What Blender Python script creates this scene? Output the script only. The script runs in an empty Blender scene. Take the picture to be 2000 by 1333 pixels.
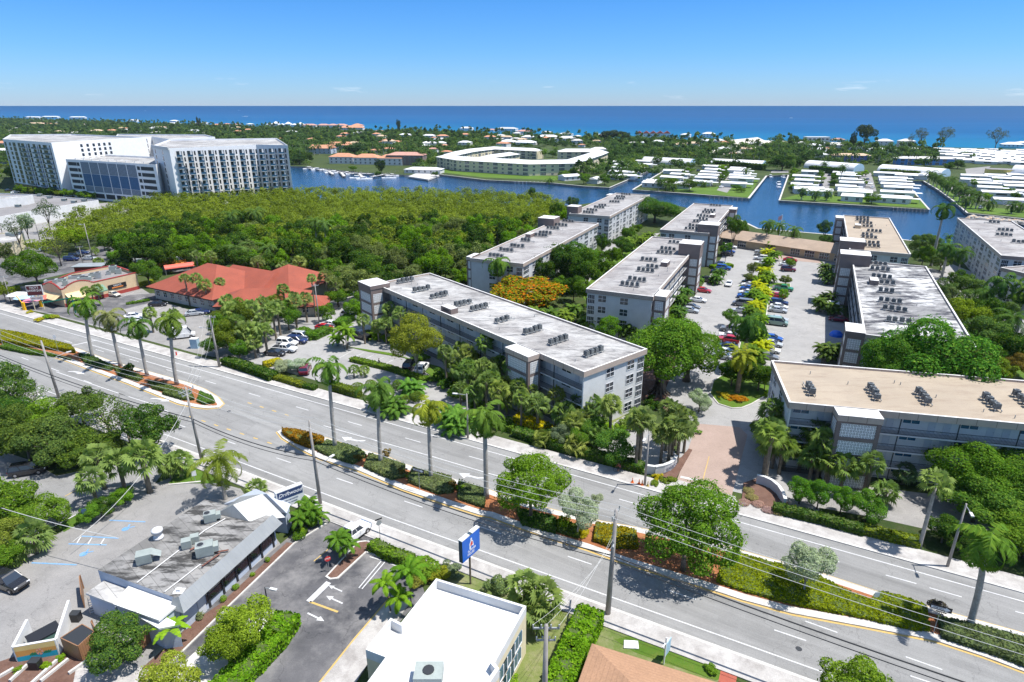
import bpy,bmesh,math,random
import numpy as np
from mathutils import Vector,Matrix
PI=math.pi
R=random.Random(7)
S=bpy.context.scene
COL=S.collection
F,H0,HOR=1222.0,51.1,460.0
TH=math.atan(HOR/F);CT,ST=math.cos(TH),math.sin(TH)
def G(px,py,z=0.0):
 """survey point of the photograph (2000 px wide) on the level plane z"""
 u,v=px-1000.0,py-666.5
 k=(H0-z)/(F*ST+v*CT)
 return(u*k,(F*CT-v*ST)*k)
def V3(px,py,z=0.0):
 a=G(px,py,z);return Vector((a[0],a[1],z))
def htop(bx,by,ty):
 """height of a vertical thing whose foot is at (bx,by) and whose top reaches image row ty"""
 y=G(bx,by)[1];v=ty-666.5
 return H0-y*(F*ST+v*CT)/(F*CT-v*ST)
cam=bpy.data.cameras.new('camera');co=bpy.data.objects.new('camera',cam);COL.objects.link(co)
co.location=(0,0,H0);co.rotation_euler=(PI/2-TH,0,0)
cam.sensor_width=36;cam.lens=F*36/2000;cam.clip_end=200000;cam.clip_start=1
S.camera=co
def tag(o,label=None,cat=None,group=None,kind=None):
 if label:o['label']=label
 if cat:o['category']=cat
 if group:o['group']=group
 if kind:o['kind']=kind
 return o
def thing(name,label,cat,loc=(0,0,0),rz=0.0,group=None):
 o=bpy.data.objects.new(name,None);COL.objects.link(o)
 o.location=loc;o.rotation_euler=(0,0,rz);o.empty_display_size=.2
 return tag(o,label,cat,group)
def obj(name,me,parent=None,loc=(0,0,0),rz=0.0,sc=None,color=None):
 o=bpy.data.objects.new(name,me);COL.objects.link(o)
 o.parent=parent;o.location=loc;o.rotation_euler=(0,0,rz)
 if sc:o.scale=sc
 if color:o.color=(*color,1)
 return o
class MB:
 def __init__(s):s.v,s.f,s.m,s.mats=[],[],[],[]
 def mi(s,mat):
  if mat not in s.mats:s.mats.append(mat)
  return s.mats.index(mat)
 def face(s,pts,mat):
  n=len(s.v);s.v+=[tuple(p)for p in pts];s.f.append(tuple(range(n,n+len(pts))));s.m.append(s.mi(mat));return s
 def prism(s,poly,z0,z1,mat,side=None,bottom=True):
  """poly counter-clockwise list of (x,y); z1 may be a list of heights"""
  a=sum(poly[i][0]*poly[(i+1)%len(poly)][1]-poly[(i+1)%len(poly)][0]*poly[i][1]for i in range(len(poly)))
  if a<0:poly=poly[::-1]
  n=len(poly);b=len(s.v);side=side or mat
  s.v+=[(x,y,z0)for x,y in poly]+[(x,y,z1)for x,y in poly]
  s.f.append(tuple(b+n+i for i in range(n)));s.m.append(s.mi(mat))
  if bottom:s.f.append(tuple(b+i for i in range(n))[::-1]);s.m.append(s.mi(side))
  for i in range(n):
   j=(i+1)%n;s.f.append((b+i,b+j,b+n+j,b+n+i));s.m.append(s.mi(side))
  return s
 def box(s,x0,x1,y0,y1,z0,z1,mat,side=None):
  return s.prism([(x0,y0),(x1,y0),(x1,y1),(x0,y1)],z0,z1,mat,side)
 def cbox(s,c,sx,sy,sz,mat,rz=0.0,rx=0.0):
  b=len(s.v);M=Matrix.Rotation(rz,3,'Z')@Matrix.Rotation(rx,3,'X')
  for dz in(-1,1):
   for dx,dy in((-1,-1),(1,-1),(1,1),(-1,1)):
    p=M@Vector((dx*sx/2,dy*sy/2,dz*sz/2));s.v.append((p.x+c[0],p.y+c[1],p.z+c[2]))
  for q in((4,5,6,7),(3,2,1,0),(0,1,5,4),(1,2,6,5),(2,3,7,6),(3,0,4,7)):
   s.f.append(tuple(b+i for i in q));s.m.append(s.mi(mat))
  return s
 def tube(s,pts,rad,mat,n=8,cap=True):
  pts=[Vector(p)for p in pts];b=len(s.v)
  rads=rad if isinstance(rad,(list,tuple))else[rad]*len(pts)
  for i,p in enumerate(pts):
   d=(pts[min(i+1,len(pts)-1)]-pts[max(i-1,0)]).normalized()
   a=Vector((0,0,1))if abs(d.z)<.9 else Vector((1,0,0))
   x=d.cross(a).normalized();y=x.cross(d).normalized()
   for k in range(n):
    t=2*PI*k/n;q=p+(x*math.cos(t)+y*math.sin(t))*rads[i];s.v.append(tuple(q))
  m=s.mi(mat)
  for i in range(len(pts)-1):
   for k in range(n):
    k2=(k+1)%n;s.f.append((b+i*n+k,b+i*n+k2,b+(i+1)*n+k2,b+(i+1)*n+k));s.m.append(m)
  if cap:
   s.f.append(tuple(b+k for k in range(n))[::-1]);s.m.append(m)
   e=b+(len(pts)-1)*n;s.f.append(tuple(e+k for k in range(n)));s.m.append(m)
  return s
 def lathe(s,c,prof,mat,n=12):
  return s.tube([(c[0],c[1],c[2]+z)for r,z in prof],[max(r,.001)for r,z in prof],mat,n)
 def hip(s,poly,z0,z1,mat,over=.0,ridge=.5):
  """hip roof over a 4 corner footprint given as a-b (long) b-c (short)"""
  a,b,c,d=[Vector((x,y))for x,y in poly]
  ce=(a+b+c+d)/4
  if over:
   a,b,c,d=[p+(p-ce).normalized()*over*1.4 for p in(a,b,c,d)]
  if(b-a).length<(c-b).length:a,b,c,d=b,c,d,a
  sh=(c-b).length*ridge;ux=(b-a).normalized()
  m1,m2=(a+d)/2+ux*sh,(b+c)/2-ux*sh
  if(m2-m1).dot(ux)<0:m1=m2=(m1+m2)/2
  A,B,C,D=[(p.x,p.y,z0)for p in(a,b,c,d)]
  M1,M2=(m1.x,m1.y,z1),(m2.x,m2.y,z1)
  cr=(b-a).x*(c-b).y-(b-a).y*(c-b).x
  for q in((A,B,M2,M1),(B,C,M2),(C,D,M1,M2),(D,A,M1),(D,C,B,A)):
   s.face(q if cr>0 else q[::-1],mat)
  return s
 def data(s,name,smooth=False):
  me=bpy.data.meshes.new(name);me.from_pydata(s.v,[],s.f)
  for m in s.mats:me.materials.append(m)
  me.polygons.foreach_set('material_index',s.m)
  if smooth:me.polygons.foreach_set('use_smooth',[True]*len(s.f))
  me.update();return me
 def build(s,name,parent=None,off=(0,0,0),smooth=False,**k):
  """vertices are in the parent's frame"""
  return obj(name,s.data(name,smooth),parent,off,**k)
def cells(name,parent,me,spots,color=None):
 for p in spots:obj(name,me,parent,p[:3],p[3]if len(p)>3 else 0,color=color)
def nt(name):
 m=bpy.data.materials.new(name);m.use_nodes=True;t=m.node_tree
 return m,t,t.nodes['Principled BSDF']
def N(t,typ,**k):
 n=t.nodes.new('ShaderNode'+typ)
 for a,b in k.items():
  if a[0]=='i' and a[1:].isdigit():n.inputs[int(a[1:])].default_value=b
  elif a in n.inputs:n.inputs[a].default_value=b
  else:setattr(n,a,b)
 return n
def rgb(c):return(c[0],c[1],c[2],1)if not isinstance(c,(int,float))else(c,c,c,1)
def ramp(t,src,stops,interp='LINEAR'):
 n=N(t,'ValToRGB');n.color_ramp.interpolation=interp;e=n.color_ramp.elements
 while len(e)>2:e.remove(e[-1])
 for i,(p,c)in enumerate(stops):
  q=e[i]if i<2 else e.new(p);q.position=p;q.color=rgb(c)
 t.links.new(src,n.inputs[0]);return n.outputs[0]
def pos(t,scale=(1,1,1),rot=0.0):
 g=N(t,'NewGeometry');mp=N(t,'Mapping');mp.inputs['Scale'].default_value=scale;mp.inputs['Rotation'].default_value=(0,0,rot)
 t.links.new(g.outputs['Position'],mp.inputs[0]);return mp.outputs[0]
def noise(t,vec,scale,detail=3,rough=.6,dist=0.0):
 n=N(t,'TexNoise',Scale=scale,Detail=detail,Roughness=rough,Distortion=dist)
 t.links.new(vec,n.inputs['Vector']);return n.outputs['Fac']
def mixc(t,fac,a,b,mode='MIX'):
 n=N(t,'Mix',data_type='RGBA',blend_type=mode)
 for s,x in((0,fac),(6,a),(7,b)):
  if isinstance(x,bpy.types.NodeSocket):t.links.new(x,n.inputs[s])
  elif s==0:n.inputs[0].default_value=x
  else:n.inputs[s].default_value=rgb(x)
 return n.outputs[2]
def bump(t,p,h,dist=.05,strength=1.0):
 b=N(t,'Bump');b.inputs['Distance'].default_value=dist;b.inputs['Strength'].default_value=strength
 t.links.new(h,b.inputs['Height']);t.links.new(b.outputs[0],p.inputs['Normal'])
def mat(name,c,rough=.7,var=.15,scale=.6,spec=.3,metal=0.0,fine=8.0):
 """paint-like surface with large and fine wear of its own colour"""
 m,t,p=nt(name);P=pos(t)
 a=noise(t,P,scale,4);b=noise(t,P,fine,2)
 lo=[max(0,x*(1-var*1.6))for x in c];hi=[min(1,x*(1+var))for x in c]
 ca=ramp(t,a,((.3,lo),(.7,hi)))
 cb=ramp(t,b,((.3,1-var*.7),(.7,1.0)))
 t.links.new(mixc(t,1.0,ca,cb,'MULTIPLY'),p.inputs['Base Color'])
 p.inputs['Roughness'].default_value=rough;p.inputs['Specular IOR Level'].default_value=spec;p.inputs['Metallic'].default_value=metal
 return m
def ground(name,c1,c2,c3=None,s1=.05,s2=1.2,s3=14,rough=.9,bmp=.02,crack=False,k3=.5,wear=0):
 m,t,p=nt(name);P=pos(t)
 a=noise(t,P,s1,5,.65);b=noise(t,P,s2,4,.7);f=noise(t,P,s3,2)
 c=ramp(t,a,((.32,c1),(.68,c2)))
 c=mixc(t,ramp(t,b,((.45,0),(.7,k3))),c,c3 or c1)
 c=mixc(t,.35,c,ramp(t,f,((.3,.35),(.75,1.0))),'MULTIPLY')
 if crack:
  v=N(t,'TexVoronoi',feature='DISTANCE_TO_EDGE',Scale=.12);w=mixc(t,.12,P,N(t,'TexNoise',Scale=.6).outputs['Color'])
  nn=N(t,'TexNoise',Scale=.5,Detail=4.0);t.links.new(P,nn.inputs['Vector'])
  va=N(t,'VectorMath',operation='MULTIPLY_ADD');t.links.new(nn.outputs['Color'],va.inputs[0]);va.inputs[1].default_value=(4,4,4);t.links.new(P,va.inputs[2])
  t.links.new(va.outputs[0],v.inputs['Vector'])
  c=mixc(t,ramp(t,v.outputs['Distance'],((.0,.55),(.006,0))),c,[x*.45 for x in c1])
 if wear:
  m1=N(t,'Mapping');m1.inputs['Rotation'].default_value=(0,0,.55);m1.inputs['Scale'].default_value=(1,1,1);t.links.new(P,m1.inputs[0])
  m2=N(t,'Mapping');m2.inputs['Scale'].default_value=(.012,.55,1);t.links.new(m1.outputs[0],m2.inputs[0]);wn=noise(t,m2.outputs[0],1.0,5,.7)
  c=mixc(t,1.0,c,ramp(t,wn,((.35,1-wear),(.65,1.08))),'MULTIPLY')
  m3=N(t,'Mapping');m3.inputs['Scale'].default_value=(.05,.28,1);t.links.new(m1.outputs[0],m3.inputs[0]);vv=N(t,'TexVoronoi',distance='CHEBYCHEV',Scale=1.0);t.links.new(m3.outputs[0],vv.inputs['Vector'])
  sp=N(t,'SeparateColor');t.links.new(vv.outputs['Color'],sp.inputs[0]);c=mixc(t,1.0,c,ramp(t,sp.outputs[0],((0,.90),(.12,.91),(.13,1.0),(1,1.03)),'CONSTANT'),'MULTIPLY')
 t.links.new(c,p.inputs['Base Color']);p.inputs['Roughness'].default_value=rough;p.inputs['Specular IOR Level'].default_value=.2
 if bmp:bump(t,p,f,bmp)
 return m
def stripes(name,c,c2,freq,axis=0,sharp=.1,rough=.5,local=True,var=.1,metal=0.0):
 """thin seams every 1/freq metres along an axis"""
 m,t,p=nt(name)
 tc=N(t,'TexCoord');sx=N(t,'SeparateXYZ');t.links.new(tc.outputs['Object'],sx.inputs[0])
 mu=N(t,'Math',operation='MULTIPLY',i1=freq);t.links.new(sx.outputs[axis],mu.inputs[0])
 fr=N(t,'Math',operation='FRACT');t.links.new(mu.outputs[0],fr.inputs[0])
 P=pos(t);a=noise(t,P,.5,4)
 base=ramp(t,a,((.3,[x*(1-var)for x in c]),(.7,[min(1,x*(1+var))for x in c])))
 t.links.new(mixc(t,ramp(t,fr.outputs[0],((sharp,1),(sharp+.02,0))),base,c2),p.inputs['Base Color'])
 p.inputs['Roughness'].default_value=rough;p.inputs['Metallic'].default_value=metal
 return m
def foliage(name,trans=.35,rough=.55,var=.45,flower=None):
 """leaf colour comes from the object's own colour, varied leaf by leaf"""
 m,t,p=nt(name);t.nodes.remove(p)
 oi=N(t,'ObjectInfo');at=N(t,'Attribute',attribute_name='v')
 f=ramp(t,at.outputs['Fac'],((0,1-var),(.5,1.0),(1,1+var)))
 hs=mixc(t,ramp(t,at.outputs['Fac'],((.55,0),(1,.35))),oi.outputs['Color'],(.16,.17,.02))
 c=mixc(t,1.0,mixc(t,1.0,hs,f,'MULTIPLY'),(1.38,1.33,1.15),'MULTIPLY')
 if flower:
  c=mixc(t,ramp(t,at.outputs['Fac'],((.70,0),(.72,1)),'CONSTANT'),c,flower)
 d=N(t,'BsdfDiffuse');tr=N(t,'BsdfTranslucent');g=N(t,'BsdfGlossy',Roughness=rough);g.inputs['Color'].default_value=(.5,.5,.5,1)
 t.links.new(c,d.inputs[0]);t.links.new(mixc(t,.6,c,(1.2,1.3,.5),'MULTIPLY'),tr.inputs[0])
 m1=N(t,'MixShader',i0=trans);t.links.new(d.outputs[0],m1.inputs[1]);t.links.new(tr.outputs[0],m1.inputs[2])
 t.nodes.remove(g);t.links.new(m1.outputs[0],t.nodes['Material Output'].inputs[0]);return m
def flat(name,c,rough=.5,spec=.4,metal=0.0,coat=0.0,objcol=False):
 m,t,p=nt(name);p.inputs['Base Color'].default_value=rgb(c);p.inputs['Roughness'].default_value=rough
 p.inputs['Specular IOR Level'].default_value=spec;p.inputs['Metallic'].default_value=metal;p.inputs['Coat Weight'].default_value=coat
 if objcol:
  oi=N(t,'ObjectInfo');P=pos(t);a=noise(t,P,3,3)
  t.links.new(mixc(t,1.0,oi.outputs['Color'],ramp(t,a,((.3,.86),(.7,1.0))),'MULTIPLY'),p.inputs['Base Color'])
 return m
M={}
M['asphalt']=ground('asphalt_road',(.255,.252,.245),(.30,.297,.29),(.21,.208,.203),s1=.03,s2=.25,s3=9,bmp=0,crack=True,wear=.2)
M['dark_asphalt']=ground('dark_asphalt',(.055,.056,.062),(.17,.165,.17),(.25,.24,.235),s1=.09,s2=.22,s3=9,bmp=0,crack=True,k3=.8)
M['lot']=ground('concrete_lot',(.29,.285,.28),(.37,.36,.35),(.23,.225,.22),s1=.05,s2=.35,s3=7,bmp=0,crack=True)
M['old_lot']=ground('old_lot',(.24,.235,.23),(.32,.305,.29),(.17,.165,.16),s1=.06,s2=.3,s3=7,bmp=0,crack=True)
M['walk']=ground('sidewalk_concrete',(.36,.34,.32),(.52,.50,.48),(.24,.22,.21),s1=.2,s2=.5,s3=10,bmp=0,k3=.7)
M['kerb']=ground('kerb_concrete',(.5,.48,.45),(.62,.6,.57),(.35,.33,.3),s1=.3,s2=1,s3=10,bmp=0)
M['paint']=ground('white_road_paint',(.54,.54,.54),(.64,.64,.64),(.36,.36,.37),s1=.4,s2=2.5,s3=20,bmp=0)
M['ypaint']=ground('yellow_road_paint',(.50,.34,.10),(.58,.4,.14),(.36,.3,.2),s1=.4,s2=2.5,s3=20,bmp=0)
M['bpaint']=ground('blue_road_paint',(.12,.28,.5),(.2,.38,.6),(.3,.35,.4),s1=.4,s2=2.5,s3=20,bmp=0)
M['grass']=ground('lawn_grass',(.06,.13,.012),(.10,.18,.018),(.14,.16,.03),s1=.06,s2=.8,s3=16,bmp=.05)
M['scrub']=ground('scrub_ground',(.03,.055,.012),(.06,.09,.02),(.09,.08,.04),s1=.05,s2=.5,s3=6,bmp=.1)
M['drygrass']=ground('dry_grass',(.12,.17,.04),(.2,.22,.07),(.33,.28,.2),s1=.15,s2=.6,s3=16,bmp=.05)
M['mulch']=ground('red_mulch',(.30,.11,.045),(.42,.18,.08),(.18,.07,.04),s1=.4,s2=2,s3=20,bmp=.05)
M['bmulch']=ground('brown_mulch',(.14,.075,.055),(.2,.12,.09),(.09,.05,.04),s1=.4,s2=2,s3=20,bmp=.05)
M['sand']=ground('sand',(.62,.56,.46),(.7,.65,.56),(.5,.45,.38),s1=.02,s2=.3,s3=4,bmp=0)
M['seawall']=mat('seawall_concrete',(.34,.32,.29),var=.3)
M['white']=mat('white_stucco',(.62,.62,.61),var=.06)
M['hotelw']=mat('hotel_white',(.80,.80,.80),var=.04)
M['offwhite']=mat('offwhite_stucco',(.52,.52,.52),var=.06)
M['cream']=mat('cream_stucco',(.66,.58,.40),var=.07)
M['tan']=mat('tan_stucco',(.58,.44,.28),var=.06)
M['taupe']=mat('taupe_stucco',(.20,.155,.14),var=.08)
M['fascia']=stripes('fascia_panels',(.42,.34,.285),(.2,.16,.14),.42,0,.03)
M['coping']=mat('roof_coping',(.62,.61,.6),var=.12)
M['bluegray']=mat('blue_gray_wall',(.42,.47,.56),var=.06)
M['darkbrown']=mat('dark_brown_trim',(.06,.035,.025),var=.1)
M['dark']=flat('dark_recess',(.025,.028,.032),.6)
M['black']=flat('black_metal',(.02,.02,.022),.4)
M['rail']=flat('railing_metal',(.035,.04,.045),.45)
M['glass']=flat('window_glass',(.02,.03,.045),.08,.8)
M['bglass']=flat('blue_window_glass',(.03,.10,.18),.12,.8)
M['frame']=flat('window_frame',(.7,.7,.7),.5)
M['door']=mat('door_paint',(.5,.52,.55),var=.05)
M['metal']=mat('grey_metal',(.36,.38,.38),.45,var=.12,metal=.3)
M['unit']=mat('condenser_housing',(.09,.1,.105),.6,var=.2)
M['unit2']=mat('rooftop_unit_housing',(.30,.335,.315),.5,var=.12)
M['pole']=mat('pole_concrete',(.30,.28,.26),var=.15)
M['wire']=flat('wire',(.03,.03,.03),.6)
M['lwire']=flat('light_wire',(.5,.5,.48),.5)
M['bark']=mat('bark',(.16,.13,.10),var=.3)
M['ptrunk']=mat('palm_trunk',(.34,.32,.29),var=.15,scale=2)
M['strunk']=mat('sabal_trunk',(.2,.165,.12),var=.25,scale=2)
M['leaf']=foliage('leaf',.4)
M['palmleaf']=foliage('palm_leaf',.4,.35,.3)
M['flame']=foliage('flame_tree_leaf',.3,flower=(.46,.15,.01))
M['green']=flat('crownshaft_green',(.12,.22,.05),.5)
M['wood']=stripes('wood_boards',(.27,.14,.07),(.08,.04,.02),4,0,.08)
M['red']=mat('red_trim',(.34,.055,.045),var=.1)
M['pavers']=ground('brick_pavers',(.33,.25,.21),(.39,.295,.25),(.28,.2,.17),s1=.3,s2=3,s3=18,bmp=0)
M['redpath']=ground('red_path',(.34,.09,.06),(.4,.12,.08),(.28,.07,.05),s1=.3,s2=3,s3=18,bmp=0)
def shingle(name,c,s=1.0):
 m,t,p=nt(name);P=pos(t);a=noise(t,P,.25,4);b=noise(t,P,5*s,3,.7)
 tc=N(t,'NewGeometry');sx=N(t,'SeparateXYZ');t.links.new(tc.outputs['Position'],sx.inputs[0])
 mu=N(t,'Math',operation='MULTIPLY',i1=5.0*s);t.links.new(sx.outputs[2],mu.inputs[0]);fr=N(t,'Math',operation='FRACT');t.links.new(mu.outputs[0],fr.inputs[0])
 cc=ramp(t,a,((.3,[x*.86 for x in c]),(.7,[min(1,x*1.1)for x in c])))
 cc=mixc(t,1.0,cc,ramp(t,b,((.3,.72),(.7,1.0))),'MULTIPLY')
 cc=mixc(t,ramp(t,fr.outputs[0],((.0,.35),(.25,0))),cc,[x*.4 for x in c])
 t.links.new(cc,p.inputs['Base Color']);p.inputs['Roughness'].default_value=.85;return m
M['rshingle']=shingle('red_shingles',(.31,.072,.04))
M['bshingle']=shingle('brown_shingles',(.42,.24,.14))
M['tshingle']=shingle('tan_shingles',(.36,.27,.20),.6)
M['otile']=shingle('orange_tiles',(.56,.26,.15),.4)
M['ptile']=shingle('pink_tiles',(.52,.28,.22),.4)
M['ttile']=shingle('sand_tiles',(.58,.42,.28),.4)
M['gtile']=shingle('pale_grey_tiles',(.55,.53,.5),.4)
M['wroof']=mat('white_metal_roof',(.66,.66,.66),.5,var=.08,scale=.15)
M['gravel']=ground('gravel_roof',(.22,.21,.21),(.28,.27,.27),(.17,.16,.16),s1=.05,s2=.25,s3=5,bmp=0)
def roofmat(name,base,dirt,amt=.5,dark=(.06,.06,.065),ang=0.0,panels=True):
 m,t,p=nt(name);P=pos(t,(1,1,1),ang);Q=pos(t,(.35,1.4,1),ang)
 a=noise(t,P,.09,5,.7);b=noise(t,Q,.45,5,.75);f=noise(t,P,6,2)
 c=mixc(t,ramp(t,a,((.43,0),(.53 if amt>.9 else .58,amt))),base,dirt)
 c=mixc(t,ramp(t,b,((.48 if amt>.9 else .49,0),(.58 if amt>.9 else .68,min(1,amt*1.15)))),c,dark)
 if panels:
  br=N(t,'TexBrick',Scale=1.0,offset=.5);t.links.new(P,br.inputs['Vector'])
  br.inputs['Brick Width'].default_value=9;br.inputs['Row Height'].default_value=1.0;br.inputs['Mortar Size'].default_value=.03
  br.inputs['Color1'].default_value=(1,1,1,1);br.inputs['Color2'].default_value=(.86,.86,.87,1);br.inputs['Mortar'].default_value=(.55,.55,.55,1)
  c=mixc(t,1.0,c,br.outputs['Color'],'MULTIPLY')
 c=mixc(t,.2,c,ramp(t,f,((.3,.4),(.7,1.0))),'MULTIPLY')
 t.links.new(c,p.inputs['Base Color']);p.inputs['Roughness'].default_value=.85;return m
M['roof_w']=roofmat('weathered_white_roof',(.47,.46,.44),(.25,.235,.225),.8,ang=.7)
M['roof_g']=roofmat('weathered_grey_roof',(.38,.365,.35),(.23,.21,.20),.75,(.12,.11,.12),ang=-.4)
M['roof_s']=roofmat('stained_white_roof',(.56,.555,.54),(.22,.215,.21),.92,(.04,.04,.05),ang=-.4)
M['roof_t']=roofmat('tan_coated_roof',(.365,.30,.225),(.30,.245,.185),.6,(.25,.19,.14),panels=False)
M['roof_b']=roofmat('bright_white_roof',(.68,.68,.67),(.55,.55,.54),.5,(.25,.235,.22),panels=False)
M['roof_d']=roofmat('patched_grey_roof',(.27,.262,.25),(.16,.155,.145),.92,(.045,.043,.04),ang=.75)
def breeze(name):
 m,t,p=nt(name);tc=N(t,'TexCoord');w=N(t,'TexVoronoi',Scale=2.4,feature='F1',distance='CHEBYCHEV',voronoi_dimensions='2D');w.inputs['Randomness'].default_value=0
 sx=N(t,'SeparateXYZ');t.links.new(tc.outputs['Object'],sx.inputs[0]);ad=N(t,'Math',operation='ADD');t.links.new(sx.outputs[0],ad.inputs[0]);t.links.new(sx.outputs[1],ad.inputs[1])
 cm=N(t,'CombineXYZ');t.links.new(ad.outputs[0],cm.inputs[0]);t.links.new(sx.outputs[2],cm.inputs[1]);t.links.new(cm.outputs[0],w.inputs['Vector'])
 t.links.new(ramp(t,w.outputs['Distance'],((.0,.78),(.17,.78),(.18,.16),(.34,.16),(.35,.78),(1,.78)),'CONSTANT'),p.inputs['Base Color'])
 return m
M['breeze']=breeze('breeze_blocks')
M['carpaint']=flat('car_paint',.5,.25,.5,coat=.6,objcol=True)
M['tyre']=flat('tyre',(.02,.02,.02),.8)
M['hub']=flat('hub',(.4,.4,.42),.3,metal=.8)
M['lamp']=flat('lamp_glass',(.8,.8,.8),.15)
M['tail']=flat('tail_lamp',(.45,.02,.02),.2)
M['skin']=flat('skin',(.45,.25,.17),.6)
def colmat(name,c,rough=.6):return mat(name,c,rough,var=.06)
def water():
 m,t,p=nt('canal_water');P=pos(t,(.25,1.1,1),-.3);n=noise(t,P,.8,4,.6)
 Q=pos(t);a=noise(t,Q,.012,3)
 t.links.new(ramp(t,a,((.35,(.006,.028,.065)),(.7,(.01,.055,.13)))),p.inputs['Base Color'])
 p.inputs['Roughness'].default_value=.12;p.inputs['IOR'].default_value=1.33;bump(t,p,n,.25,.6);return m
M['water']=water()
def sea():
 m,t,p=nt('sea_water');g=N(t,'NewGeometry');sx=N(t,'SeparateXYZ');t.links.new(g.outputs['Position'],sx.inputs[0])
 # distance off the beach (the coast runs obliquely); shallow sand makes the inshore water turquoise
 mx=N(t,'Math',operation='MULTIPLY',i1=.61);t.links.new(sx.outputs[0],mx.inputs[0])
 ad=N(t,'Math',operation='ADD');t.links.new(mx.outputs[0],ad.inputs[0]);t.links.new(sx.outputs[1],ad.inputs[1])
 P=pos(t,(.0004,.004,1));n1=noise(t,P,1,5,.7,.4)
 nm=N(t,'Math',operation='MULTIPLY_ADD',i1=500.0);t.links.new(n1,nm.inputs[0]);t.links.new(ad.outputs[0],nm.inputs[2])
 dv=N(t,'Math',operation='DIVIDE',i1=9000.0);t.links.new(nm.outputs[0],dv.inputs[0])
 c=ramp(t,dv.outputs[0],((.135,(.006,.18,.24)),(.17,(.001,.115,.22)),(.24,(.0,.068,.18)),(.5,(.0,.045,.14)),(1,(.0,.042,.125))))
 P2=pos(t,(.0006,.02,1));n2=noise(t,P2,1,4,.7);c=mixc(t,ramp(t,n2,((.48,0),(.7,.5))),c,(.02,.12,.30))
 t.links.new(c,p.inputs['Base Color']);p.inputs['Roughness'].default_value=.5;p.inputs['Specular IOR Level'].default_value=.06;return m
M['sea']=sea()
W=bpy.data.worlds.new('World');S.world=W;W.use_nodes=True;t=W.node_tree
EL,AZ=math.radians(66),math.radians(95)
sk=t.nodes.new('ShaderNodeTexSky');sk.sky_type='NISHITA';sk.sun_disc=False;sk.sun_elevation=EL;sk.sun_rotation=AZ
sk.altitude=0;sk.air_density=1.0;sk.dust_density=.2;sk.ozone_density=2.0
bg=t.nodes['Background'];bg.inputs[1].default_value=.135
tc=N(t,'TexCoord');sx=N(t,'SeparateXYZ');t.links.new(tc.outputs['Generated'],sx.inputs[0])
gain=ramp(t,sx.outputs[2],((0,(.32,.445,.76)),(.02,(.28,.44,.76)),(.07,(.215,.42,.74)),(.16,(.15,.39,.72)),(.5,(1.06,1.0,.93))))
# thin fair weather clouds low over the sea
mp=N(t,'Mapping');mp.inputs['Scale'].default_value=(14,14,95);t.links.new(tc.outputs['Generated'],mp.inputs[0])
cn=noise(t,mp.outputs[0],1.0,5,.6);hm=ramp(t,sx.outputs[2],((.006,0),(.014,1),(.026,1),(.04,0)));cl=ramp(t,cn,((.62,0),(.78,.3)))
mk=N(t,'Math',operation='MULTIPLY');t.links.new(hm,mk.inputs[0]);t.links.new(cl,mk.inputs[1])
skc=mixc(t,1.0,sk.outputs[0],gain,'MULTIPLY');t.links.new(mixc(t,mk.outputs[0],skc,(6.2,6.3,6.6)),bg.inputs[0])
sl=bpy.data.lights.new('sun','SUN');sl.energy=4.7;sl.angle=math.radians(.5);sl.color=(1,.965,.91)
so=bpy.data.objects.new('sun',sl);COL.objects.link(so)
sd=Vector((math.sin(AZ)*math.cos(EL),math.cos(AZ)*math.cos(EL),math.sin(EL)))
so.rotation_euler=sd.to_track_quat('Z','Y').to_euler();so.location=(0,0,200)
S.view_settings.view_transform='Standard';S.view_settings.look='None';S.view_settings.exposure=.70;S.view_settings.gamma=1
S.cycles.max_bounces=5;S.cycles.diffuse_bounces=2;S.cycles.glossy_bounces=2;S.cycles.transmission_bounces=2;S.cycles.transparent_max_bounces=4
S.cycles.use_adaptive_sampling=True;S.cycles.adaptive_threshold=.02;S.cycles.use_denoising=True;S.cycles.caustics_reflective=False
# ================================================================ SETTING
def px(poly,z=0.0):return[G(x,y,z)for x,y in poly]
def sheet(name,poly,z,m,depth=0.0,side=None,world=False,label=None):
 P=poly if world else px(poly)
 mb=MB()
 if depth:mb.prism(P,z-depth,z,m,side or m)
 else:
  a=sum(P[i][0]*P[(i+1)%len(P)][1]-P[(i+1)%len(P)][0]*P[i][1]for i in range(len(P)))
  mb.face([(x,y,z)for x,y in(P if a>0 else P[::-1])],m)
 o=mb.build(name);tag(o,kind='structure');return o
 # water: one sheet under everything, sea beyond the barrier island
JN=px([(-900,262),(500,280),(1000,288),(1400,298),(1700,306),(2000,330),(2600,370)])
sheet('canal_water',[(-3500,-200),(3500,-200),(3500,300)]+JN[::-1]+[(-3500,1800)],-1.3,M['water'],world=True)
sheet('sea',[(-3500,1800)]+JN+[(3500,300),(3500,-200),(90000,-200),(90000,90000),(-90000,90000),(-90000,1800)],-1.304,M['sea'],world=True)
# mainland
SH=[(-900,318),(0,323),(300,330),(480,340),(545,362),(572,385),(600,392),(750,392),(930,396),(1060,404),(1130,400)]
shore=px(SH)+[G(1225,388),G(1290,395),G(1440,428),G(1480,447),G(1622,459),G(1765,469),G(1866,480),G(2300,510)]
main=[(-3000,-150),(900,-150),(900,150)]+shore[::-1]+[(-3500,700)]
sheet('ground',main,0,M['scrub'],3.0,M['seawall'],world=True)
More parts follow.
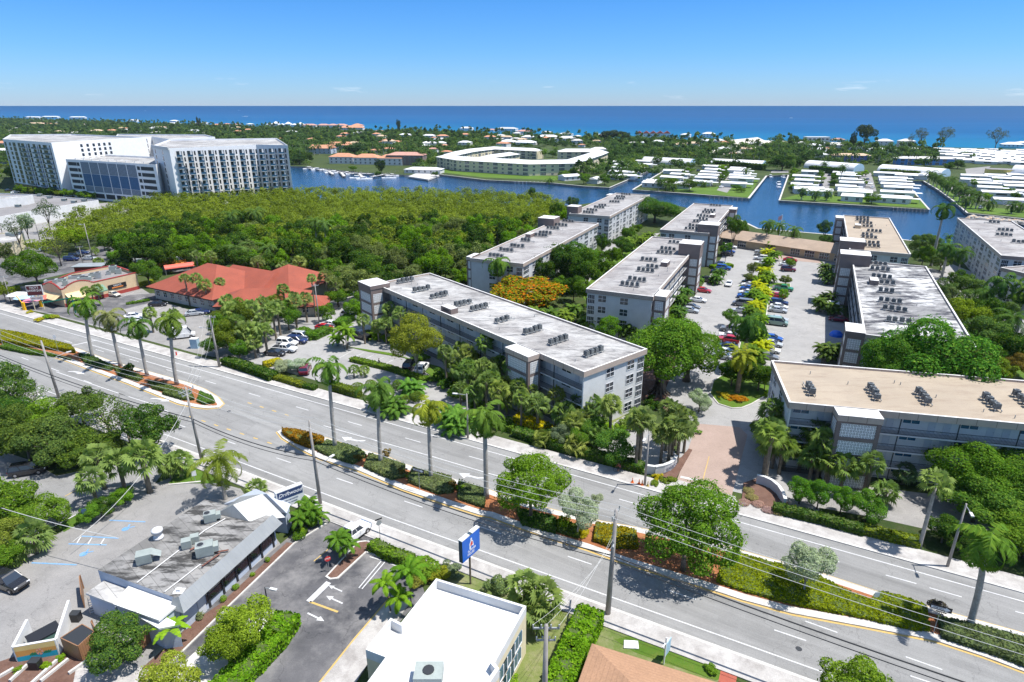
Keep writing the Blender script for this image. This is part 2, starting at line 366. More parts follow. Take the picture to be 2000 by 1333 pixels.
# barrier island with its peninsulas
bar=[(-900,300),(300,322),(540,324),(600,326),(700,337),(790,342),(858,341),(950,352),(1080,358),(1140,364),(1190,367),(1270,333),(1297,334),(1236,371),(1350,379),(1462,388),(1497,344),(1540,342),(1522,392),(1670,401),(1815,410),(1766,354),(1804,354),(1831,370),(1864,394),(1890,417),(2000,428),(2600,470)]
coast=[(2600,306),(2000,291),(1830,288),(1700,283),(1600,279),(1370,274),(1200,270),(1060,266),(900,260),(740,257),(600,252),(450,248),(300,243),(150,238),(0,233),(-900,226)]
sheet('island_ground',bar+coast,.0,M['scrub'],3.0,M['seawall'])
def strip(name,pts,w,z,m,depth=0.0,world=False,off=0.0):
 """band of constant real width along a polyline"""
 P=[Vector(p)for p in(pts if world else px(pts))];Lf,Rt=[],[]
 for i,p in enumerate(P):
  d=(P[min(i+1,len(P)-1)]-P[max(i-1,0)]).normalized();n=Vector((-d.y,d.x))
  Lf.append(p+n*(off+w/2));Rt.append(p+n*(off-w/2))
 mb=MB()
 for i in range(len(P)-1):
  a,b,c,d=Rt[i],Rt[i+1],Lf[i+1],Lf[i]
  if depth:
   mb.prism([tuple(a),tuple(b),tuple(c),tuple(d)],z-depth,z,m)
  else:mb.face([(q.x,q.y,z)for q in(a,b,c,d)],m)
 o=mb.build(name);tag(o,kind='structure');return o
 # concrete caps on the sea walls
for k,seg in enumerate((bar[6:11],bar[10:13],bar[12:17],bar[16:19],bar[18:22],bar[21:27])):
 strip('seawall_cap',seg,.9 if k!=2 else 1.2,.12,M['kerb'],.1,off=.0)
strip('seawall_cap',[(1440,428),(1480,447),(1622,459),(1765,469),(1866,480)],1.2,.12,M['kerb'],.1)
for poly in([(1100,353),(945,347),(862,337),(862,330),(1000,342),(1110,345)],[(1395,366),(1458,352),(1482,352),(1462,386),(1350,378),(1300,373),(1300,368)],[(1524,389),(1812,407),(1795,388),(1700,383),(1560,380)],[(1806,357),(1832,362),(1900,402),(2000,412),(2100,415),(2100,426),(2000,425),(1892,414),(1866,393),(1834,369)]):
 sheet('lawn',poly,.02,M['grass'])
for poly in([(1400,372),(1438,325),(1449,325),(1428,368),(1420,377)],[(1596,372),(1602,338),(1625,338),(1618,375)],[(1677,376),(1678,338),(1701,338),(1712,374)],[(1838,352),(1875,385),(2000,408),(2120,412),(2120,408),(2000,400),(1885,378),(1850,350)],[(1885,330),(1935,325),(1920,345),(1890,350)],[(1545,303),(1553,303),(1560,284),(1556,284)],[(1508,333),(1540,333),(1540,338),(1505,338)]):
 sheet('lane',poly,.03,M['old_lot'])
sheet('beach',[(1370,276),(1600,280),(1700,285),(1700,281.5),(1600,277),(1370,272)],.02,M['sand'])
for poly in([(1420,275),(1480,269),(1510,283),(1500,292),(1440,288)],[(1380,297),(1420,290),(1455,292),(1450,301),(1390,303)]):
 sheet('dune_sand',poly,.4,M['sand'],.4)
far_edge=[(-500,471.2),(0,612.5),(500,753.7),(1432.5,1017),(2000,1176),(2500,1316)]
near_edge=[(-400,640),(0,728),(85,762),(357,862),(479,907),(762,1013),(1196,1167.5),(1446,1256),(1614,1316),(1900,1420)]
FE,NE=px(far_edge),px(near_edge)
def offs(P,d):
 P=[Vector(p)for p in P];o=[]
 for i,p in enumerate(P):
  t_=(P[min(i+1,len(P)-1)]-P[max(i-1,0)]).normalized();n=Vector((-t_.y,t_.x));o.append(tuple(p+n*d))
 return o
sheet('road',offs(FE,1.5)+offs(NE,-1.5)[::-1],.02,M['asphalt'],world=True)
def band(name,P,d0,d1,z,m,depth=0.0):return sheet(name,offs(P,d0)+offs(P,d1)[::-1],z,m,depth,world=True)
band('kerb',FE,1.5,1.85,.14,M['kerb'],.14)
band('sidewalk',FE,1.852,4.6,.13,M['walk'],.13)
band('kerb',NE,-1.5,-1.85,.14,M['kerb'],.14)
band('sidewalk',NE,-1.852,-4.4,.13,M['walk'],.13)
strip('lane_line',FE,.16,.030,M['paint'],world=True)
strip('lane_line',NE,.16,.030,M['paint'],world=True)
def dashes(a,b,n0,ln=3.05,gap=9.15,m='paint',w=.15,label='lane_dash',ext=60):
 A,B=Vector(G(*a)),Vector(G(*b));d=(B-A).normalized();s=-n0*12.2;L_=(B-A).length+ext
 mb=MB();n=Vector((-d.y,d.x))*w/2
 while s<L_:
  p,q=A+d*s,A+d*(s+ln);mb.face([(p.x-n.x,p.y-n.y,.031),(q.x-n.x,q.y-n.y,.031),(q.x+n.x,q.y+n.y,.031),(p.x+n.x,p.y+n.y,.031)],M[m]);s+=ln+gap
 tag(mb.build(label),kind='structure')
dashes((486,768.7),(1330,1010),5)
dashes((1730,1124),(1830,1152),0,ext=80)
dashes((540,895),(1330,1162),3,ext=5)
dashes((1512,1231),(1900,1362),0)
dashes((1573,1214),(1900,1330),0,3.05,6.1)
dashes((100,720),(230,768),1,ext=20)
strip('turn_lane_line',[(171,672),(345,724),(393,737)],.16,.031,M['paint'])
strip('turn_lane_line',[(110,727),(250,775),(320,797)],.16,.031,M['paint'])
strip('turn_lane_line',[(632,832),(850,894),(950,924),(1160,984)],.16,.031,M['paint'])
strip('stop_line',[(134,677),(188,665)],.4,.031,M['paint'])
for a,b in(((484,787),(566,813)),((370,814),(545,872))):
 dashes(a,b,0,1.0,2.2,'ypaint',.25,'yellow_dash',ext=0)
def arrow(x,y,ang,s=1.0,c='paint',z=.034,name='lane_arrow',turn=True):
 pts=[(-2.2,-.9),(-1.2,-.35),(.4,-.15),(.4,-.6),(2.0,.15),(.6,.9),(.5,.35),(-1.2,.05),(-2.2,-.5)]if turn else[(-2,-.15),(.6,-.15),(.6,-.55),(2,0),(.6,.55),(.6,.15),(-2,.15)]
 g=G(x,y);ca,sa=math.cos(ang),math.sin(ang)
 mb=MB();mb.face([(g[0]+(a*ca-b*sa)*s,g[1]+(a*sa+b*ca)*s,z)for a,b in pts],M[c]);tag(mb.build(name),kind='structure')
RA=math.atan2(FE[2][1]-FE[1][1],FE[2][0]-FE[1][0])
arrow(152,728,RA,1.0);arrow(316,781,RA,1.0);arrow(687,859,RA+PI,1.0);arrow(919,931,RA+PI,1.0)
# medians
med1=[(-300,575),(0,647),(50,655),(150,682),(217,707),(300,730),(370,750),(400,762),(425,777),(436,790),(428,797),(405,799),(385,797),(350,790),(250,750),(125,704),(75,690),(0,682),(-300,630)]
med2=[(542,845),(550,841),(580,845),(637,857),(695,877),(750,892),(825,922),(912,945),(950,957),(1029,985),(1101,1003),(1173,1020),(1245,1033),(1426,1072),(1536,1103),(1608,1124),(1709,1157),(1806,1186),(2000,1240),(2300,1325),(2300,1420),(2000,1313),(1920,1283),(1822,1251),(1692,1226),(1546,1199),(1450,1173),(1374,1148),(1216,1099),(1144,1073),(1061,1048),(957,1010),(937,1007),(875,987),(787,957),(700,920),(625,897),(585,877),(552,857)]
def inset(P,d):
 """shrink a closed polygon"""
 P=[Vector(p)for p in P];a=sum(P[i].x*P[(i+1)%len(P)].y-P[(i+1)%len(P)].x*P[i].y for i in range(len(P)))
 if a<0:P=P[::-1]
 o=[]
 for i,p in enumerate(P):
  d1=(p-P[i-1]).normalized();d2=(P[(i+1)%len(P)]-p).normalized();n=Vector((-(d1+d2).y,(d1+d2).x)).normalized();o.append(tuple(p+n*d))
 return o
for nm,md,(c_,k_)in(('median_island',med1,(.3,.9)),('median_island',med2,(.3,.9))):
 P=px(md)
 sheet(nm,inset(P,-.05),.16,M['kerb'],.15,world=True)
 sheet('yellow_edge_line',inset(P,-.32),.029,M['ypaint'],world=True)
 sheet('mulch_bed',inset(P,.95),.18,M['mulch'],.1,world=True)
sheet('parking_lot',[(430,700),(560,640),(700,565),(1105,760),(1300,850),(1330,905),(1318,935),(1210,905),(1060,862),(880,815),(700,768),(560,727)],.012,M['lot'])
sheet('parking_lot',[(1320,660),(1352,585),(1385,540),(1437,462),(1630,478),(1640,540),(1655,700),(1600,730),(1600,1000),(1430,960),(1330,920),(1322,860),(1300,800),(1290,740)],.014,M['lot'])
sheet('parking_lot',[(1130,560),(1190,470),(1290,455),(1240,500),(1180,580)],.014,M['lot'])
sheet('parking_lot',[(1520,900),(1600,940),(1900,975),(2000,1000),(2000,1080),(1880,1050),(1700,1010),(1560,985)],.018,M['old_lot'])
sheet('parking_lot',[(1790,520),(1900,540),(2000,620),(2000,680),(1900,640),(1830,590)],.014,M['lot'])
sheet('parking_lot',[(1830,505),(1860,560),(1930,600),(1990,590),(1960,555)],.012,M['lot'])
sheet('brick_drive',[(1362,828),(1444,835),(1460,850),(1425,985),(1318,950)],.03,M['pavers'])
sheet('drive_apron',[(1322,938),(1436,972),(1440,992),(1300,952)],.135,M['walk'])
strip('stop_line',[(1329,932),(1373,941)],.5,.04,M['paint'])
strip('lane_line',[(1373,938),(1385,892)],.12,.04,M['ypaint'])
sheet('office_lot',[(-60,580),(40,560),(270,560),(320,590),(430,625),(560,600),(700,580),(560,660),(455,705),(380,690),(250,655),(100,615)],.016,M['old_lot'])
sheet('restaurant_lot',[(-20,585),(0,565),(90,560),(110,590),(300,573),(330,583),(240,605),(290,640),(235,648),(90,610),(60,604)],.022,M['dark_asphalt'])
sheet('back_lot',[(-100,560),(-100,470),(20,470),(120,505),(200,480),(270,490),(400,515),(430,545),(330,530),(250,540),(150,530),(20,560)],.02,M['dark_asphalt'])
sheet('back_lot',[(-100,500),(-100,400),(140,425),(170,400),(330,385),(250,420),(100,470)],.015,M['old_lot'])
sheet('side_street',[(-80,900),(0,880),(60,900),(110,930),(170,918),(270,900),(330,905),(300,950),(158,1001),(106,1029),(0,1075),(-80,1110)],.02,M['asphalt'])
strip('lane_line',[(127,970),(165,950)],.15,.04,M['ypaint']);strip('lane_line',[(20,1062),(106,1029),(158,1001)],.18,.04,M['paint'])
sheet('restaurant_lot',[(-100,1130),(40,1060),(110,1045),(250,965),(330,935),(410,940),(470,955),(560,1080),(350,1333),(60,1420),(-100,1420)],.016,M['old_lot'])
sheet('dark_lot',[(590,1028),(648,1020),(692,1030),(735,1042),(810,1100),(830,1160),(600,1420),(240,1420),(290,1300),(420,1170)],.02,M['dark_asphalt'])
sheet('forecourt',[(600,1005),(700,1018),(810,1075),(1010,1165),(1000,1180),(810,1100),(720,1050),(600,1028)],.010,M['walk'])
sheet('side_walk',[(765,1165),(800,1180),(750,1250),(640,1420),(560,1420),(690,1250)],.14,M['walk'],.13)
strip('kerb_paint',[(762,1168),(690,1253),(560,1416)],.18,.15,M['ypaint'])
sheet('lawn',[(1135,1215),(1200,1225),(1440,1313),(1430,1400),(1080,1400)],.02,M['drygrass'])
sheet('lawn',[(1200,1250),(1240,1240),(1330,1275),(1420,1315),(1400,1330),(1240,1275)],.03,M['grass'])
sheet('lawn',[(880,1095),(960,1120),(1150,1190),(1120,1320),(1040,1400),(860,1400),(840,1160)],.02,M['drygrass'])
sheet('footpath',[(1408,1308),(1440,1320),(1420,1420),(1385,1420)],.04,M['redpath'])
sheet('planting_bed',[(385,1210),(430,1180),(560,1060),(575,1062),(440,1190),(330,1300),(270,1345),(250,1330)],.03,M['bmulch'])
strip('bed_kerb',[(268,1348),(330,1300),(440,1192),(574,1063),(640,1022)],.2,.15,M['kerb'],.14)
sheet('planting_bed',[(-20,1300),(120,1250),(190,1245),(190,1310),(100,1420),(-80,1420)],.03,M['bmulch'])
for a,b in(((-10,1330),(28,1308)),((20,1333),(58,1298)),((60,1340),(120,1285)),((80,1333),(134,1290)),((135,1318),(175,1290))):
 strip('bed_edging',[a,b],.25,.3,M['kerb'],.28)
sheet('tiled_patio',[(150,1300),(180,1285),(260,1300),(290,1310),(270,1345),(240,1400),(130,1400)],.034,M['walk'])
sheet('lawn',[(110,1028),(165,1000),(180,1010),(125,1040)],.04,M['grass'])
sheet('lawn',[(350,912),(400,915),(470,945),(330,945)],.05,M['grass'])
strip('lot_kerb',[(330,948),(392,942)],.25,.16,M['kerb'],.15)
# driveway island between the two small lots
isl=[(640,1085),(655,1078),(700,1055),(722,1050),(728,1075),(718,1088),(668,1128),(645,1132),(637,1128),(645,1112)]
sheet('kerb_island',inset(px([(637,1128),(645,1133),(660,1131),(715,1080),(722,1082),(790,1105),(800,1100),(718,1058),(700,1060)]),-.1),.15,M['kerb'],.14,world=True)
sheet('planting_bed',inset(px([(637,1128),(645,1133),(660,1131),(715,1080),(722,1082),(790,1105),(800,1100),(718,1058),(700,1060)]),.18),.17,M['bmulch'],.1,world=True)
# kerbed island at the foot of the big green hedge
sheet('kerb_island',[(560,1205),(565,1225),(555,1240),(450,1345),(430,1420),(240,1420),(300,1350),(420,1240),(520,1195)],.14,M['kerb'],.13)
# painted bay marks
def bay(pts,w=.13,z=.035,m='paint'):strip('bay_line',pts,w,z,M[m])
for i in range(5):
 bay([(663+i*19,700+i*4.3),(691+i*19.5,684+i*4.8)])
for i in range(6):bay([(594+i*15,668-i*7),(618+i*15,672-i*7)])
for a in([(752,1098),(707,1151),(701,1149),(745,1096)],[(722,1088),(745,1095)],[(762,1102),(780,1108)]):bay(a,.13)
strip('stop_line',[(603,1176),(642,1138)],.7,.035,M['paint'])
strip('yellow_line',[(605,1176),(660,1196)],.25,.035,M['ypaint'])
strip('yellow_line',[(613,1097),(644,1071)],.12,.035,M['ypaint'])
arrow(653,1172,RA+PI,.6,turn=False);arrow(617,1206,RA,.6,turn=False);arrow(655,1150,RA+PI,.5,turn=False)
for pts in([(214,1017),(284,1020)],[(160,1048),(232,1052)],[(134,1063),(208,1065)],[(62,1100),(150,1104)]):bay(pts,.2,.035,'bpaint')
for pts in([(150,1062),(158,1049)],[(172,1063),(180,1050)],[(196,1065),(204,1052)]):bay(pts,.15,.035,'paint')
for x,y in((245,1034),(163,1083)):
 g=G(x,y);mb=MB()
 mb.prism([(g[0]+.45*math.cos(a),g[1]+.45*math.sin(a))for a in[k*PI/5 for k in range(10)]],.034,.036,M['bpaint']);mb.cbox((g[0]+.5,g[1]+.35,.035),.9,.18,.004,M['bpaint'],.4);mb.cbox((g[0]+.1,g[1]+.6,.035),.2,.7,.004,M['bpaint'],.2)
 tag(mb.build('accessible_bay_mark'),kind='structure')
for j in range(12):
 bay([(1331+j*8.6,640-j*14.3*(1-j*.02)),(1364+j*7.8,642-j*14.3*(1-j*.02))],.12)
for j in range(15):bay([(1525-j*.6+8,715-j*16),(1500+j*1.4,712-j*16)],.12)
for j in range(11):bay([(1600-j*1.5,690-j*16),(1618-j*1.5,692-j*16)],.12)
for j in range(6):
 a,b=(232+j*24,583+j*8),(262+j*22,572+j*8);bay([a,b])
 # landscaped islands in the condo car park
for poly in([(1402,790),(1385,770),(1392,745),(1415,730),(1480,720),(1512,745),(1512,765),(1470,790),(1450,798),(1430,799)],[(1435,715),(1452,640),(1472,560),(1490,500),(1500,470),(1515,470),(1508,520),(1500,600),(1490,680),(1480,715)],[(1495,560),(1506,553),(1544,555),(1544,570)],[(1440,560),(1455,550),(1475,552),(1475,562)]):
 P=px(poly);sheet('kerb_island',P,.15,M['kerb'],.14,world=True);sheet('lawn',inset(P,.25),.17,M['grass'],.1,world=True)
sheet('planting_bed',[(678,678),(760,690),(860,718),(900,745),(880,760),(790,700),(720,688)],.12,M['grass'],.11)
sheet('lawn',[(1210,775),(1260,700),(1330,690),(1300,760),(1320,830),(1290,790)],.06,M['bmulch'])
sheet('lawn',[(1050,845),(1180,820),(1300,760),(1240,800),(1160,850),(1080,870)],.06,M['drygrass'])
sheet('planting_bed',[(1265,915),(1300,905),(1330,895),(1345,878),(1352,880),(1318,940),(1262,922)],.14,M['bmulch'],.13)
sheet('planting_bed',[(1448,982),(1452,945),(1480,935),(1540,985),(1535,1003),(1500,995)],.14,M['bmulch'],.13)
sheet('lawn',[(1620,540),(1900,700),(2000,740),(2000,640),(1880,560),(1780,520)],.006,M['grass'])
sheet('lawn',[(1100,550),(1140,565),(1190,500),(1215,480),(1230,470),(1280,470),(1270,480),(1160,600)],.02,M['grass'])
sheet('plaza',[(1480,490),(1600,497),(1605,515),(1500,505)],.03,M['pavers'])
# ================================================================ PLANTS
RG=np.random.default_rng(5)
def leafmesh(name,P,Nn,size,m,aspect=1.7,v=None,droop=0.0,shape='q'):
 """one bent leaf (a rhomb of two triangles) at each point P, facing Nn"""
 n=len(P);r=RG.normal(size=(n,3));Nn=Nn/np.linalg.norm(Nn,axis=1,keepdims=True)
 U=np.cross(Nn,r);U/=np.linalg.norm(U,axis=1,keepdims=True);Wv=np.cross(Nn,U)
 s=(size*RG.uniform(.6,1.3,n))[:,None]
 a=P-U*s*aspect/2;c=P+U*s*aspect/2-np.array([0,0,1])*s*droop;b=P+Wv*s/2+Nn*s*.12;d=P-Wv*s/2+Nn*s*.12
 V=np.stack([a,b,c,d],1).reshape(-1,3)
 return rawmesh(name,V,np.arange(4*n).reshape(-1,4),m,RG.random(n)if v is None else v)
def rawmesh(name,V,Q,m,v):
 me=bpy.data.meshes.new(name);k=Q.shape[1];n=len(Q)
 me.vertices.add(len(V));me.vertices.foreach_set('co',V.astype(np.float32).ravel())
 me.loops.add(n*k);me.loops.foreach_set('vertex_index',Q.astype(np.int32).ravel())
 me.polygons.add(n);me.polygons.foreach_set('loop_start',np.arange(0,n*k,k,dtype=np.int32))
 at=me.attributes.new('v','FLOAT','FACE');at.data.foreach_set('value',v.astype(np.float32))
 me.materials.append(m);me.update(calc_edges=True);return me
def lobes(n,seed,rz=.75,lo=.35,hi=.92,r0=.14,r1=.38,low=-.25):
 q=np.random.default_rng(seed);L=[]
 for i in range(n):
  d=q.normal(size=3);d[2]=abs(d[2])*1.0-1.1*q.random()**2+low*q.random();d/=np.linalg.norm(d)
  c=d*q.uniform(lo,hi)*np.array([1,1,rz]);L.append((c,q.uniform(r0,r1)))
 L.append((np.zeros(3),.5));return L
def crownpts(L,n,seed,fill=.12,up=.25):
 q=np.random.default_rng(seed+99);w=np.array([r*r for c,r in L]);idx=q.choice(len(L),n*2,p=w/w.sum())
 C=np.array([c for c,r in L])[idx];Rr=np.array([r for c,r in L])[idx]
 d=q.normal(size=(n*2,3));d[:,2]+=up;d/=np.linalg.norm(d,axis=1,keepdims=True)
 P=C+d*(Rr*(1-fill*q.random(n*2)**.5))[:,None]*np.array([1,1,.85])
 keep=np.ones(len(P),bool)
 for c,r in L:keep&=(np.linalg.norm((P-c)/np.array([1,1,.85]),axis=1)>r*.84)
 P,d=P[keep][:n],d[keep][:n]
 o=q.random(len(P))<.14;P[o]+=d[o]*(q.random((int(o.sum()),1))*.11)
 d=d+q.normal(size=P.shape)*.55;d[:,2]+=.5;return P,d
def crown(name,seed,nl,n,size,m,rz=.75,**k):
 L=lobes(nl,seed,rz,**{a:b for a,b in k.items()if a in('lo','hi','r0','r1','low')})
 P,d=crownpts(L,n,seed,k.get('fill',.12));return leafmesh(name,P,d,size,m)
def trunkmesh(name,seed,m,fork=.45,nb=5,spread=.5,r=.045):
 """unit tree: foot at 0, crown centre at z=1, limbs reaching into the crown"""
 q=random.Random(seed);mb=MB()
 mb.tube([(0,0,0),(.01,0,fork*.5),(0,.01,fork)],[r*1.35,r,r*.85],m,8)
 for i in range(nb):
  a=2*PI*i/nb+q.uniform(-.4,.4);s=spread*q.uniform(.6,1.1)
  e=(math.cos(a)*s,math.sin(a)*s,q.uniform(.9,1.25))
  mid=(e[0]*.45,e[1]*.45,fork+(e[2]-fork)*.55)
  mb.tube([(0,0,fork*.92),mid,e],[r*.7,r*.42,r*.14],m,6)
  for j in range(2):
   b=a+q.uniform(-.8,.8);mb.tube([mid,(mid[0]+math.cos(b)*s*.35,mid[1]+math.sin(b)*s*.35,mid[2]+.2),(mid[0]+math.cos(b)*s*.7,mid[1]+math.sin(b)*s*.7,mid[2]+.32)],[r*.35,r*.2,r*.06],m,5)
 return mb.data(name,True)
CR={'big':[crown('crown',10+i,44,27000,.029,M['leaf'],.72)for i in range(2)],'fine':[crown('crown',20+i,30,11000,.042,M['leaf'],.8)for i in range(3)],'airy':[crown('crown',30+i,28,10000,.048,M['leaf'],.8,lo=.35,hi=.9,r0=.18,r1=.32,fill=.45)for i in range(3)],'mid':[crown('crown',40+i,22,4200,.062,M['leaf'],.8)for i in range(4)],'far':[crown('crown',50+i,12,700,.13,M['leaf'],.7)for i in range(4)],'bush':[crown('foliage',60+i,12,1900,.085,M['leaf'],.8,low=-.6)for i in range(4)],'flame':[crown('crown',70,30,9000,.05,M['flame'],.5)],'tight':[crown('foliage',80+i,6,3000,.06,M['leaf'],.9,lo=.1,hi=.4,r0=.5,r1=.6,fill=.08,low=-.9)for i in range(2)]}
TR={'std':[trunkmesh('trunk',i,M['bark'])for i in range(3)],'thick':[trunkmesh('trunk',9,M['bark'],.3,7,.55,.09)],'pale':[trunkmesh('trunk',4,M['ptrunk'],.35,6,.5,.04)]}
def jit(c,a=.12):
 k=1+R.uniform(-a,a);return(c[0]*k*(1+R.uniform(-a,a)*.5),c[1]*k,c[2]*k*(1+R.uniform(-a,a)))
GREEN=dict(mid=(.065,.145,.016),dark=(.03,.085,.014),olive=(.10,.15,.02),lime=(.13,.24,.015),yellow=(.36,.33,.015),silver=(.23,.29,.22),grey=(.12,.16,.10),deep=(.018,.055,.014),orange=(.34,.14,.01),far=(.04,.085,.03),brown=(.14,.10,.03))
def tree(x,y,top,r,label,kind='fine',col='mid',rz=None,tr='std',name='broadleaf_tree',cat='tree',group=None,world=None,hz=None,base=0.0):
 """foot at pixel (x,y); top = image row of the crown's top or height in metres if <60"""
 if hz:world,h=G(x,top,hz),hz
 g=world or G(x,y);h=hz or(top if top<60 else htop(x,y,top))
 rz=rz or min(r*.95,h*.46);r*=.87
 t_=thing(name,label,cat,(g[0],g[1],base),R.uniform(0,6.28),group)
 zc=h-rz*1.02
 obj('trunk',R.choice(TR[tr]),t_,(0,0,0),0,(r,r,max(zc,.5)))
 obj('crown',R.choice(CR[kind]),t_,(0,0,zc),0,(r,r,rz/.8*.85),jit(GREEN[col]if isinstance(col,str)else col))
 return t_
def bush(x,y,r,h,label,col='mid',kind='bush',group=None,world=None,base=0.0,name='shrub'):
 g=world or G(x,y)
 o=obj(name,R.choice(CR[kind]),None,(g[0],g[1],base+h*.42),R.uniform(0,6.28),(r,r,h*.62),jit(GREEN[col]if isinstance(col,str)else col))
 return tag(o,label,'shrub',group)
def hedge(pts,w,h,label,col='mid',dens=40,size=.2,base=0.0,name='hedge',poly=False,wav=.15,cat='hedge',kind=None):
 P=[Vector(p)for p in px(pts)];m=MB();L=[]
 if poly:quads=[P]
 else:
  quads=[]
  for i in range(len(P)-1):
   d=(P[i+1]-P[i]).normalized();n=Vector((-d.y,d.x))*w/2;quads.append([P[i]-n-d*w*.2,P[i+1]-n+d*w*.2,P[i+1]+n+d*w*.2,P[i]+n-d*w*.2])
 pts3,nor=[],[]
 for q in quads:
  m.prism([tuple(p)for p in q],base,base+h*.86,M['hedgecore'])
  xs=[p.x for p in q];ys=[p.y for p in q];A=(max(xs)-min(xs))*(max(ys)-min(ys));n=int(A*dens*1.25)
  X=RG.uniform(min(xs),max(xs),n);Y=RG.uniform(min(ys),max(ys),n);ins=np.zeros(n,bool);j=len(q)-1
  for i in range(len(q)):
   xi,yi,xj,yj=q[i].x,q[i].y,q[j].x,q[j].y
   c=((yi>Y)!=(yj>Y))&(X<(xj-xi)*(Y-yi)/(yj-yi+1e-12)+xi);ins^=c;j=i
  X,Y=X[ins],Y[ins];Z=base+h*(1-wav*(.5+.5*np.sin(X*2.1+Y)*np.cos(Y*1.7-X*.6))-.1*RG.random(len(X)))
  pts3.append(np.stack([X,Y,Z],1));nn=RG.normal(size=(len(X),3))*.55;nn[:,2]+=1;nor.append(nn)
  for i in range(len(q)):
   a,b=q[i],q[(i+1)%len(q)];l=(b-a).length;k=int(l*h*dens*.9)+1;t_=RG.random(k);z=RG.random(k)
   d=(b-a).normalized();o=Vector((d.y,-d.x));e=RG.uniform(-.05,.12,k)
   ar=sum(q[i].x*q[(i+1)%len(q)].y-q[(i+1)%len(q)].x*q[i].y for i in range(len(q)));sg=1 if ar>0 else-1
   pts3.append(np.stack([a.x+(b.x-a.x)*t_+o.x*e*sg,a.y+(b.y-a.y)*t_+o.y*e*sg,base+z*h*.95],1));nn=RG.normal(size=(k,3))*.5;nn[:,0]+=o.x*sg;nn[:,1]+=o.y*sg;nor.append(nn)
 PP,NN=np.concatenate(pts3),np.concatenate(nor);g=PP.mean(0);g[2]=0
 t_=thing(name,label,cat,(g[0],g[1],0));c=jit(GREEN[col]if isinstance(col,str)else col,.05)
 if kind:t_['kind']=kind
 m.v=[(a-g[0],b-g[1],z)for a,b,z in m.v]
 obj('stems',m.data('stems'),t_);obj('foliage',leafmesh('foliage',PP-g,NN,size*1.25,M['leaf']),t_,color=c);return t_
M['hedgecore']=flat('hedge_inner_twigs',(.06,.09,.02),.9)
def frondset(name,nf,ln,arch,m,nleaf=26,lw=.05,ll=.55,hang=.7,tilt=(-.2,1.1),seed=1,twist=0.0):
 q=random.Random(seed);V,Q,v=[],[],[]
 for f in range(nf):
  a=f*2.39996+q.uniform(-.2,.2);el=tilt[1]+(tilt[0]-tilt[1])*((f+.5)/nf)**.8;l=ln*q.uniform(.85,1.1)
  ca,sa=math.cos(a),math.sin(a);p=Vector((0,0,0));e=el;pr=[]
  for s in range(nleaf+1):
   pr.append((p.copy(),e));p=p+Vector((ca*math.cos(e),sa*math.cos(e),math.sin(e)))*l/nleaf;e-=arch/nleaf*(1+.8*s/nleaf)
  side=Vector((-sa,ca,0));fv=q.random()
  for s in range(nleaf):
   (p0,e0),(p1,e1)=pr[s],pr[s+1];w=.03
   b=len(V);V+=[p0-side*w,p0+side*w,p1+side*w,p1-side*w];Q.append((b,b+1,b+2,b+3));v.append(.7)
   if s<2:continue
   tt=s/nleaf;L_=ll*math.sin(PI*min(1,.12+tt*.9))**.6
   fw=Vector((ca*math.cos(e0),sa*math.cos(e0),math.sin(e0)))
   for sg in(-1,1):
    h=hang*q.uniform(.6,1.3)
    d=(side*sg+fw*.55+Vector((0,0,-h))+Vector((0,0,1))*twist*q.uniform(-1,1)).normalized()*L_
    b=len(V);V+=[p0,p0+fw*lw,p0+d+fw*lw*.3,p0+d*.5-fw*lw*.6];Q.append((b,b+1,b+2,b+3));v.append(max(0,min(1,fv*.5+q.random()*.5)))
 return rawmesh(name,np.array([tuple(x)for x in V]),np.array(Q),m,np.array(v))
def fanset(name,nf,ln,m,seed=1,seg=9,blade=.75):
 q=random.Random(seed);V,Q,v=[],[],[]
 for f in range(nf):
  a=f*2.39996;el=1.25-1.9*((f+.5)/nf)**.9+q.uniform(-.15,.15);l=ln*q.uniform(.8,1.1)
  d=Vector((math.cos(a)*math.cos(el),math.sin(a)*math.cos(el),math.sin(el)));c=d*l
  side=Vector((-math.sin(a),math.cos(a),0));up=side.cross(d);fv=q.random();rl=q.uniform(-1.3,1.3);side=side*math.cos(rl)+up*math.sin(rl)
  b=len(V);V+=[Vector((0,0,0))-side*.03,Vector((0,0,0))+side*.03,c+side*.02,c-side*.02];Q.append((b,b+1,b+2,b+3));v.append(.6)
  for s in range(seg):
   t_=-1.75+3.5*(s+.5)/seg;L_=blade*(1-.12*abs(t_))*q.uniform(.85,1.1)
   dd=(d*math.cos(t_)+side*math.sin(t_)-up*.12*0).normalized();pp=(d*-math.sin(t_)+side*math.cos(t_))
   mid=c+dd*L_*.55;tip=c+dd*L_+Vector((0,0,-.35*L_))
   b=len(V);V+=[c,mid+pp*.085,tip,mid-pp*.085];Q.append((b,b+1,b+2,b+3));v.append(max(0,min(1,fv*.55+q.random()*.45)))
 return rawmesh(name,np.array([tuple(x)for x in V]),np.array(Q),m,np.array(v))
ROY=[frondset('crown',17,4.1,2.2,M['palmleaf'],30,.13,.8,.9,(-.85,1.35),s,.6)for s in(1,2,3)]
COCO=[frondset('crown',20,4.2,1.7,M['palmleaf'],32,.09,.75,.7,(-.8,1.25),s,.3)for s in(4,5)]
PHX=[frondset('crown',34,3.6,1.5,M['palmleaf'],22,.14,.5,.25,(-.9,1.4),6,.4)]
ARE=[frondset('crown',13,2.2,1.5,M['palmleaf'],14,.14,.5,.5,(.2,1.45),s)for s in(7,8)]
SAB=[fanset('crown',40,1.0,M['palmleaf'],s)for s in(1,2,3)]
LOWP=[frondset('crown',11,3.6,1.8,M['palmleaf'],7,.5,.9,.9,(-.5,1.2),s)for s in(11,12)]
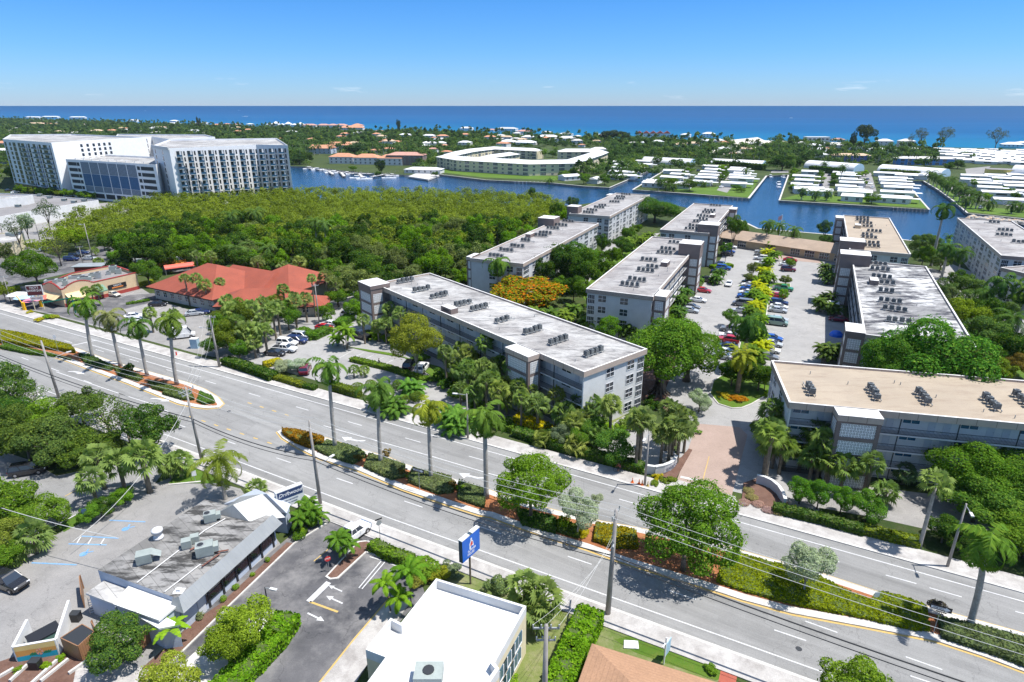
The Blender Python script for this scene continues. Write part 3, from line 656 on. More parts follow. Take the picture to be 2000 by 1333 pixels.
def trunk_unit(name,prof,m,n=10,bend=.0):
 mb=MB();mb.tube([(bend*math.sin(z*1.6),0,z)for z,r in prof],[r for z,r in prof],m,n);return mb.data(name,True)
T_ROY=trunk_unit('trunk',[(0,1.5),(.03,1.25),(.12,1.0),(.35,1.08),(.6,1.0),(.85,.8),(1,.68)],M['ptrunk'])
T_SAB=trunk_unit('trunk',[(0,1.3),(.05,1.0),(.5,.95),(.92,1.0),(1,1.25)],M['strunk'])
T_COC=trunk_unit('trunk',[(0,1.6),(.08,1.05),(.5,.8),(1,.6)],M['ptrunk'],bend=0)
SHAFT=trunk_unit('crownshaft',[(0,.24),(.2,.27),(1.0,.19),(1.5,.10)],M['green'])
BOOT=crown('boots',95,5,160,.3,M['palmleaf'],.9,lo=.1,hi=.5,r0=.5,r1=.6)
def palm(kind,x,y,top,label,s=1.0,lean=(0,0),col=None,group=None,world=None,base=0.0,name=None,rot=None):
 g=world or G(x,y);h=top if top<60 else htop(x,y,top)
 sets,tm,r,c,nm,ex={'royal':(ROY,T_ROY,.27,(.09,.18,.03),'royal_palm',2.4),'coco':(COCO,T_COC,.19,(.07,.14,.02),'coconut_palm',1.6),'sabal':(SAB,T_SAB,.19,(.15,.22,.07),'fan_palm',1.3),'phoenix':(PHX,T_SAB,.36,(.10,.18,.03),'date_palm',1.8),'far':(LOWP,T_COC,.2,(.045,.09,.03),'palm_tree',1.4)}[kind]
 hc=max(.8,h-ex*s)
 t_=thing(name or nm,label,'palm tree',(g[0],g[1],base),0,group)
 if abs(lean[0])+abs(lean[1])>0:
  mb=MB();k=[(0,1.3),(.1,1),(.4,.95),(.7,.85),(1,.7)];mb.tube([(lean[0]*hc*z*z,lean[1]*hc*z*z,hc*z)for z,q in k],[q*r*s for z,q in k],M['ptrunk'],9);obj('trunk',mb.data('trunk',True),t_)
 else:obj('trunk',tm,t_,(0,0,0),0,(r*s,r*s,hc))
 top_=(lean[0]*hc,lean[1]*hc,hc)
 if kind=='royal':obj('crownshaft',SHAFT,t_,top_,0,(s,s,s));top_=(top_[0],top_[1],hc+1.3*s)
 obj('crown',R.choice(sets),t_,top_,R.uniform(0,6.28)if rot is None else rot,(s,s,s*(.95 if kind!='sabal' else 1)),jit(GREEN[col]if isinstance(col,str)else(col or c),.1))
 return t_
def clump(x,y,n,r,h,label,col='lime',s=1.0,group=None,base=0.0,world=None,name='clumping_palm'):
 g=world or G(x,y);t_=thing(name,label,'palm tree',(g[0],g[1],base),0,group);c=jit(GREEN[col]if isinstance(col,str)else col)
 for i in range(n):
  a=2*PI*i/n+R.uniform(-.4,.4);d=r*R.uniform(.25,1)*(0 if n==1 else 1);hh=h*R.uniform(.55,1)-1.2*s;hh=max(hh,.3)
  p=(math.cos(a)*d,math.sin(a)*d,hh);mb=MB();mb.tube([(p[0]*.4,p[1]*.4,0),(p[0]*.75,p[1]*.75,hh*.6),p],[.09,.07,.06],M['strunk'],6);obj('stem',mb.data('stem'),t_)
  obj('crown',R.choice(ARE),t_,p,R.uniform(0,6.28),(s,s,s),c)
 return t_
def inside(poly,X,Y):
 ins=np.zeros(len(X),bool);j=len(poly)-1
 for i in range(len(poly)):
  xi,yi=poly[i];xj,yj=poly[j];ins^=((yi>Y)!=(yj>Y))&(X<(xj-xi)*(Y-yi)/(yj-yi+1e-12)+xi);j=i
 return ins
def scatter(poly,sp,seed=1,jt=.45):
 """jittered world grid inside a pixel polygon"""
 P=px(poly);xs=[p[0]for p in P];ys=[p[1]for p in P];q=np.random.default_rng(seed)
 X,Y=np.meshgrid(np.arange(min(xs),max(xs),sp),np.arange(min(ys),max(ys),sp));X=X.ravel()+q.uniform(-jt,jt,X.size)*sp;Y=Y.ravel()+q.uniform(-jt,jt,Y.size)*sp
 k=inside(P,X,Y);return X[k],Y[k]
def canopy(name,poly,sp,rr,hh,nleaf,size,col,label,cat,seed=3,avoid=(),low=(),tall=False,rz=.75,sprd=.19):
 X,Y=scatter(poly,sp,seed);q=np.random.default_rng(seed)
 lowf=(lambda x,y:.5+.5*np.sin(x*.05+1.3*np.sin(y*.07))*np.cos(y*.06+x*.02))
 for a in avoid:
  k=~inside(px(a),X,Y);X,Y=X[k],Y[k]
 n=len(X);r=q.uniform(*rr,n);h=q.uniform(*hh,n);protos=[]
 if tall:k=q.random(n)<.16;h[k]+=q.uniform(3,7,int(k.sum()));r[k]*=.45
 for lx,ly,lw in low:k=(abs(X-lx)<lw/2+2)&(Y<ly+12)&(Y>ly-65);h[k]=3.4;r[k]*=.55
 for i in range(5):
  L=lobes(9,200+i+seed,rz);P,d=crownpts(L,nleaf,200+i);protos.append((P[:nleaf],d[:nleaf]+np.array([0,0,.3])))
 PP,NN,VV=[],[],[]
 for i in range(n):
  P,d=protos[i%5];a=q.uniform(0,6.28);c,s=math.cos(a),math.sin(a);Rm=np.array([[c,-s,0],[s,c,0],[0,0,1]])
  p=(P*np.array([1,1,min(1.2,h[i]/r[i]*.5)]))@Rm.T*r[i];p[:,2]+=h[i]-r[i]*.6;p+=np.array([X[i],Y[i],0])
  PP.append(p);NN.append(d@Rm.T);VV.append(np.clip(.38+.24*lowf(X[i],Y[i])+q.normal(0,sprd)+q.uniform(-.25,.25,len(p)),0,1))
 me=leafmesh(name,np.concatenate(PP),np.concatenate(NN),size,M['leaf'],v=np.concatenate(VV),aspect=1.5)
 o=obj(name,me,color=GREEN[col]if isinstance(col,str)else col);tag(o,label,cat,kind='stuff');return n
MANG=[(60,520),(150,440),(250,415),(340,398),(560,390),(750,391),(930,394),(1060,402),(1108,420),(1085,440),(1000,480),(930,505),(880,525),(700,530),(560,515),(400,485),(300,475),(200,480),(120,505)]
nm=canopy('mangrove_wood',MANG,3.7,(1.9,3.8),(5.0,8.6),150,.42,(.13,.178,.024),'broad olive green mangrove wood filling the ground behind the red roofed offices','wood',3)
FARL=[(-900,320),(-900,228),(0,235),(300,245),(600,254),(900,262),(1200,272),(1370,276),(1600,281),(1850,292),(1830,330),(1500,330),(1300,334),(1190,360),(1120,345),(860,335),(560,322)]
# ================================================================ VEHICLES
def loft(st,m,mb,n=10):
 """stations: (x, half width, z bottom, z top, roundness)"""
 b=len(mb.v);k=0
 for x,w,z0,z1,rr in st:
  h=z1-z0;r=min(rr,w*.9,h*.45)
  ring=[(-w,z0+r*.5),(-w,z1-r),(-w+r*.3,z1-r*.3),(-w+r,z1),(w-r,z1),(w-r*.3,z1-r*.3),(w,z1-r),(w,z0+r*.5),(w-r*.5,z0),(-w+r*.5,z0)]
  for y,z in ring:mb.v.append((x,y,z))
 K=10;mi=mb.mi(m)
 for i in range(len(st)-1):
  for j in range(K):
   j2=(j+1)%K;mb.f.append((b+i*K+j,b+i*K+j2,b+(i+1)*K+j2,b+(i+1)*K+j));mb.m.append(mi)
 mb.f.append(tuple(b+j for j in range(K))[::-1]);mb.m.append(mi);e=b+(len(st)-1)*K;mb.f.append(tuple(e+j for j in range(K)));mb.m.append(mi)
def cabin(mb,x0,x1,x2,x3,w0,w1,zb,zt,roofmat_):
 """glasshouse: base from x0..x3, roof from x1..x2; glass sides, painted roof and pillars"""
 B=[(x0,-w0,zb),(x3,-w0,zb),(x3,w0,zb),(x0,w0,zb)];T=[(x1,-w1,zt),(x2,-w1,zt),(x2,w1,zt),(x1,w1,zt)]
 return B,T
def make_car(kind):
 body,glass,trim=MB(),MB(),MB();P=M['carpaint']
 if kind=='sedan':
  L,Wd=4.7,.91;st=[(-2.35,.70,.38,.62,.1),(-2.2,.84,.25,.92,.16),(-1.6,.9,.2,1.0,.16),(-.6,.91,.2,.98,.14),(.7,.91,.2,.96,.14),(1.5,.88,.2,.88,.16),(2.15,.8,.25,.74,.16),(2.35,.66,.36,.58,.1)]
  cab=(-1.75,-1.0,.25,1.1,.78,.60,.95,1.44);wx=1.42
 elif kind=='suv':
  L,Wd=4.8,.96;st=[(-2.4,.8,.45,.9,.1),(-2.3,.92,.32,1.1,.14),(-1.4,.96,.28,1.12,.14),(.6,.96,.28,1.12,.14),(1.5,.94,.28,1.08,.16),(2.2,.86,.32,.98,.16),(2.4,.74,.42,.8,.1)]
  cab=(-2.3,-2.05,.35,1.15,.86,.70,1.1,1.76);wx=1.45
 elif kind=='pickup':
  L,Wd=5.6,.98;st=[(-2.8,.86,.5,.95,.06),(-2.75,.96,.42,1.12,.06),(-.6,.97,.36,1.14,.06),(.9,.97,.36,1.14,.12),(1.9,.95,.36,1.12,.14),(2.6,.9,.4,1.04,.14),(2.8,.78,.5,.9,.1)]
  cab=(-.75,-.55,.75,1.35,.86,.72,1.12,1.84);wx=1.75
 else:
  L,Wd=5.4,1.0;st=[(-2.7,.9,.4,1.2,.08),(-2.6,.99,.3,1.3,.1),(1.2,.99,.3,1.3,.1),(1.9,.96,.3,1.15,.16),(2.6,.86,.36,.95,.18),(2.7,.74,.42,.8,.1)]
  cab=(-2.62,-2.5,1.0,1.9,.95,.84,1.25,2.1 if kind=='van' else 2.6);wx=1.75
 loft(st,P,body)
 x0,x1,x2,x3,w0,w1,zb,zt=cab
 def q(t_,f):
  return[(x0+(x1-x0)*t_,-w0+(w0-w1)*t_,zb+(zt-zb)*t_),(x3+(x2-x3)*t_,-w0+(w0-w1)*t_,zb+(zt-zb)*t_),(x3+(x2-x3)*t_,w0-(w0-w1)*t_,zb+(zt-zb)*t_),(x0+(x1-x0)*t_,w0-(w0-w1)*t_,zb+(zt-zb)*t_)]
 A,Bq,Cq=q(-.02,0),q(.86,0),q(1.0,0)
 gm=M['glass']if kind!='cargo' else P
 for i in range(4):
  j=(i+1)%4;glass.face([A[i],A[j],Bq[j],Bq[i]],M['glass']if(kind!='cargo' or i==1)else P);body.face([Bq[i],Bq[j],Cq[j],Cq[i]],P)
 rz=zt+.035;body.face([(p[0]*.96+(x1+x2)*.02,p[1]*.9,rz)for p in Cq],P)
 for i in range(4):
  j=(i+1)%4;a,b=Cq[i],Cq[j];body.face([a,b,(b[0]*.96+(x1+x2)*.02,b[1]*.9,rz),(a[0]*.96+(x1+x2)*.02,a[1]*.9,rz)],P)
 for sx in(-1,1):
  y0,y1=sx*(w0+.012),sx*(w1+.012)
  for a,b in((x0+.02,x1+.02),(x3-.02,x2-.02),((x0+x3)/2-.1,(x1+x2)/2-.1)):body.tube([(a,y0,zb),(b,y1,zt)],.045,P,5)
 if kind=='pickup':trim.box(-2.62,-.8,-.80,.80,1.135,1.15,M['black'])
 body.cbox((.55,0,.98 if kind=='sedan' else 1.14),.08,2*Wd+.22,.12,P)
 trim.cbox((2.33 if kind=='sedan' else L/2-.05,0,.5),.1,1.1,.2,M['black'])
 trim.cbox((0,0,.24),L*.8,2*Wd-.06,.1,M['black'])
 wheel=MB();wheel.tube([(0,-.11,0),(0,.11,0)],.34 if kind=='sedan' else .39,M['tyre'],16);wheel.tube([(0,-.125,0),(0,.125,0)],.2,M['hub'],10)
 hl=MB();hl.cbox((0,0,0),.12,.34,.14,M['lamp']);tl=MB();tl.cbox((0,0,0),.12,.3,.16,M['tail'])
 zl=.66 if kind=='sedan' else .85
 return dict(body=body.data('body',False),windows=glass.data('windows'),underbody=trim.data('trim'),wheel=wheel.data('wheel'),headlight=hl.data('headlight'),tail=tl.data('tail_light'),wx=wx,w=Wd,L=L,zl=zl,r=.34 if kind=='sedan' else .39)
CARS={k:make_car(k)for k in('sedan','suv','pickup','van','cargo')}
CC=dict(white=(.78,.78,.78),silver=(.42,.44,.46),grey=(.16,.17,.18),black=(.015,.015,.018),blue=(.01,.08,.34),navy=(.015,.03,.12),red=(.42,.01,.02),maroon=(.16,.008,.03),green=(.02,.22,.10),teal=(.05,.45,.5),beige=(.6,.56,.48),sage=(.22,.32,.27))
def car(kind,x,y,ang,colr,label,group=None,world=None,z=.03,full=True,name='parked_car',cat=None):
 d=CARS[kind];g=world or G(x,y);k=d['L']/2
 nm={'sedan':'car','suv':'car','pickup':'pickup_truck','van':'van','cargo':'van'}[kind]
 t_=thing(name if nm=='car' else nm,label,cat or nm.replace('_',' '),(g[0],g[1],z),ang,group);c=CC[colr]
 obj('body',d['body'],t_,color=c);obj('windows',d['windows'],t_,color=c)
 obj('underbody',d['underbody'],t_)
 for sx in(-1,1):
  for sy in(-1,1):obj('wheel',d['wheel'],t_,(sx*d['wx'],sy*(d['w']-.1),d['r']))
 if full:
  for sy in(-1,1):
   obj('headlight',d['headlight'],t_,(k-.13,sy*(d['w']-.3),d['zl']));obj('tail_light',d['tail'],t_,(-k+.07,sy*(d['w']-.27),d['zl']+.06))
 return t_
 # ================================================================ APARTMENT BLOCKS
def window_mesh(w,h,m=None,bars=1,cross=True,fr=.07):
 """frame stands proud of the pane; faces -y"""
 mb=MB();mb.box(-w/2,w/2,-.03,.0,0,h,m or M['glass'])
 for x in[-w/2+i*w/(bars+1)for i in range(bars+2)]:mb.box(x-fr/2,x+fr/2,-.07,-.031,0,h,M['frame'])
 zz=[0,h]+([h/2]if cross else[])
 for z in zz:mb.box(-w/2-fr/2,w/2+fr/2,-.075,-.072+.04,z-fr/2,z+fr/2,M['frame'])
 return mb.data('window')
WIN=dict(end=window_mesh(1.9,1.6),strip=window_mesh(2.2,.75,cross=False),blue=window_mesh(2.2,.75,M['bglass'],cross=False),small=window_mesh(1.0,1.5,bars=0),porch=window_mesh(3.6,2.15,bars=3,fr=.09),sash=window_mesh(1.5,1.5))
_d=MB();_d.box(-.48,.48,-.05,0,0,2.1,M['door']);_d.box(.3,.38,-.08,-.051,1,1.1,M['metal']);DOOR=_d.data('door')
def condenser_data():
 mb=MB();prof=[]
 mb.box(-.38,.38,-.38,.38,0,.78,M['unit'])
 for k in range(6):mb.box(-.395,.395,-.395,.395,.08+k*.11,.10+k*.11,M['metal'])
 mb.tube([(0,0,.781),(0,0,.84)],.33,M['metal'],12);mb.tube([(0,0,.841),(0,0,.85)],.27,M['dark'],12);return mb.data('condenser')
COND=condenser_data()
_r=MB();_r.box(-.45,-.37,-2.4,2.4,.28,.36,M['metal']);_r.box(.37,.45,-2.4,2.4,.28,.36,M['metal'])
for _y in(-2.2,0,2.2):
 for _x in(-.41,.41):_r.cbox((_x,_y,.14),.08,.08,.28,M['metal'])
RACK=_r.data('stand')
def condensers(p,rz,z,label,n=4,flip=0,group=None):
 t_=thing('condenser_rack',label,'air conditioner',(p[0],p[1],z),rz,group);obj('stand',RACK,t_)
 for i in range(n):
  obj('condenser',COND,t_,(R.uniform(-.05,.05),-1.75+i*1.16+R.uniform(-.08,.08),.36),R.choice((0,PI/2,PI)),(1,1,R.choice((1,1,.85,1.1))))
def apartment(name,label,O,U,L,D,H=11.5,roof='roof_w',det=1.0,gal=True,porch=True,end0=True,end1=False,tow=(),floors=4,fas='fascia',low=.0,wall='offwhite',racks=(),rname='',hatch=None,blue=False):
 """O: roof corner on the gallery side; U: unit vector along; gallery faces local -y, x runs 0..L, depth 0..D"""
 ang=math.atan2(U[1],U[0]);t_=thing(name,label,'apartment building',(O[0],O[1],0),ang);fh=(H-.95)/floors
 gy=1.65 if gal else .3
 w=MB();w.box(.3,L-.3,gy,D-.3,0,H-.9,M[wall])
 if gal:
  for x in(.3,L-.3-.25):w.box(x,x+.25,.3,gy-.003,0,H-.93,M[wall])
 w.build('wall',t_)
 rf=MB();rf.box(.32,L-.32,.32,D-.32,H-.55,H-.35,M[roof]);rf.build('roof',t_)
 f=MB();hf=1.0
 for x0,x1,y0,y1 in((0,L,0,.31),(0,L,D-.31,D),(0,.31,.313,D-.313),(L-.31,L,.313,D-.313)):f.box(x0,x1,y0,y1,H-hf,H,M['coping'],M[fas])
 f.build('parapet',t_)
 n=max(2,int(round((L-2)/6.8)));bw=(L-.8)/n
 if gal:
  for k in range(1,floors):
   s=MB();s.box(.56,L-.56,.25,gy-.004,k*fh-.2,k*fh,M['offwhite']);s.build('walkway',t_)
  for k in range(0 if det>1 else 1,floors):
   r_=MB();z=k*fh;st=.16 if det>1 else .4
   r_.box(.56,L-.56,.27,.31,z+1.0,z+1.06,M['rail']);r_.box(.56,L-.56,.27,.31,z+.1,z+.15,M['rail'])
   x=.6
   while x<L-.6:r_.box(x,x+.03,.275,.305,z+.151,z+.999,M['rail']);x+=st
   r_.build('railing',t_)
  for i in range(1,n):
   p=MB();p.box(-.06,.06,-.06,.06,0,H-1.01,M['rail']);p.build('post',t_,(i*bw+.4,.36,0))
  wd=WIN['blue']if blue else WIN['strip']
  for k in range(floors):
   for i in range(n):
    x0=.4+i*bw;z=k*fh+.03
    if any(a-.5<x0+bw/2<b+.5 for a,b in[(q[0],q[1])for q in tow]):pass
    obj('door',DOOR,t_,(x0+bw*.62,gy,z));obj('window',wd,t_,(x0+bw*.25,gy,z+1.25))
    if det>1:obj('door',DOOR,t_,(x0+bw*.88,gy,z))
 if porch:
  m2=max(2,int(L/5.2));b2=L/m2
  for k in range(floors):
   for i in range(m2):
    x=(i+.5)*b2;z=k*fh+.12
    if i%2==0:obj('porch_screen',WIN['porch'],t_,(x,D-.3,z),PI)
    else:obj('window',WIN['sash'],t_,(x,D-.3,z+.8),PI)
 for flag,x,rz,sx in((end0,.3,-PI/2,-1),(end1,L-.3,PI/2,1)):
  if not flag:continue
  for k in range(floors):
   for y in(D*.42,D*.75):
    obj('window',WIN['end'],t_,(x,y,k*fh+.75),rz)
   if porch:obj('porch_screen',WIN['porch'],t_,(x,D-.3-1.0,k*fh+.12),rz,(.45,1,1))
 for q in tow:
  x0,x1,y0,y1,ext=q;T=MB();tb=M['taupe'];zt=H+ext
  # open frame: corner piers, spandrels; block panels sit between
  T.box(x0,x0+.5,y0,y1,0,zt-.9,tb);T.box(x1-.5,x1,y0,y1,0,zt-.9,tb)
  for k in range(floors+1):
   z0=k*fh-.3 if k else 0;T.box(x0+.501,x1-.501,y0+.02,y1,max(z0,0),min(k*fh+.25,zt-.9)if k<floors else zt-.9,tb)
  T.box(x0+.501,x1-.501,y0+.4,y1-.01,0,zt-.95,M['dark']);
  s=T.build('stair_tower',t_)
  if y0<.2 or True:
   c=MB();c.box(x0-.1,x1+.1,y0-.1,y1 if ext else min(y1,.31),zt-.9,zt,M['coping'],M[fas]if not ext else M['taupe']);c.build('tower_cap',s)
  for k in range(floors):
   bmsh=MB();bmsh.box(x0+.51,x1-.51,y0+.1,y0+.22,k*fh+.26,(k+1)*fh-.31,M['breeze']);bmsh.build('block_screen',s)
   bmsh=MB();bmsh.box(x0-.03,x0+.0,y0+.5,max(y0+.9,-.3),k*fh+.26,(k+1)*fh-.31,M['breeze'])
   bmsh.build('block_screen',s);bmsh=MB();bmsh.box(x1,x1+.03,y0+.5,max(y0+.9,-.3),k*fh+.26,(k+1)*fh-.31,M['breeze']);bmsh.build('block_screen',s)
 if hatch:
  h=MB();h.box(hatch[0],hatch[0]+3.6,hatch[1],hatch[1]+1.8,H-.35,H+.8,M['coping'],M['taupe']if roof!='roof_t' else M['tan']);h.box(hatch[0]+.8,hatch[0]+2.8,hatch[1]-.02,hatch[1]+.01,H+.05,H+.4,M['dark']);h.build('roof_hatch_house',t_)
  # roof clutter that belongs to the roof
 for i in range(int(10*min(det,1.3))):
  v=MB();v.tube([(0,0,0),(0,0,.5)],.06,M['metal'],6);v.build('vent_pipe',t_,(R.uniform(3,L-3),R.uniform(2,D-2),H-.35))
 for i,(rx,ry)in enumerate(racks):
  g=G(rx,ry+3,H-.35)
  d=['nearest','second nearest','third','fourth','fifth','sixth','seventh','eighth','ninth','tenth','eleventh'][min(i,10)]
  condensers(g,ang,H-.35,'%s row of dark condensers on the %s'%(d,rname),4 if i!=3 else 3,group='condensers on the '+rname)
 return t_
def unit(a,b,z=11.5):
 p,q=V3(*a,z),V3(*b,z);d=(q-p).normalized();return(d.x,d.y),(q-p).length
HH=11.5
# B1 centre block: gallery side faces the boulevard
b1=V3(1141,727,HH);u1,_=unit((768,570),(1141,727));L1=69.0
o1=(b1.x-u1[0]*L1,b1.y-u1[1]*L1)
def loc_of(O,U,x,y):return(O[0]+U[0]*x-U[1]*y,O[1]+U[1]*x+U[0]*y)
apartment('apartment_block','long central four storey block with stained white roof and walkways facing the boulevard',o1,u1,L1,15.8,det=1.6,roof='roof_w',end0=False,end1=True,wall='white',racks=[(1159,690),(1090,667),(1041,647),(985,625),(936,602),(904,594),(858,578),(824,566),(792,549)],rname='long central block',tow=[(L1-16.5,L1-10.5,-2.6,.2,0),(-1.5,4.5,-3.2,1.8,.8)],hatch=(27,1.0))
def block(name,label,near,far,side,L,D,**k):
 """near/far: two roof corners on the gallery edge; side=+1 if U runs near->far has the body on its left"""
 p,q=V3(*near,HH),V3(*far,HH);d=(q-p).normalized()
 if side>0:apartment(name,label,(p.x,p.y),(d.x,d.y),L,D,**k)
 else:o=p+d*L;apartment(name,label,(o.x,o.y),(-d.x,-d.y),L,D,**k)
block('apartment_block','grey roofed block by the mangrove wood with a stair tower at its far end',(917,504),(1069,437.5),-1,68,16.3,roof='roof_g',det=.8,end0=False,end1=True,tow=[(62,67,-1.5,2.5,0),(6,12,-2.5,3.5,2.4)],hatch=(30,2),racks=[(969,500),(989,489),(1010,481),(1030,470),(1057,460),(1065,455),(1080,446),(1096,440),(1110,432)],rname='block beside the wood')
block('apartment_block','white block with screened porches by the waterway behind the big round tree',(1111,417),(1205,376),-1,68,16.6,roof='roof_g',det=.8,end0=False,end1=True,tow=[(61,66,-1.5,3,2.4),(4,10,-2,.2,0)],racks=[(1149,415),(1156,410),(1170,405),(1179,401),(1200,394),(1209,388),(1212,384),(1222,379)],rname='white porch block at the waterway')
g4=V3(1276,580,HH);u4,_=unit((1145,564),(1275,461));apartment('apartment_block','grey roofed block left of the condo car park with a tall taupe stair tower halfway',(g4.x,g4.y),u4,68,15.6,roof='roof_g',det=1.0,end0=True,tow=[(1,6.5,-2.6,.2,0),(46,52,-2.8,3.2,3.0)],hatch=(30,3),racks=[(1230,557),(1244,547),(1260,529),(1269,521),(1267,508),(1297,494),(1304,487),(1320,474)],rname='block left of the condo car park',porch=True)
g5=V3(1385,456,HH);u5,_=unit((1290,447.5),(1356,396));apartment('apartment_block','grey roofed block at the far left corner of the condo car park by the water',(g5.x,g5.y),u5,68,16.3,roof='roof_g',det=.8,end0=True,tow=[(1,7,-2.6,4,2.6),(55,61,-2.6,.2,.3)],hatch=(34,3),racks=[(1350,447),(1357,441),(1365,433),(1370,428),(1372,422),(1382,415),(1386,411),(1397,401)],rname='far left car park block')
block('apartment_block','tan roofed block at the far right corner of the condo car park',(1659,487),(1647,420),-1,68,15.7,roof='roof_t',det=.8,end0=False,end1=True,tow=[(60,66,-2.6,4,2.0),(2,8,-2.6,.2,0)],hatch=(24,3),racks=[(1702,481),(1701,475),(1697,464),(1697,459),(1707,452),(1690,442),(1690,436),(1684,430),(1684,425)],rname='tan roof at the far right')
block('apartment_block','block with black stained white roof on the right of the condo car park',(1688,653),(1666,520),-1,66,17.5,roof='roof_s',det=1.0,end0=False,end1=True,tow=[(60.5,66,-3.0,.2,.2),(0,6,-3.2,4,2.6)],hatch=(22,3),racks=[(1754,628),(1747,605),(1738,589),(1736,570),(1727,553),(1721,542),(1718,527),(1714,516)],rname='black stained white roof')
g8=V3(1541,786,HH);u8,_=unit((1541,786),(1704,801));apartment('apartment_block','tan roofed block with blue shaded walkways at the right edge, nearest the camera',(g8.x,g8.y),u8,66,16.2,roof='roof_t',det=1.6,end0=True,wall='white',blue=True,tow=[(6.0,11.5,-2.6,.2,0)],racks=[],floors=4)
for i,(x,y)in enumerate([(1580,757),(1705,766),(1802,775),(1934,786),(1996,780)]):
 condensers(G(x,y+6,11.15),math.atan2(u8[1],u8[0]),11.15,'%s condenser row from the left on the near tan roof'%['first','second','third','fourth','last'][i],3 if i==0 else 4,group='condensers on the near tan roof')
block('apartment_block','white roofed block with dark screened porches beyond the garden at the right edge',(1990,500),(1999,437),-1,68,16,roof='roof_g',det=.6,gal=False,tow=[],end0=False,end1=False)if 0 else None
g9=V3(1955.7,499,HH);f9=V3(1870,426,HH);d9=(g9-f9).normalized();apartment('apartment_block','white roofed block with dark screened porches beyond the garden at the right edge',(g9.x-d9.y*-16*-1+0,g9.y),(1,0),1,1)if 0 else None
n9=Vector((-d9.y,d9.x));o9=g9.xy+n9*17
apartment('apartment_block','white roofed block with dark screened porches beyond the garden at the right edge',(o9.x,o9.y),(-d9.x,-d9.y),70,17,roof='roof_g',det=.8,gal=False,end0=True,racks=[(1992,473),(1960,459),(1962,450),(1937,434)],rname='porch block at the right edge')
w9=V3(1979,518,HH-1.5);apartment('apartment_block','near wing of white block, cut by the right edge of the view',(w9.x,w9.y-15),(math.cos(.25),math.sin(.25)),30,15,H=9.5,floors=3,roof='roof_g',det=.6,gal=False,porch=False,end0=True)
# ================================================================ HOTEL AND GARAGE
def poly_building(name,label,cat,pts,z,wallm,roofm,par=.9,tops=None):
 P=[G(x,y,z)for x,y in pts];g=P[0];t_=thing(name,label,cat,(g[0],g[1],0));Q=[(a-g[0],b-g[1])for a,b in P]
 MB().prism(Q,0,z-par,M[roofm],M[wallm]).build('wall',t_)
 q=inset(Q,.0);a=sum(Q[i][0]*Q[(i+1)%len(Q)][1]-Q[(i+1)%len(Q)][0]*Q[i][1]for i in range(len(Q)));q=Q if a>0 else Q[::-1];inn=inset(q,.4);m=MB()
 for i in range(len(q)):
  j=(i+1)%len(q);m.prism([q[i],q[j],inn[j],inn[i]],z-par-.01,z,M['coping'],M[wallm])
 m.build('parapet',t_);return t_,Q
def facade(t_,A,B,z0,z1,cols,rows,spec,out=.0):
 """spec: list of (kind, x0, x1) fractions of the facade; each row gets one piece"""
 A,B=Vector(A),Vector(B);d=(B-A);L=d.length;d.normalize();ang=math.atan2(d.y,d.x);fh=(z1-z0)/rows
 cache={}
 for kind,f0,f1 in spec:
  w=(f1-f0)*L;x=(f0+f1)/2*L;key=(kind,round(w,2))
  if key not in cache:
   mb=MB()
   if kind=='b':
    mb.box(-w/2,w/2,-.02,.0,.0,fh-.25,M['glass']);mb.box(-w/2+w*.55,w/2-w*.12,-.05,-.021,.0,fh-.3,M['frame']);mb.box(-w/2,w/2,-1.1,-.06,-.22,-.04,M['hotelw']);mb.box(-w/2,w/2,-1.1,-1.06,-.039,.95,M['bglass']);nm='balcony'
   elif kind=='w':mb.box(-w/2,w/2,-.05,0,.5,fh-.35,M['glass']);nm='window'
   elif kind=='s':mb.box(-w/2,w/2,-.05,0,.15,fh-.2,M['glass']);mb.box(-w/2,w/2,-.12,-.051,-.15,.1,M['white']);nm='window'
   elif kind=='o':mb.box(-w/2,w/2,-.05,0,.9,fh-.5,M['dark']);nm='garage_opening'
   elif kind=='l':mb.box(-w/2,w/2,-.06,0,.0,fh-.02,M['louvre']);nm='louvre_panel'
   elif kind=='g':mb.box(-w/2,w/2,-.06,0,.0,fh-.02,M['gscreen']);nm='screen_panel'
   cache[key]=(nm,mb.data(nm))
  for r_ in range(rows):
   p=A+d*x;obj(cache[key][0],cache[key][1],t_,(p.x,p.y,z0+r_*fh),ang)
 return ang
M['louvre']=stripes('blue_louvres',(.03,.11,.24),(.01,.04,.1),1.6,2,.2);M['gscreen']=stripes('grey_screens',(.20,.24,.30),(.05,.07,.1),.9,0,.3)
M['louvre'].use_fake_user=False
# right slab
pH3=[(297,285),(330,290),(500,283),(562,284),(540,270),(330,273)]
t3,Q3=poly_building('hotel_block','white slab hotel with stacked balconies on the right of the grey garage','hotel',pH3,30.5,'hotelw','roof_w')
spec=[]
for i in range(11):
 a=.05+i*.086;spec+=[('b',a,a+.045),('w',a+.055,a+.068)]
facade(t3,Q3[1],Q3[3],2.0,29.2,0,9,spec[:22])
facade(t3,Q3[0],Q3[1],2.0,29.2,0,9,[('w',.12,.17),('w',.55,.60)])
ed=MB();ed.prism([tuple(Vector(p)+Vector((-.4,-.4)))for p in(Q3[0],Q3[1])]+[tuple(Vector(p))for p in(Q3[1],Q3[0])],29.6,31,M['white']);ed.build('roof_edge',t3)
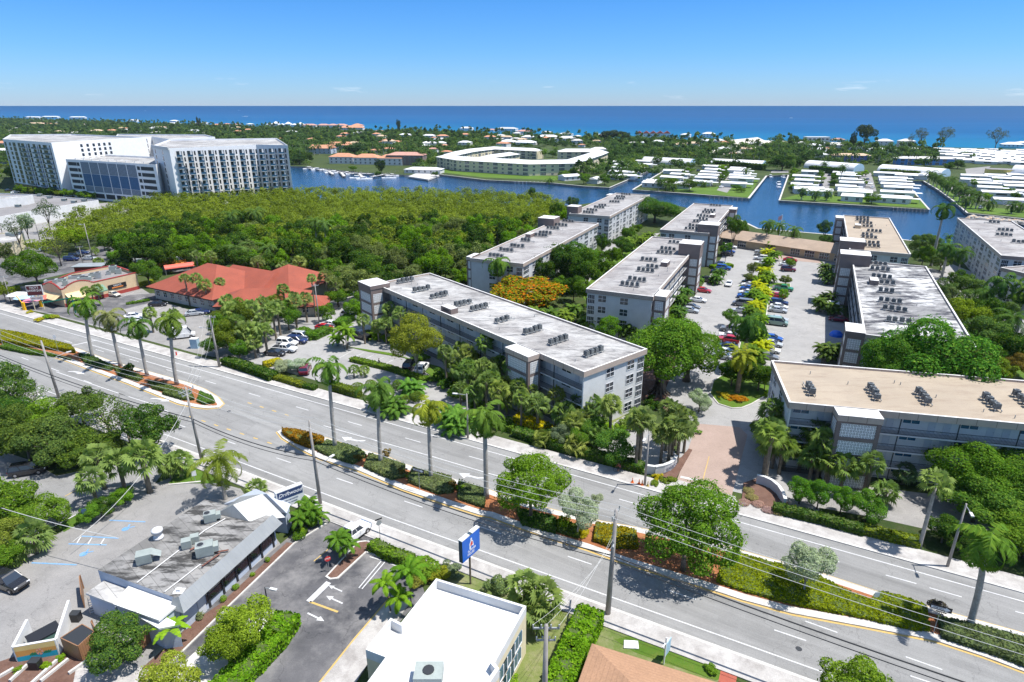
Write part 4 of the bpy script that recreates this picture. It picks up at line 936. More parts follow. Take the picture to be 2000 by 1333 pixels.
# left slab
pH1=[(5,272),(100,279),(222,272),(285,268),(140,262),(20,263)]
t1_,Q1=poly_building('hotel_block','white slab hotel with a blank white end wall and glass balconies on the far left','hotel',pH1,31.0,'hotelw','roof_w')
facade(t1_,Q1[0],Q1[1],4.5,29.6,0,9,[('s',.02,.06),('w',.12,.16),('s',.20,.26),('s',.31,.36),('b',.38,.50),('s',.52,.56),('b',.62,.72),('s',.74,.78),('b',.82,.96)])
facade(t1_,Q1[1],Q1[2],19,29.5,0,4,[('w',.42,.46),('w',.52,.56),('w',.62,.66),('w',.71,.75),('w',.80,.84),('w',.89,.93)])
for i in range(7):
 p=Vector(Q1[0]).lerp(Vector(Q1[1]),i/6);c=MB();c.box(-.5,.5,-.5,.5,0,4.3,M['white'])
lob=MB();lob.prism([tuple(Vector(Q1[0]).lerp(Vector(Q1[1]),k))for k in(.02,.98)]+[tuple(Vector(Q1[0]).lerp(Vector(Q1[1]),k)+Vector((-.12,-.25)))for k in(.98,.02)],.2,3.9,M['glass']);lob.build('lobby_glazing',t1_)
# rear wing linking both
pm=[(222,271),(296,267),(330,272),(420,268),(400,263),(230,262)]
tm,Qm=poly_building('hotel_block','plain white rear wing of the hotel between its two slabs','hotel',pm,30.0,'hotelw','roof_w')
facade(tm,Qm[0],Qm[1],15,29,0,4,[('w',.62,.68),('w',.8,.86)])
# garage
pG=[(128,311),(304,322),(330,308),(150,300)]
tg,Qg=poly_building('parking_garage','grey hotel garage with blue louvres between the two white slabs','parking garage',pG,22.0,'hotelw','roof_w')
facade(tg,Qg[0],Qg[1],4.5,21,0,5,[('o',.02,.12),('o',.125,.155),('o',.80,.83),('o',.84,.97)])
for i in range(6):
 a=.17+i*.104;facade(tg,Qg[0],Qg[1],7.8,14.5,0,1,[('l',a,a+.096)]);facade(tg,Qg[0],Qg[1],14.6,21,0,1,[('g',a,a+.096)]);facade(tg,Qg[0],Qg[1],4.6,7.7,0,1,[('g',a,a+.096)])
facade(tg,Qg[0],Qg[1],.3,4.2,0,1,[('o',.03+i*.12,.13+i*.12)for i in range(8)])
d_=(Vector(Qg[1])-Vector(Qg[0]));pg=MB()
for i in range(9):
 p=Vector(Qg[0])+d_*(.12+i*.095);pg.cbox((p.x,p.y+2,22.9),.3,4,.25,M['white'],math.atan2(d_.y,d_.x));pg.cbox((p.x,p.y+.3,22.3),.3,.3,1.3,M['white'])
pg.build('rooftop_pergola',tg)
# low white commercial roof in front of the hotel
def flat_shop(name,label,pts,z,wallm,roofm,units=()):
 t_,Q=poly_building(name,label,'building',pts,z,wallm,roofm,.5);g=t_.location
 for i,(x,y)in enumerate(units):
  p=G(x,y,z-.5);u_=MB();u_.box(-1.1,1.1,-.8,.8,.15,1.3,M['unit2']);u_.box(-.9,.9,-.6,.6,0,.149,M['metal']);u_.box(.2,1.111,-.7,.7,.4,1.1,M['dark']);u_.build('rooftop_unit',t_,(p[0]-g.x,p[1]-g.y,z-.5))
 return t_,Q
flat_shop('shop_building','long low shop building with weathered grey roof in front of the hotel',[(-150,452),(30,418),(112,404),(192,391),(66,380),(-150,372)],6,'white','gravel',[(32,391),(36,405),(78,384),(98,388),(126,393),(145,397),(165,394)])
flat_shop('shop_building','white parapet block at the left end of the low shop roof',[(-150,405),(52,384),(64,381),(-150,390)],9.5,'white','roof_w')
flat_shop('shop_building','cream shop with louvred roof screen at the left edge',[(-100,495),(35,470),(45,452),(-100,462)],5,'cream','roof_w',[(20,461),(28,462)])
# ================================================================ OCTAGON CONDO
tc=thing('condo_building','three storey yellow and white condo ring with a white hipped roof behind the waterway','apartment building',(*G(1000,330),0))
def wing(pts,w,z0,z1,t_,fac='win',roofm='wroof',wallm='cream',ov=1.2,nfl=3):
 P=[Vector(G(x,y,z0))for x,y in pts];g=t_.location;P=[p-g.xy for p in P];n_=[]
 for i,p in enumerate(P):
  d=(P[min(i+1,len(P)-1)]-P[max(i-1,0)]).normalized();n_.append(Vector((-d.y,d.x)))
 for i in range(len(P)-1):
  a,b,na,nb=P[i],P[i+1],n_[i],n_[i+1]
  q=[a-na*w,b-nb*w,b+nb*w,a+na*w];MB().prism([tuple(x)for x in q],0,z0-.1,M[wallm],M[wallm]).build('wall',t_)
  e=[a-na*(w+ov),b-nb*(w+ov),b+nb*(w+ov),a+na*(w+ov)];m=MB()
  A,B,C,D=[(x.x,x.y,z0)for x in e];d=(b-a).normalized();f0=w if i==0 else 0;f1=w if i==len(P)-2 else 0
  r0,r1=a+d*f0,b-d*f1;R0,R1=(r0.x,r0.y,z1),(r1.x,r1.y,z1)
  m.face([A,B,R1,R0],M[roofm]);m.face([C,D,R0,R1],M[roofm]);m.face([D,A,R0],M[roofm]);m.face([B,C,R1],M[roofm]);m.face([D,C,B,A],M['white']);m.build('roof',t_)
  for sg in(-1,1):
   s0,s1=(q[0],q[1])if sg<0 else(q[2],q[3])
   L=(s1-s0).length;nn=max(1,int(L/6.5));ang=math.atan2((s1-s0).y,(s1-s0).x)
   for k in range(nfl):
    for j in range(nn):
     p=s0.lerp(s1,(j+.5)/nn);obj('window',WIN['porch']if j%2 else WIN['sash'],t_,(p.x,p.y,k*(z0/nfl)+.4),ang,(1.25,1,.95))
wing([(868,306),(905,312),(1040,319.5),(1108,318.5),(1158,303),(1172,298),(1150,296),(1090,296)],7.5,8.8,11.3,tc)
wing([(880,303),(915,296),(965,291),(1055,295)],6.5,8.0,10.3,tc)
wing([(950,308),(1003,301)],6.5,8.8,10.8,tc)
# ================================================================ HOUSES
def house(x,y,w,d,h,rise,roofm,wallm,label,rz=None,cat='house',name='house',gable=False,group=None,wins=True,world=None,base=0.0):
 """hip or gable house centred on the pixel"""
 g=world or G(x,y);rz=rz if rz is not None else-.47
 t_=thing(name,label,cat,(g[0],g[1],base),rz,group)
 MB().box(-w/2,w/2,-d/2,d/2,0,h,M[wallm]).build('wall',t_)
 m=MB();q=[(-w/2-.5,-d/2-.5),(w/2+.5,-d/2-.5),(w/2+.5,d/2+.5),(-w/2-.5,d/2+.5)]
 m.hip(q,h+.01,h+rise,M[roofm],0,.06 if gable else .45);m.build('roof',t_)
 if wins:
  n=max(1,int(w/4.5))
  for k in range(int(h/2.8)):
   for i in range(n):obj('window',WIN['sash'],t_,(-w/2+(i+.5)*w/n,-d/2,.8+k*2.8))
 return t_
def w(px_,y,wpx):
 a=G(px_,y);b=G(px_+wpx,y);return abs(b[0]-a[0])
 # mobile homes -------------------------------------------------------
def mobile_home(world,L,Wd,rz,label,group,tint='white',end=True,base=0.0):
 t_=thing('mobile_home',label,'mobile home',(world[0],world[1],base),rz,group)
 key=(round(L),round(Wd),end)
 if key not in MH:
  a=MB();a.box(-L/2,L/2,-Wd/2,Wd/2,.4,2.7,M['white']);a.box(-L/2+.1,L/2-.1,-Wd/2+.1,Wd/2-.1,0,.399,M['offwhite'])
  r_=MB();o=.35
  for s in(-1,1):r_.face([(-L/2-o,s*(Wd/2+o),2.71),(L/2+o,s*(Wd/2+o),2.71),(L/2+o,0,3.6),(-L/2-o,0,3.6)][::-s],M['wroof'])
  r_.face([(-L/2-o,-Wd/2-o,2.7),(-L/2-o,Wd/2+o,2.7),(L/2+o,Wd/2+o,2.7),(L/2+o,-Wd/2-o,2.7)],M['white'])
  for s in(-1,1):r_.face([(s*(L/2+o),-Wd/2-o,2.71),(s*(L/2+o),Wd/2+o,2.71),(s*(L/2+o),0,3.6)],M['white'])
  w_=MB()
  w_.box(-L*.1,L*.22,-Wd/2-.03,-Wd/2,1.2,2.0,M['glass'])
  c=MB();c.box(L/2+.4,L/2+4.2,-Wd*.35,Wd*.42,2.4,2.52,M['wroof'])
  for y in(-Wd*.32,Wd*.38):c.box(L/2+4.0,L/2+4.1,y,y+.1,0,2.39,M['frame'])
  MH[key]=(a.data('wall'),r_.data('roof'),w_.data('window_band'),c.data('carport'))
 a=MH[key]
 for nm,me in zip(('wall','roof','window_band','carport'),a):obj(nm,me,t_)
 return t_
MH={}
PD=math.atan2(G(1815,410)[1]-G(1522,392)[1],G(1815,410)[0]-G(1522,392)[0])
def homes(pts,L,Wd,where,rz=None):
 for i,(x,y)in enumerate(pts):
  o=['topmost','second','third','fourth','fifth','sixth','seventh','eighth','ninth','tenth','eleventh','twelfth']
  lab=('white mobile home, %s down %s'%(o[i]if i else 'first',where))
  mobile_home(G(x+R.uniform(-7,7),y+4+R.uniform(-1,1)),L+R.uniform(-6,0),Wd,(PD if rz is None else rz)+R.uniform(-.07,.07),lab,'mobile homes in '+where)
R.seed(77)
homes([(1577,338),(1574,347),(1572,355),(1571,363),(1577,371)],17,8.5,'the left column on the middle peninsula')
homes([(1652,340),(1655,346),(1656,353),(1657,360),(1656,368),(1660,376)],17,7,'the middle column on the middle peninsula')
homes([(1732,342),(1737,350),(1741,357),(1747,364),(1752,371),(1756,379),(1750,391)],19,7,'the right column on the middle peninsula')
homes([(1318,337),(1322,343),(1312,349),(1292,358)],16,7.5,'the left column on the left peninsula')
homes([(1392,327),(1395,333),(1390,338),(1385,344),(1380,351),(1370,359)],16,7,'the middle column on the left peninsula')
homes([(1445,331),(1446,336),(1447,341),(1446,346),(1444,352),(1436,361)],17,7,'the right column on the left peninsula')
homes([(1215,317),(1211,323),(1206,330),(1200,338),(1195,347)],15,7,'the left column beside the condo ring')
homes([(1262,317),(1254,323),(1246,330),(1232,339),(1220,347)],15,7,'the canal column beside the condo ring')
CR_=canal_rz=math.atan2(G(1864,394)[1]-G(1831,370)[1],G(1864,394)[0]-G(1831,370)[0])+PI/2
homes([(1893,347),(1903,354),(1914,362),(1925,371),(1943,381),(1965,394)],18,8,'the first column right of the canal palms',CR_)
homes([(1940,345),(1954,352),(1968,360),(1985,368),(2005,378),(2025,390)],18,8,'the second column right of the canal palms',CR_)
homes([(1990,344),(2008,352),(2026,362)],18,8,'the third column right of the canal palms',CR_)
_X,_Y=scatter([(1838,295),(2010,297),(2010,326),(1900,322),(1850,314)],13,4,.0)
_k=0
for a,b in zip(_X,_Y):
# rows: long side 20 m, short side 9 m
 if int(round((a-_X.min())/13))%2:continue
 if R.random()<.12:tree(0,0,R.uniform(5,8),R.uniform(3,5),'small tree among the white roofs of the dense park','far','mid',world=(a,b),group='small trees among the white park roofs');continue
 _k+=1
 mobile_home((a+R.uniform(-2.5,2.5),b),R.choice((15,17,20)),R.choice((6.4,7.6)),PD+R.uniform(-.04,.04),'white roofed mobile home in the dense park behind the far right trees','mobile homes in the dense park by the beach')if _k<290 else None
print('park homes',_k)
for i in range(95):
 a_,b_=R.choice([((1600,340),(1600,374)),((1628,342),(1630,372)),((1676,345),(1690,374)),((1425,330),(1405,362)),((1350,335),(1310,362)),((1410,330),(1400,345)),((1230,322),(1212,345)),((1545,345),(1550,375)),((1925,350),(1990,395)),((1885,345),(1930,395))]);f_=R.random()
 tree(a_[0]+(b_[0]-a_[0])*f_+R.uniform(-4,4),a_[1]+(b_[1]-a_[1])*f_,R.uniform(2.5,5.5),R.uniform(1.8,3.4),'small garden tree among the peninsula mobile homes','far',R.choice(('mid','dark','lime','mid')),group='small garden trees among the mobile homes')
 # single houses (pixel centre, width px, depth m, storeys height, rise, roof, wall, label)
EXT=[]
HS=[(22,261,22,'ttile','sand tiled roof house left of the hotel roof'),(37,262,14,'ttile','small sand tiled house above the hotel slab'),(54,264,16,'wroof','white roofed villa above the left hotel slab'),(75,263,18,'wroof','white domed villa above the left hotel slab'),(104,265,20,'ttile','low sand roofed house above the blank hotel wall'),(118,263,16,'ttile','pale orange hip roof above the blank hotel wall'),(150,264,26,'gtile','wide pale grey villa above the garage'),(191,262,28,'ttile','wide brown-pink villa roof above the garage'),(220,261,20,'otile','orange roof between two pale villas'),(250,260,18,'gtile','pale villa right of an orange roof'),(290,259,22,'gtile','pale grey long roof above the hotel pergola'),(70,246,46,'ttile','long sand tiled mansion in the upper left wood'),(96,247,18,'otile','orange wing beside the upper left mansion'),(66,232,40,'wroof','white beach apartments at the far left'),(100,231,36,'wroof','second white beach apartments from the left'),(78,238,14,'wroof','white house below the left beach apartments'),(153,232,30,'wroof','white beach mansion above the left hotel slab'),(262,239,24,'wroof','white gabled mansion left of two dark pines'),(307,263,20,'gtile','pale villa at the hotel roof corner'),(340,246,26,'wroof','white flat villa near the dark pines'),(341,240,14,'wroof','small white villa near the sea above the hotel'),(386,246,14,'wroof','white house left of the tall pair of pines'),(400,245,14,'wroof','white house right of the tall pair of pines'),(397,264,18,'gtile','grey roofed house above the right hotel slab'),(425,249,18,'otile','orange villa right of the tall pines'),(444,247,12,'otile','small orange roof near the coast palms'),(463,248,14,'ptile','brown-pink roof near the coast palms'),(467,263,20,'otile','bright orange villa above the right hotel slab'),(489,247,12,'wroof','white cube house by the coast palms'),(546,279,14,'otile','orange roof just right of the hotel roof'),(563,300,14,'otile','orange roof by the hotel end wall'),(10,288,30,'otile','red tiled house at the left edge behind the hotel'),(5,300,36,'wroof','white flat building at the left edge behind the hotel'),(702,266,20,'wroof','white villa below the salmon roofed beach hotel'),(742,259,14,'otile','orange roof right of the salmon beach hotel'),(750,282,16,'otile','left of two orange roofs in the mid wood'),(777,282,22,'otile','right of two orange roofs in the mid wood'),(735,299,18,'otile','orange roof behind the dockside townhouses'),(760,296,22,'otile','orange double roof behind the dockside trees'),(793,296,12,'ptile','pink roof left of the grey condo'),(847,301,18,'ptile','pink roof left of the ring condo'),(873,302,18,'otile','orange roof above the ring condo corner'),(868,289,14,'otile','orange roof in the trees above the ring condo'),(848,273,10,'otile','small orange roof, left of three in the trees'),(859,271,8,'otile','small orange roof, middle of three in the trees'),(874,271,8,'otile','small orange roof, right of three in the trees'),(912,256,24,'wroof','white beach house left of the pink one'),(960,257,16,'ptile','pink roofed beach house'),(991,257,40,'gtile','big grey-white hipped beach mansion'),(1024,260,28,'ptile','rose red roofed beach mansion'),(1068,262,18,'gtile','grey pyramid roofed beach house'),(1011,267,16,'wroof','white house below the rose red mansion'),(978,269,20,'gtile','grey roofed house below the big hipped mansion'),(976,276,14,'gtile','small pale roof above the ring condo'),(1105,266,26,'wroof','white long roof nearest the sea in the centre'),(1070,271,40,'wroof','biggest white flat roof in the centre'),(1107,274,34,'wroof','white long roof left of the dark pines'),(1128,270,14,'wroof','small white roof by the dark pines'),(1032,275,26,'wroof','white long roof above the ring condo court'),(1008,275,16,'gtile','grey white roof above the ring condo court'),(993,281,30,'wroof','low white roofs behind the ring condo'),(1026,283,44,'wroof','long curved white roof behind the ring condo'),(1122,281,16,'ttile','tan roof left of the dark pines'),(1173,271,18,'wroof','white roof in front of the dark pines'),(1165,280,16,'ttile','tan brown roof below the dark pines'),(1136,288,12,'otile','small orange roof above the canal homes'),(1236,284,16,'gtile','gabled house with blue front in the wood'),(1264,283,22,'wroof','white cottage row below the red townhouses'),(1313,275,14,'otile','bright orange roof right of the red townhouses'),(1339,270,18,'wroof','white villa among the coast palms'),(1384,268,24,'wroof','white domed beach house'),(1378,280,24,'wroof','white flat house in the coast palms'),(1432,306,14,'otile','steep orange roof behind the white vault'),(1599,284,20,'wroof','small white hipped roof below the white beach cube'),(1636,277,22,'ptile','pink arched roof in the coast trees'),(1630,290,12,'ptile','pink and turquoise cottage in the trees'),(1685,292,18,'wroof','white hipped roof left of the beach house'),(1700,301,14,'wroof','white cottage in the coast trees'),(1738,303,18,'wroof','blue and white cottage left of the blue motel'),(1785,296,20,'wroof','white roof behind the blue motel'),(1603,308,24,'wroof','white cottage left of the violet motel'),(1975,287,34,'wroof','long white beach pavilion at the right edge'),(1995,284,24,'wroof','white beach pavilion at the very right edge')]
for x,y,wp,rf,lb in HS:
 ww=w(x,y,wp);house(x,y,ww,min(ww*.7,16),R.choice((3.2,3.2,5.6))if y>250 else 5.5,min(2.8,ww*.12),rf,'white' if rf in('wroof','gtile','ptile')else R.choice(('white','cream')),lb,rz=R.choice((-.5,-.4,-.2,0)))
R.seed(19)
for P_,n_ in(([(570,262),(900,268),(1250,279),(1500,284),(1840,297),(1840,312),(1300,300),(860,290),(570,300)],46),([(0,240),(300,248),(560,258),(560,266),(0,262)],26)):
 X,Y=scatter(P_,26,5);o_=np.random.default_rng(2).permutation(len(X))[:n_]
 for a,b in zip(X[o_],Y[o_]):rf=R.choice(('wroof','wroof','gtile','otile','ttile'));house(0,0,R.uniform(11,20),R.uniform(9,13),R.choice((3.2,5.6,5.6)),2,rf,'white',{'wroof':'white roofed','gtile':'pale grey roofed','otile':'orange roofed','ttile':'sand roofed'}[rf]+' villa among the trees of the barrier island',rz=R.uniform(-.6,.2),world=(a,b),group=rf.replace('wroof','white').replace('gtile','grey').replace('otile','orange').replace('ttile','sand')+' villas among the island trees');EXT.append((a,b,18))
LOW=[(*G(x,y),w(x,y,wp))for x,y,wp,rf,lb in HS]+EXT+[(*G(x,y),ww)for x,y,ww in((640,253,150),(690,258,150),(560,250,170),(1275,270,70),(631,300,30),(665,293,30),(1593,282,34),(1746,290,60),(1658,315,40))]
AVF=[[(858,340),(860,305),(960,288),(1185,288),(1195,320),(1110,345)],[(1250,330),(1260,310),(1365,316),(1365,332)],[(1390,328),(1395,312),(1500,318),(1495,332)],[(1580,335),(1580,320),(1860,330),(1860,345)],[(600,340),(600,300),(830,308),(800,345)],[(1420,275),(1480,269),(1510,283),(1500,292),(1440,288)],[(1380,297),(1420,290),(1455,292),(1450,301),(1390,303)],[(1740,325),(1740,308),(1860,308),(1860,325)],[(1830,300),(1850,290),(2000,290),(2000,330),(1850,320)]]
canopy('island_wood',FARL,11,(4.5,9),(5,10),120,1.15,(.05,.098,.032),'dark green belt of trees along the barrier island between the lagoon and the sea','wood',8,AVF,LOW,True,sprd=.24)
# salmon beach hotel, townhouses and other bigger far buildings
for x,wp,lb in((606,26,'left pink roofed wing of the beach resort'),(633,22,'second pink roofed wing of the beach resort'),(651,18,'third pink roofed wing of the beach resort'),(668,22,'pink roof behind the salmon beach hotel')):
 house(x,253,w(x,253,wp),16,9,3,'ptile','white',lb,0,'building','beach_building')
house(688,258,w(688,258,46),20,8.5,4,'otile','white','salmon roofed white beach hotel at the end of the coast',0,'building','beach_building');house(699,256,w(699,256,22),22,11,4,'otile','white','taller salmon roofed corner of the beach hotel',0,'building','beach_building')
for i in range(6):
 x=528+i*12;h_=(11,13,10,12,10,11)[i];house(x,250,w(x,250,11),14,h_-3,5 if i%2 else 3,'wroof','white','%s white spired house of the beach row above the hotel'%['first','second','third','fourth','fifth','sixth'][i],0,'building','beach_building')
for i in range(5):
 x=1248+i*13.5;house(x,270,w(x,270,12.5),14,7.5,4,'rshingle','white','%s red roofed townhouse of the beach row, counted from the left'%['first','second','third','fourth','fifth'][i],-.2,'townhouse','townhouse',gable=True,group='red roofed beach townhouses')
for i in range(2):
 house(631+i*34,300-i*7,26,16,6,3.5,'otile','bluegray' if not i else 'white',['orange gabled townhouse with blue shaded wall near the hotel','orange gabled townhouse behind the blue walled one'][i],-.45+.3,'townhouse','townhouse',gable=True)
for i in range(3):
 house(672+i*47,319+i*1.5,w(672,318,47),14,6.2,3,'otile','white','%s orange roofed townhouse along the docks'%['left','middle','right'][i],-.12,'townhouse','townhouse',group='dockside townhouses')
house(795,322,w(795,322,72),15,8.8,2.5,'ptile','taupe','grey three storey condo with pink tiled roof by the docks',-.12,'apartment building','condo_building')
house(829,338,30,12,3,1.6,'wroof','white','white boathouse pavilion on its own jetty',-.2,'pavilion','boathouse')
MB_=MB();MB_.prism(px([(797,345),(836,351),(858,343),(850,338),(815,338)]),-1.0,.05,M['kerb']);tag(MB_.build('quay'),kind='structure')
_b=thing('beach_house','flat roofed white cube beach house with dark windows','house',(*G(1593,282),0));MB().box(-16,16,-7,7,0,10,M['white']).build('wall',_b);[obj('window',WIN['porch'],_b,(-12+i*6,-7,z),0,(1,1,1))for i in range(5)for z in(1,6)]
for dx in(-14,14):house(1746,290,w(1746,290,26),12,9,2.5,'wroof','white',['left','right'][dx>0]+' half of the white three storey beach house with balconies',-.1,'house','beach_house',world=(G(1746,290)[0]+dx,G(1746,290)[1]))
def motel(x,y,wp,label,wm):
 ww=w(x,y,wp);t_=house(x,y,ww,12,5.6,1.8,'ttile' if wm=='motelblue2' else 'gtile',wm,label,-.12,'motel','motel',wins=False)
 for k in(0,2.8):
  for i in range(int(ww/6)):obj('window',WIN['porch'],t_,(-ww/2+(i+.5)*6,-6,k+.4),0,(.9,1,.9))
M['motelblue']=colmat('motel_blue',(.09,.26,.6));M['motelblue2']=colmat('motel_violet',(.12,.16,.42));M['yellow']=colmat('yellow_wall',(.62,.5,.14));M['paleblue']=colmat('pale_blue',(.35,.5,.62))
motel(1802,322,100,'long blue motel with a pale hipped roof behind the white vault','motelblue');motel(1658,315,70,'long violet motel with a thin pink roof line','motelblue2')
house(1950,345,w(1950,345,44),12,5.5,.6,'gravel','yellow','yellow two storey flat roofed building in the mobile home park',PD,'building','building')
def vault(x0,y0,x1,y1,wd,h,label):
 a,b=Vector(G(x0,y0)),Vector(G(x1,y1));L=(b-a).length;c=(a+b)/2;t_=thing('vaulted_hall',label,'hall',(c.x,c.y,0),math.atan2((b-a).y,(b-a).x));m=MB();n=14
 P=[(wd/2*math.cos(PI*i/n),h*math.sin(PI*i/n)**.8)for i in range(n+1)]
 for i in range(n):m.face([(-L/2,P[i][0],P[i][1]),(-L/2,P[i+1][0],P[i+1][1]),(L/2,P[i+1][0],P[i+1][1]),(L/2,P[i][0],P[i][1])],M['wroof'])
 m.build('roof',t_,smooth=True)
 for s in(-1,1):MB().face([(s*L/2,p,q)for p,q in(P if s<0 else P[::-1])],M['paleblue']).build('end_wall',t_)
vault(1258,318,1353,323,16,5.5,'long white barrel vaulted hall above the left peninsula');vault(1392,322,1492,327,16,5.5,'white barrel vaulted hall behind a clipped hedge row, second from the left')
vault(1580,327,1677,335,17,6,'white barrel vaulted hall above the middle peninsula');vault(1722,336,1846,346,17,6,'longest white barrel vaulted hall, left of the yellow building');vault(1978,346,2060,352,16,9,'white vaulted hall with a pale blue end at the right edge')
# odd single homes on the waterfronts
for x,y,L_,W_,rz,lb in((1112,352,14,9,.5,'pale blue gabled cottage on the seawall below the ring condo'),(1161,358,10,8,1.1,'white round fronted cottage on the seawall below the ring condo'),(1578,378,17,9,PD+.2,'white porch cottage at the left corner of the middle peninsula'),(1600,382,14,9,PD,'white porch cottage behind three small palms on the middle peninsula'),(1668,384,18,8,PD,'wide white cottage behind the flat garage'),(1663,393,11,7,PD,'white double garage on the lawn of the middle peninsula'),(1735,396,19,7,PD,'white cottage with a row of dark windows near the canal mouth'),(1278,366,15,7,PD,'pale cottage with a dark porch at the tip of the left peninsula'),(1330,368,12,8,PD,'white cottage under the two round trees'),(1768,350,14,7,PD,'dark fronted pavilion at the canal head'),(1799,350,14,9,.9,'white gabled boat shed at the canal head')):
 house(x,y,L_,W_,3,1.3,'wroof','white',lb,rz,'cottage','cottage',gable=True)
 # ================================================================ CLUBHOUSE
cl=thing('clubhouse','long low clubhouse with a tan hipped roof at the head of the car park','clubhouse',(*G(1530,497),0),math.atan2(G(1612,507)[1]-G(1452,483)[1],G(1612,507)[0]-G(1452,483)[0]))
MB().box(-27,27,0,12,0,3.1,M['tan']).build('wall',cl);m=MB();m.hip([(-29,-1.5),(29,-1.5),(29,13.5),(-29,13.5)],3.12,5.4,M['tshingle'],0,.5);m.build('roof',cl)
for x in(-22,-16,4,9,14,19):obj('window',WIN['porch'],cl,(x,0,.4),0,(.9,1,1))
# ================================================================ RED ROOFED OFFICES
M['offwall']=colmat('office_wall',(.5,.46,.40));rd=thing('office_building','rambling office building under large red shingled hip roofs','office building',(*G(420,600),0));g0=rd.location
def hipblock(t_,c,wx,wy,rz,z0,z1,ridge,rm,wm,ov=1.4):
 cx_,cy_=G(*c,z0);ca,sa=math.cos(rz),math.sin(rz);q=[(-wx/2,-wy/2),(wx/2,-wy/2),(wx/2,wy/2),(-wx/2,wy/2)];T_=lambda o:[(cx_-t_.location.x+(a+math.copysign(o,a))*ca-(b+math.copysign(o,b))*sa,cy_-t_.location.y+(a+math.copysign(o,a))*sa+(b+math.copysign(o,b))*ca)for a,b in q]
 MB().prism(T_(0),0,z0,M[wm]).build('wall',t_);m=MB();m.hip(T_(ov),z0-.0,z1,M[rm],0,ridge);m.prism(T_(ov-.02),z0-.35,z0-.01,M['darkbrown']);m.build('roof',t_)
 n=int(wx/3);
 for i in range(n):
  a=-wx/2+(i+.5)*wx/n
  for sgn,rr in((-1,rz),(1,rz+PI)):
   b=sgn*wy/2;obj('window',WIN['sash'],t_,(cx_-t_.location.x+a*ca-b*sa,cy_-t_.location.y+a*sa+b*ca,1.0),rr)
 n=int(wy/3)
 for i in range(n):
  b=-wy/2+(i+.5)*wy/n;a=-wx/2;obj('window',WIN['sash'],t_,(cx_-t_.location.x+a*ca-b*sa,cy_-t_.location.y+a*sa+b*ca,1.0),rz-PI/2)
RR=RA
hipblock(rd,(421,553),25,21,RR,3.6,9.2,.5,'rshingle','offwall');hipblock(rd,(567,549),17,17,RR,3.9,8.8,.5,'rshingle','offwall');hipblock(rd,(500,549),18,13,RR,3.8,7.6,.1,'rshingle','offwall');hipblock(rd,(517,583),20,9.5,RR+.62,3.4,6.2,.5,'rshingle','offwall');hipblock(rd,(588,590),12,6,RR+.62,3.0,4.8,.5,'rshingle','offwall')
# ================================================================ RESTAURANT WITH PARAPET
pr=[(85,561),(119,567.5),(266,533),(235,515),(150,530),(100,545)]
rs=thing('restaurant','tan parapet restaurant with red coping and metal ductwork on its roof','restaurant',(*G(119,590),0));Z=5.0
P=[Vector(G(x,y,Z))-rs.location.xy for x,y in[(83,556),(119,566),(266,533),(222,518),(140,534)]]
MB().prism([tuple(p)for p in P],0,4.2,M['gravel'],M['tan']).build('wall',rs)
def curvy(a,b,t_,base=4.2,humps=((.5,.18,1.2),),n=40):
 d=(b-a);L=d.length;d=d.normalized();nn=Vector((-d.y,d.x))*.3;m=MB();c=MB()
 zf=lambda t__:base+.7+sum(h_*max(0,math.cos(min(1,abs(t__-c_)/w_)*PI/2))**.8 for c_,w_,h_ in humps)
 for i in range(n):
  p,q=a+d*L*i/n,a+d*L*(i+1)/n;z0,z1=zf(i/n),zf((i+1)/n);m.prism([tuple(p),tuple(q),tuple(q+nn),tuple(p+nn)],base-.01,[z0,z1,z1,z0],M['tan'])if 0 else m.prism([tuple(p),tuple(q),tuple(q+nn),tuple(p+nn)],base-.01,(z0+z1)/2,M['tan'])
  c.prism([tuple(p-nn*.2),tuple(q-nn*.2),tuple(q+nn*1.2),tuple(p+nn*1.2)],(z0+z1)/2+.001,(z0+z1)/2+.22,M['red'])
 m.build('parapet',t_);c.build('coping',t_)
curvy(P[1],P[2],rs,humps=((.22,.18,1.3),));curvy(P[0],P[1],rs,humps=((.5,.4,1.1),));curvy(P[2],P[3],rs,humps=());curvy(P[4],P[0],rs,humps=());curvy(P[3],P[4],rs,humps=())
d_=(P[2]-P[1]).normalized();n2=Vector((d_.y,-d_.x));L_=(P[2]-P[1]).length
m=MB();m.prism([tuple(P[1]+n2*.02),tuple(P[2]+n2*.02),tuple(P[2]+n2*.1),tuple(P[1]+n2*.1)],0,1.0,M['red']);m.build('red_base',rs)
for a0,a1,mt,zl in((.03,.26,'awn',2.3),(.40,.52,'awng',2.6)):
 M.setdefault('awn',stripes('tan_awning',(.62,.48,.26),(.4,.3,.16),.5,0,.03));M.setdefault('awng',stripes('green_awning',(.12,.22,.15),(.06,.12,.08),.5,0,.03))
 a,b=P[1]+d_*L_*a0,P[1]+d_*L_*a1;m=MB();m.face([(a.x+n2.x*2,a.y+n2.y*2,zl),(b.x+n2.x*2,b.y+n2.y*2,zl),(b.x,b.y,zl+1.3),(a.x,a.y,zl+1.3)],M[mt]);m.face([(a.x+n2.x*2,a.y+n2.y*2,zl),(a.x+n2.x*2,a.y+n2.y*2,zl-.3),(b.x+n2.x*2,b.y+n2.y*2,zl-.3),(b.x+n2.x*2,b.y+n2.y*2,zl)],M[mt]);m.build('awning',rs)
e_=(P[1]-P[0]).normalized();n3=Vector((e_.y,-e_.x));a,b=P[0]+e_*1,P[1]-e_*.5;m=MB();m.face([(a.x+n3.x*2,a.y+n3.y*2,2.3),(b.x+n3.x*2,b.y+n3.y*2,2.3),(b.x,b.y,3.5),(a.x,a.y,3.5)],M['awn']);m.build('awning',rs)
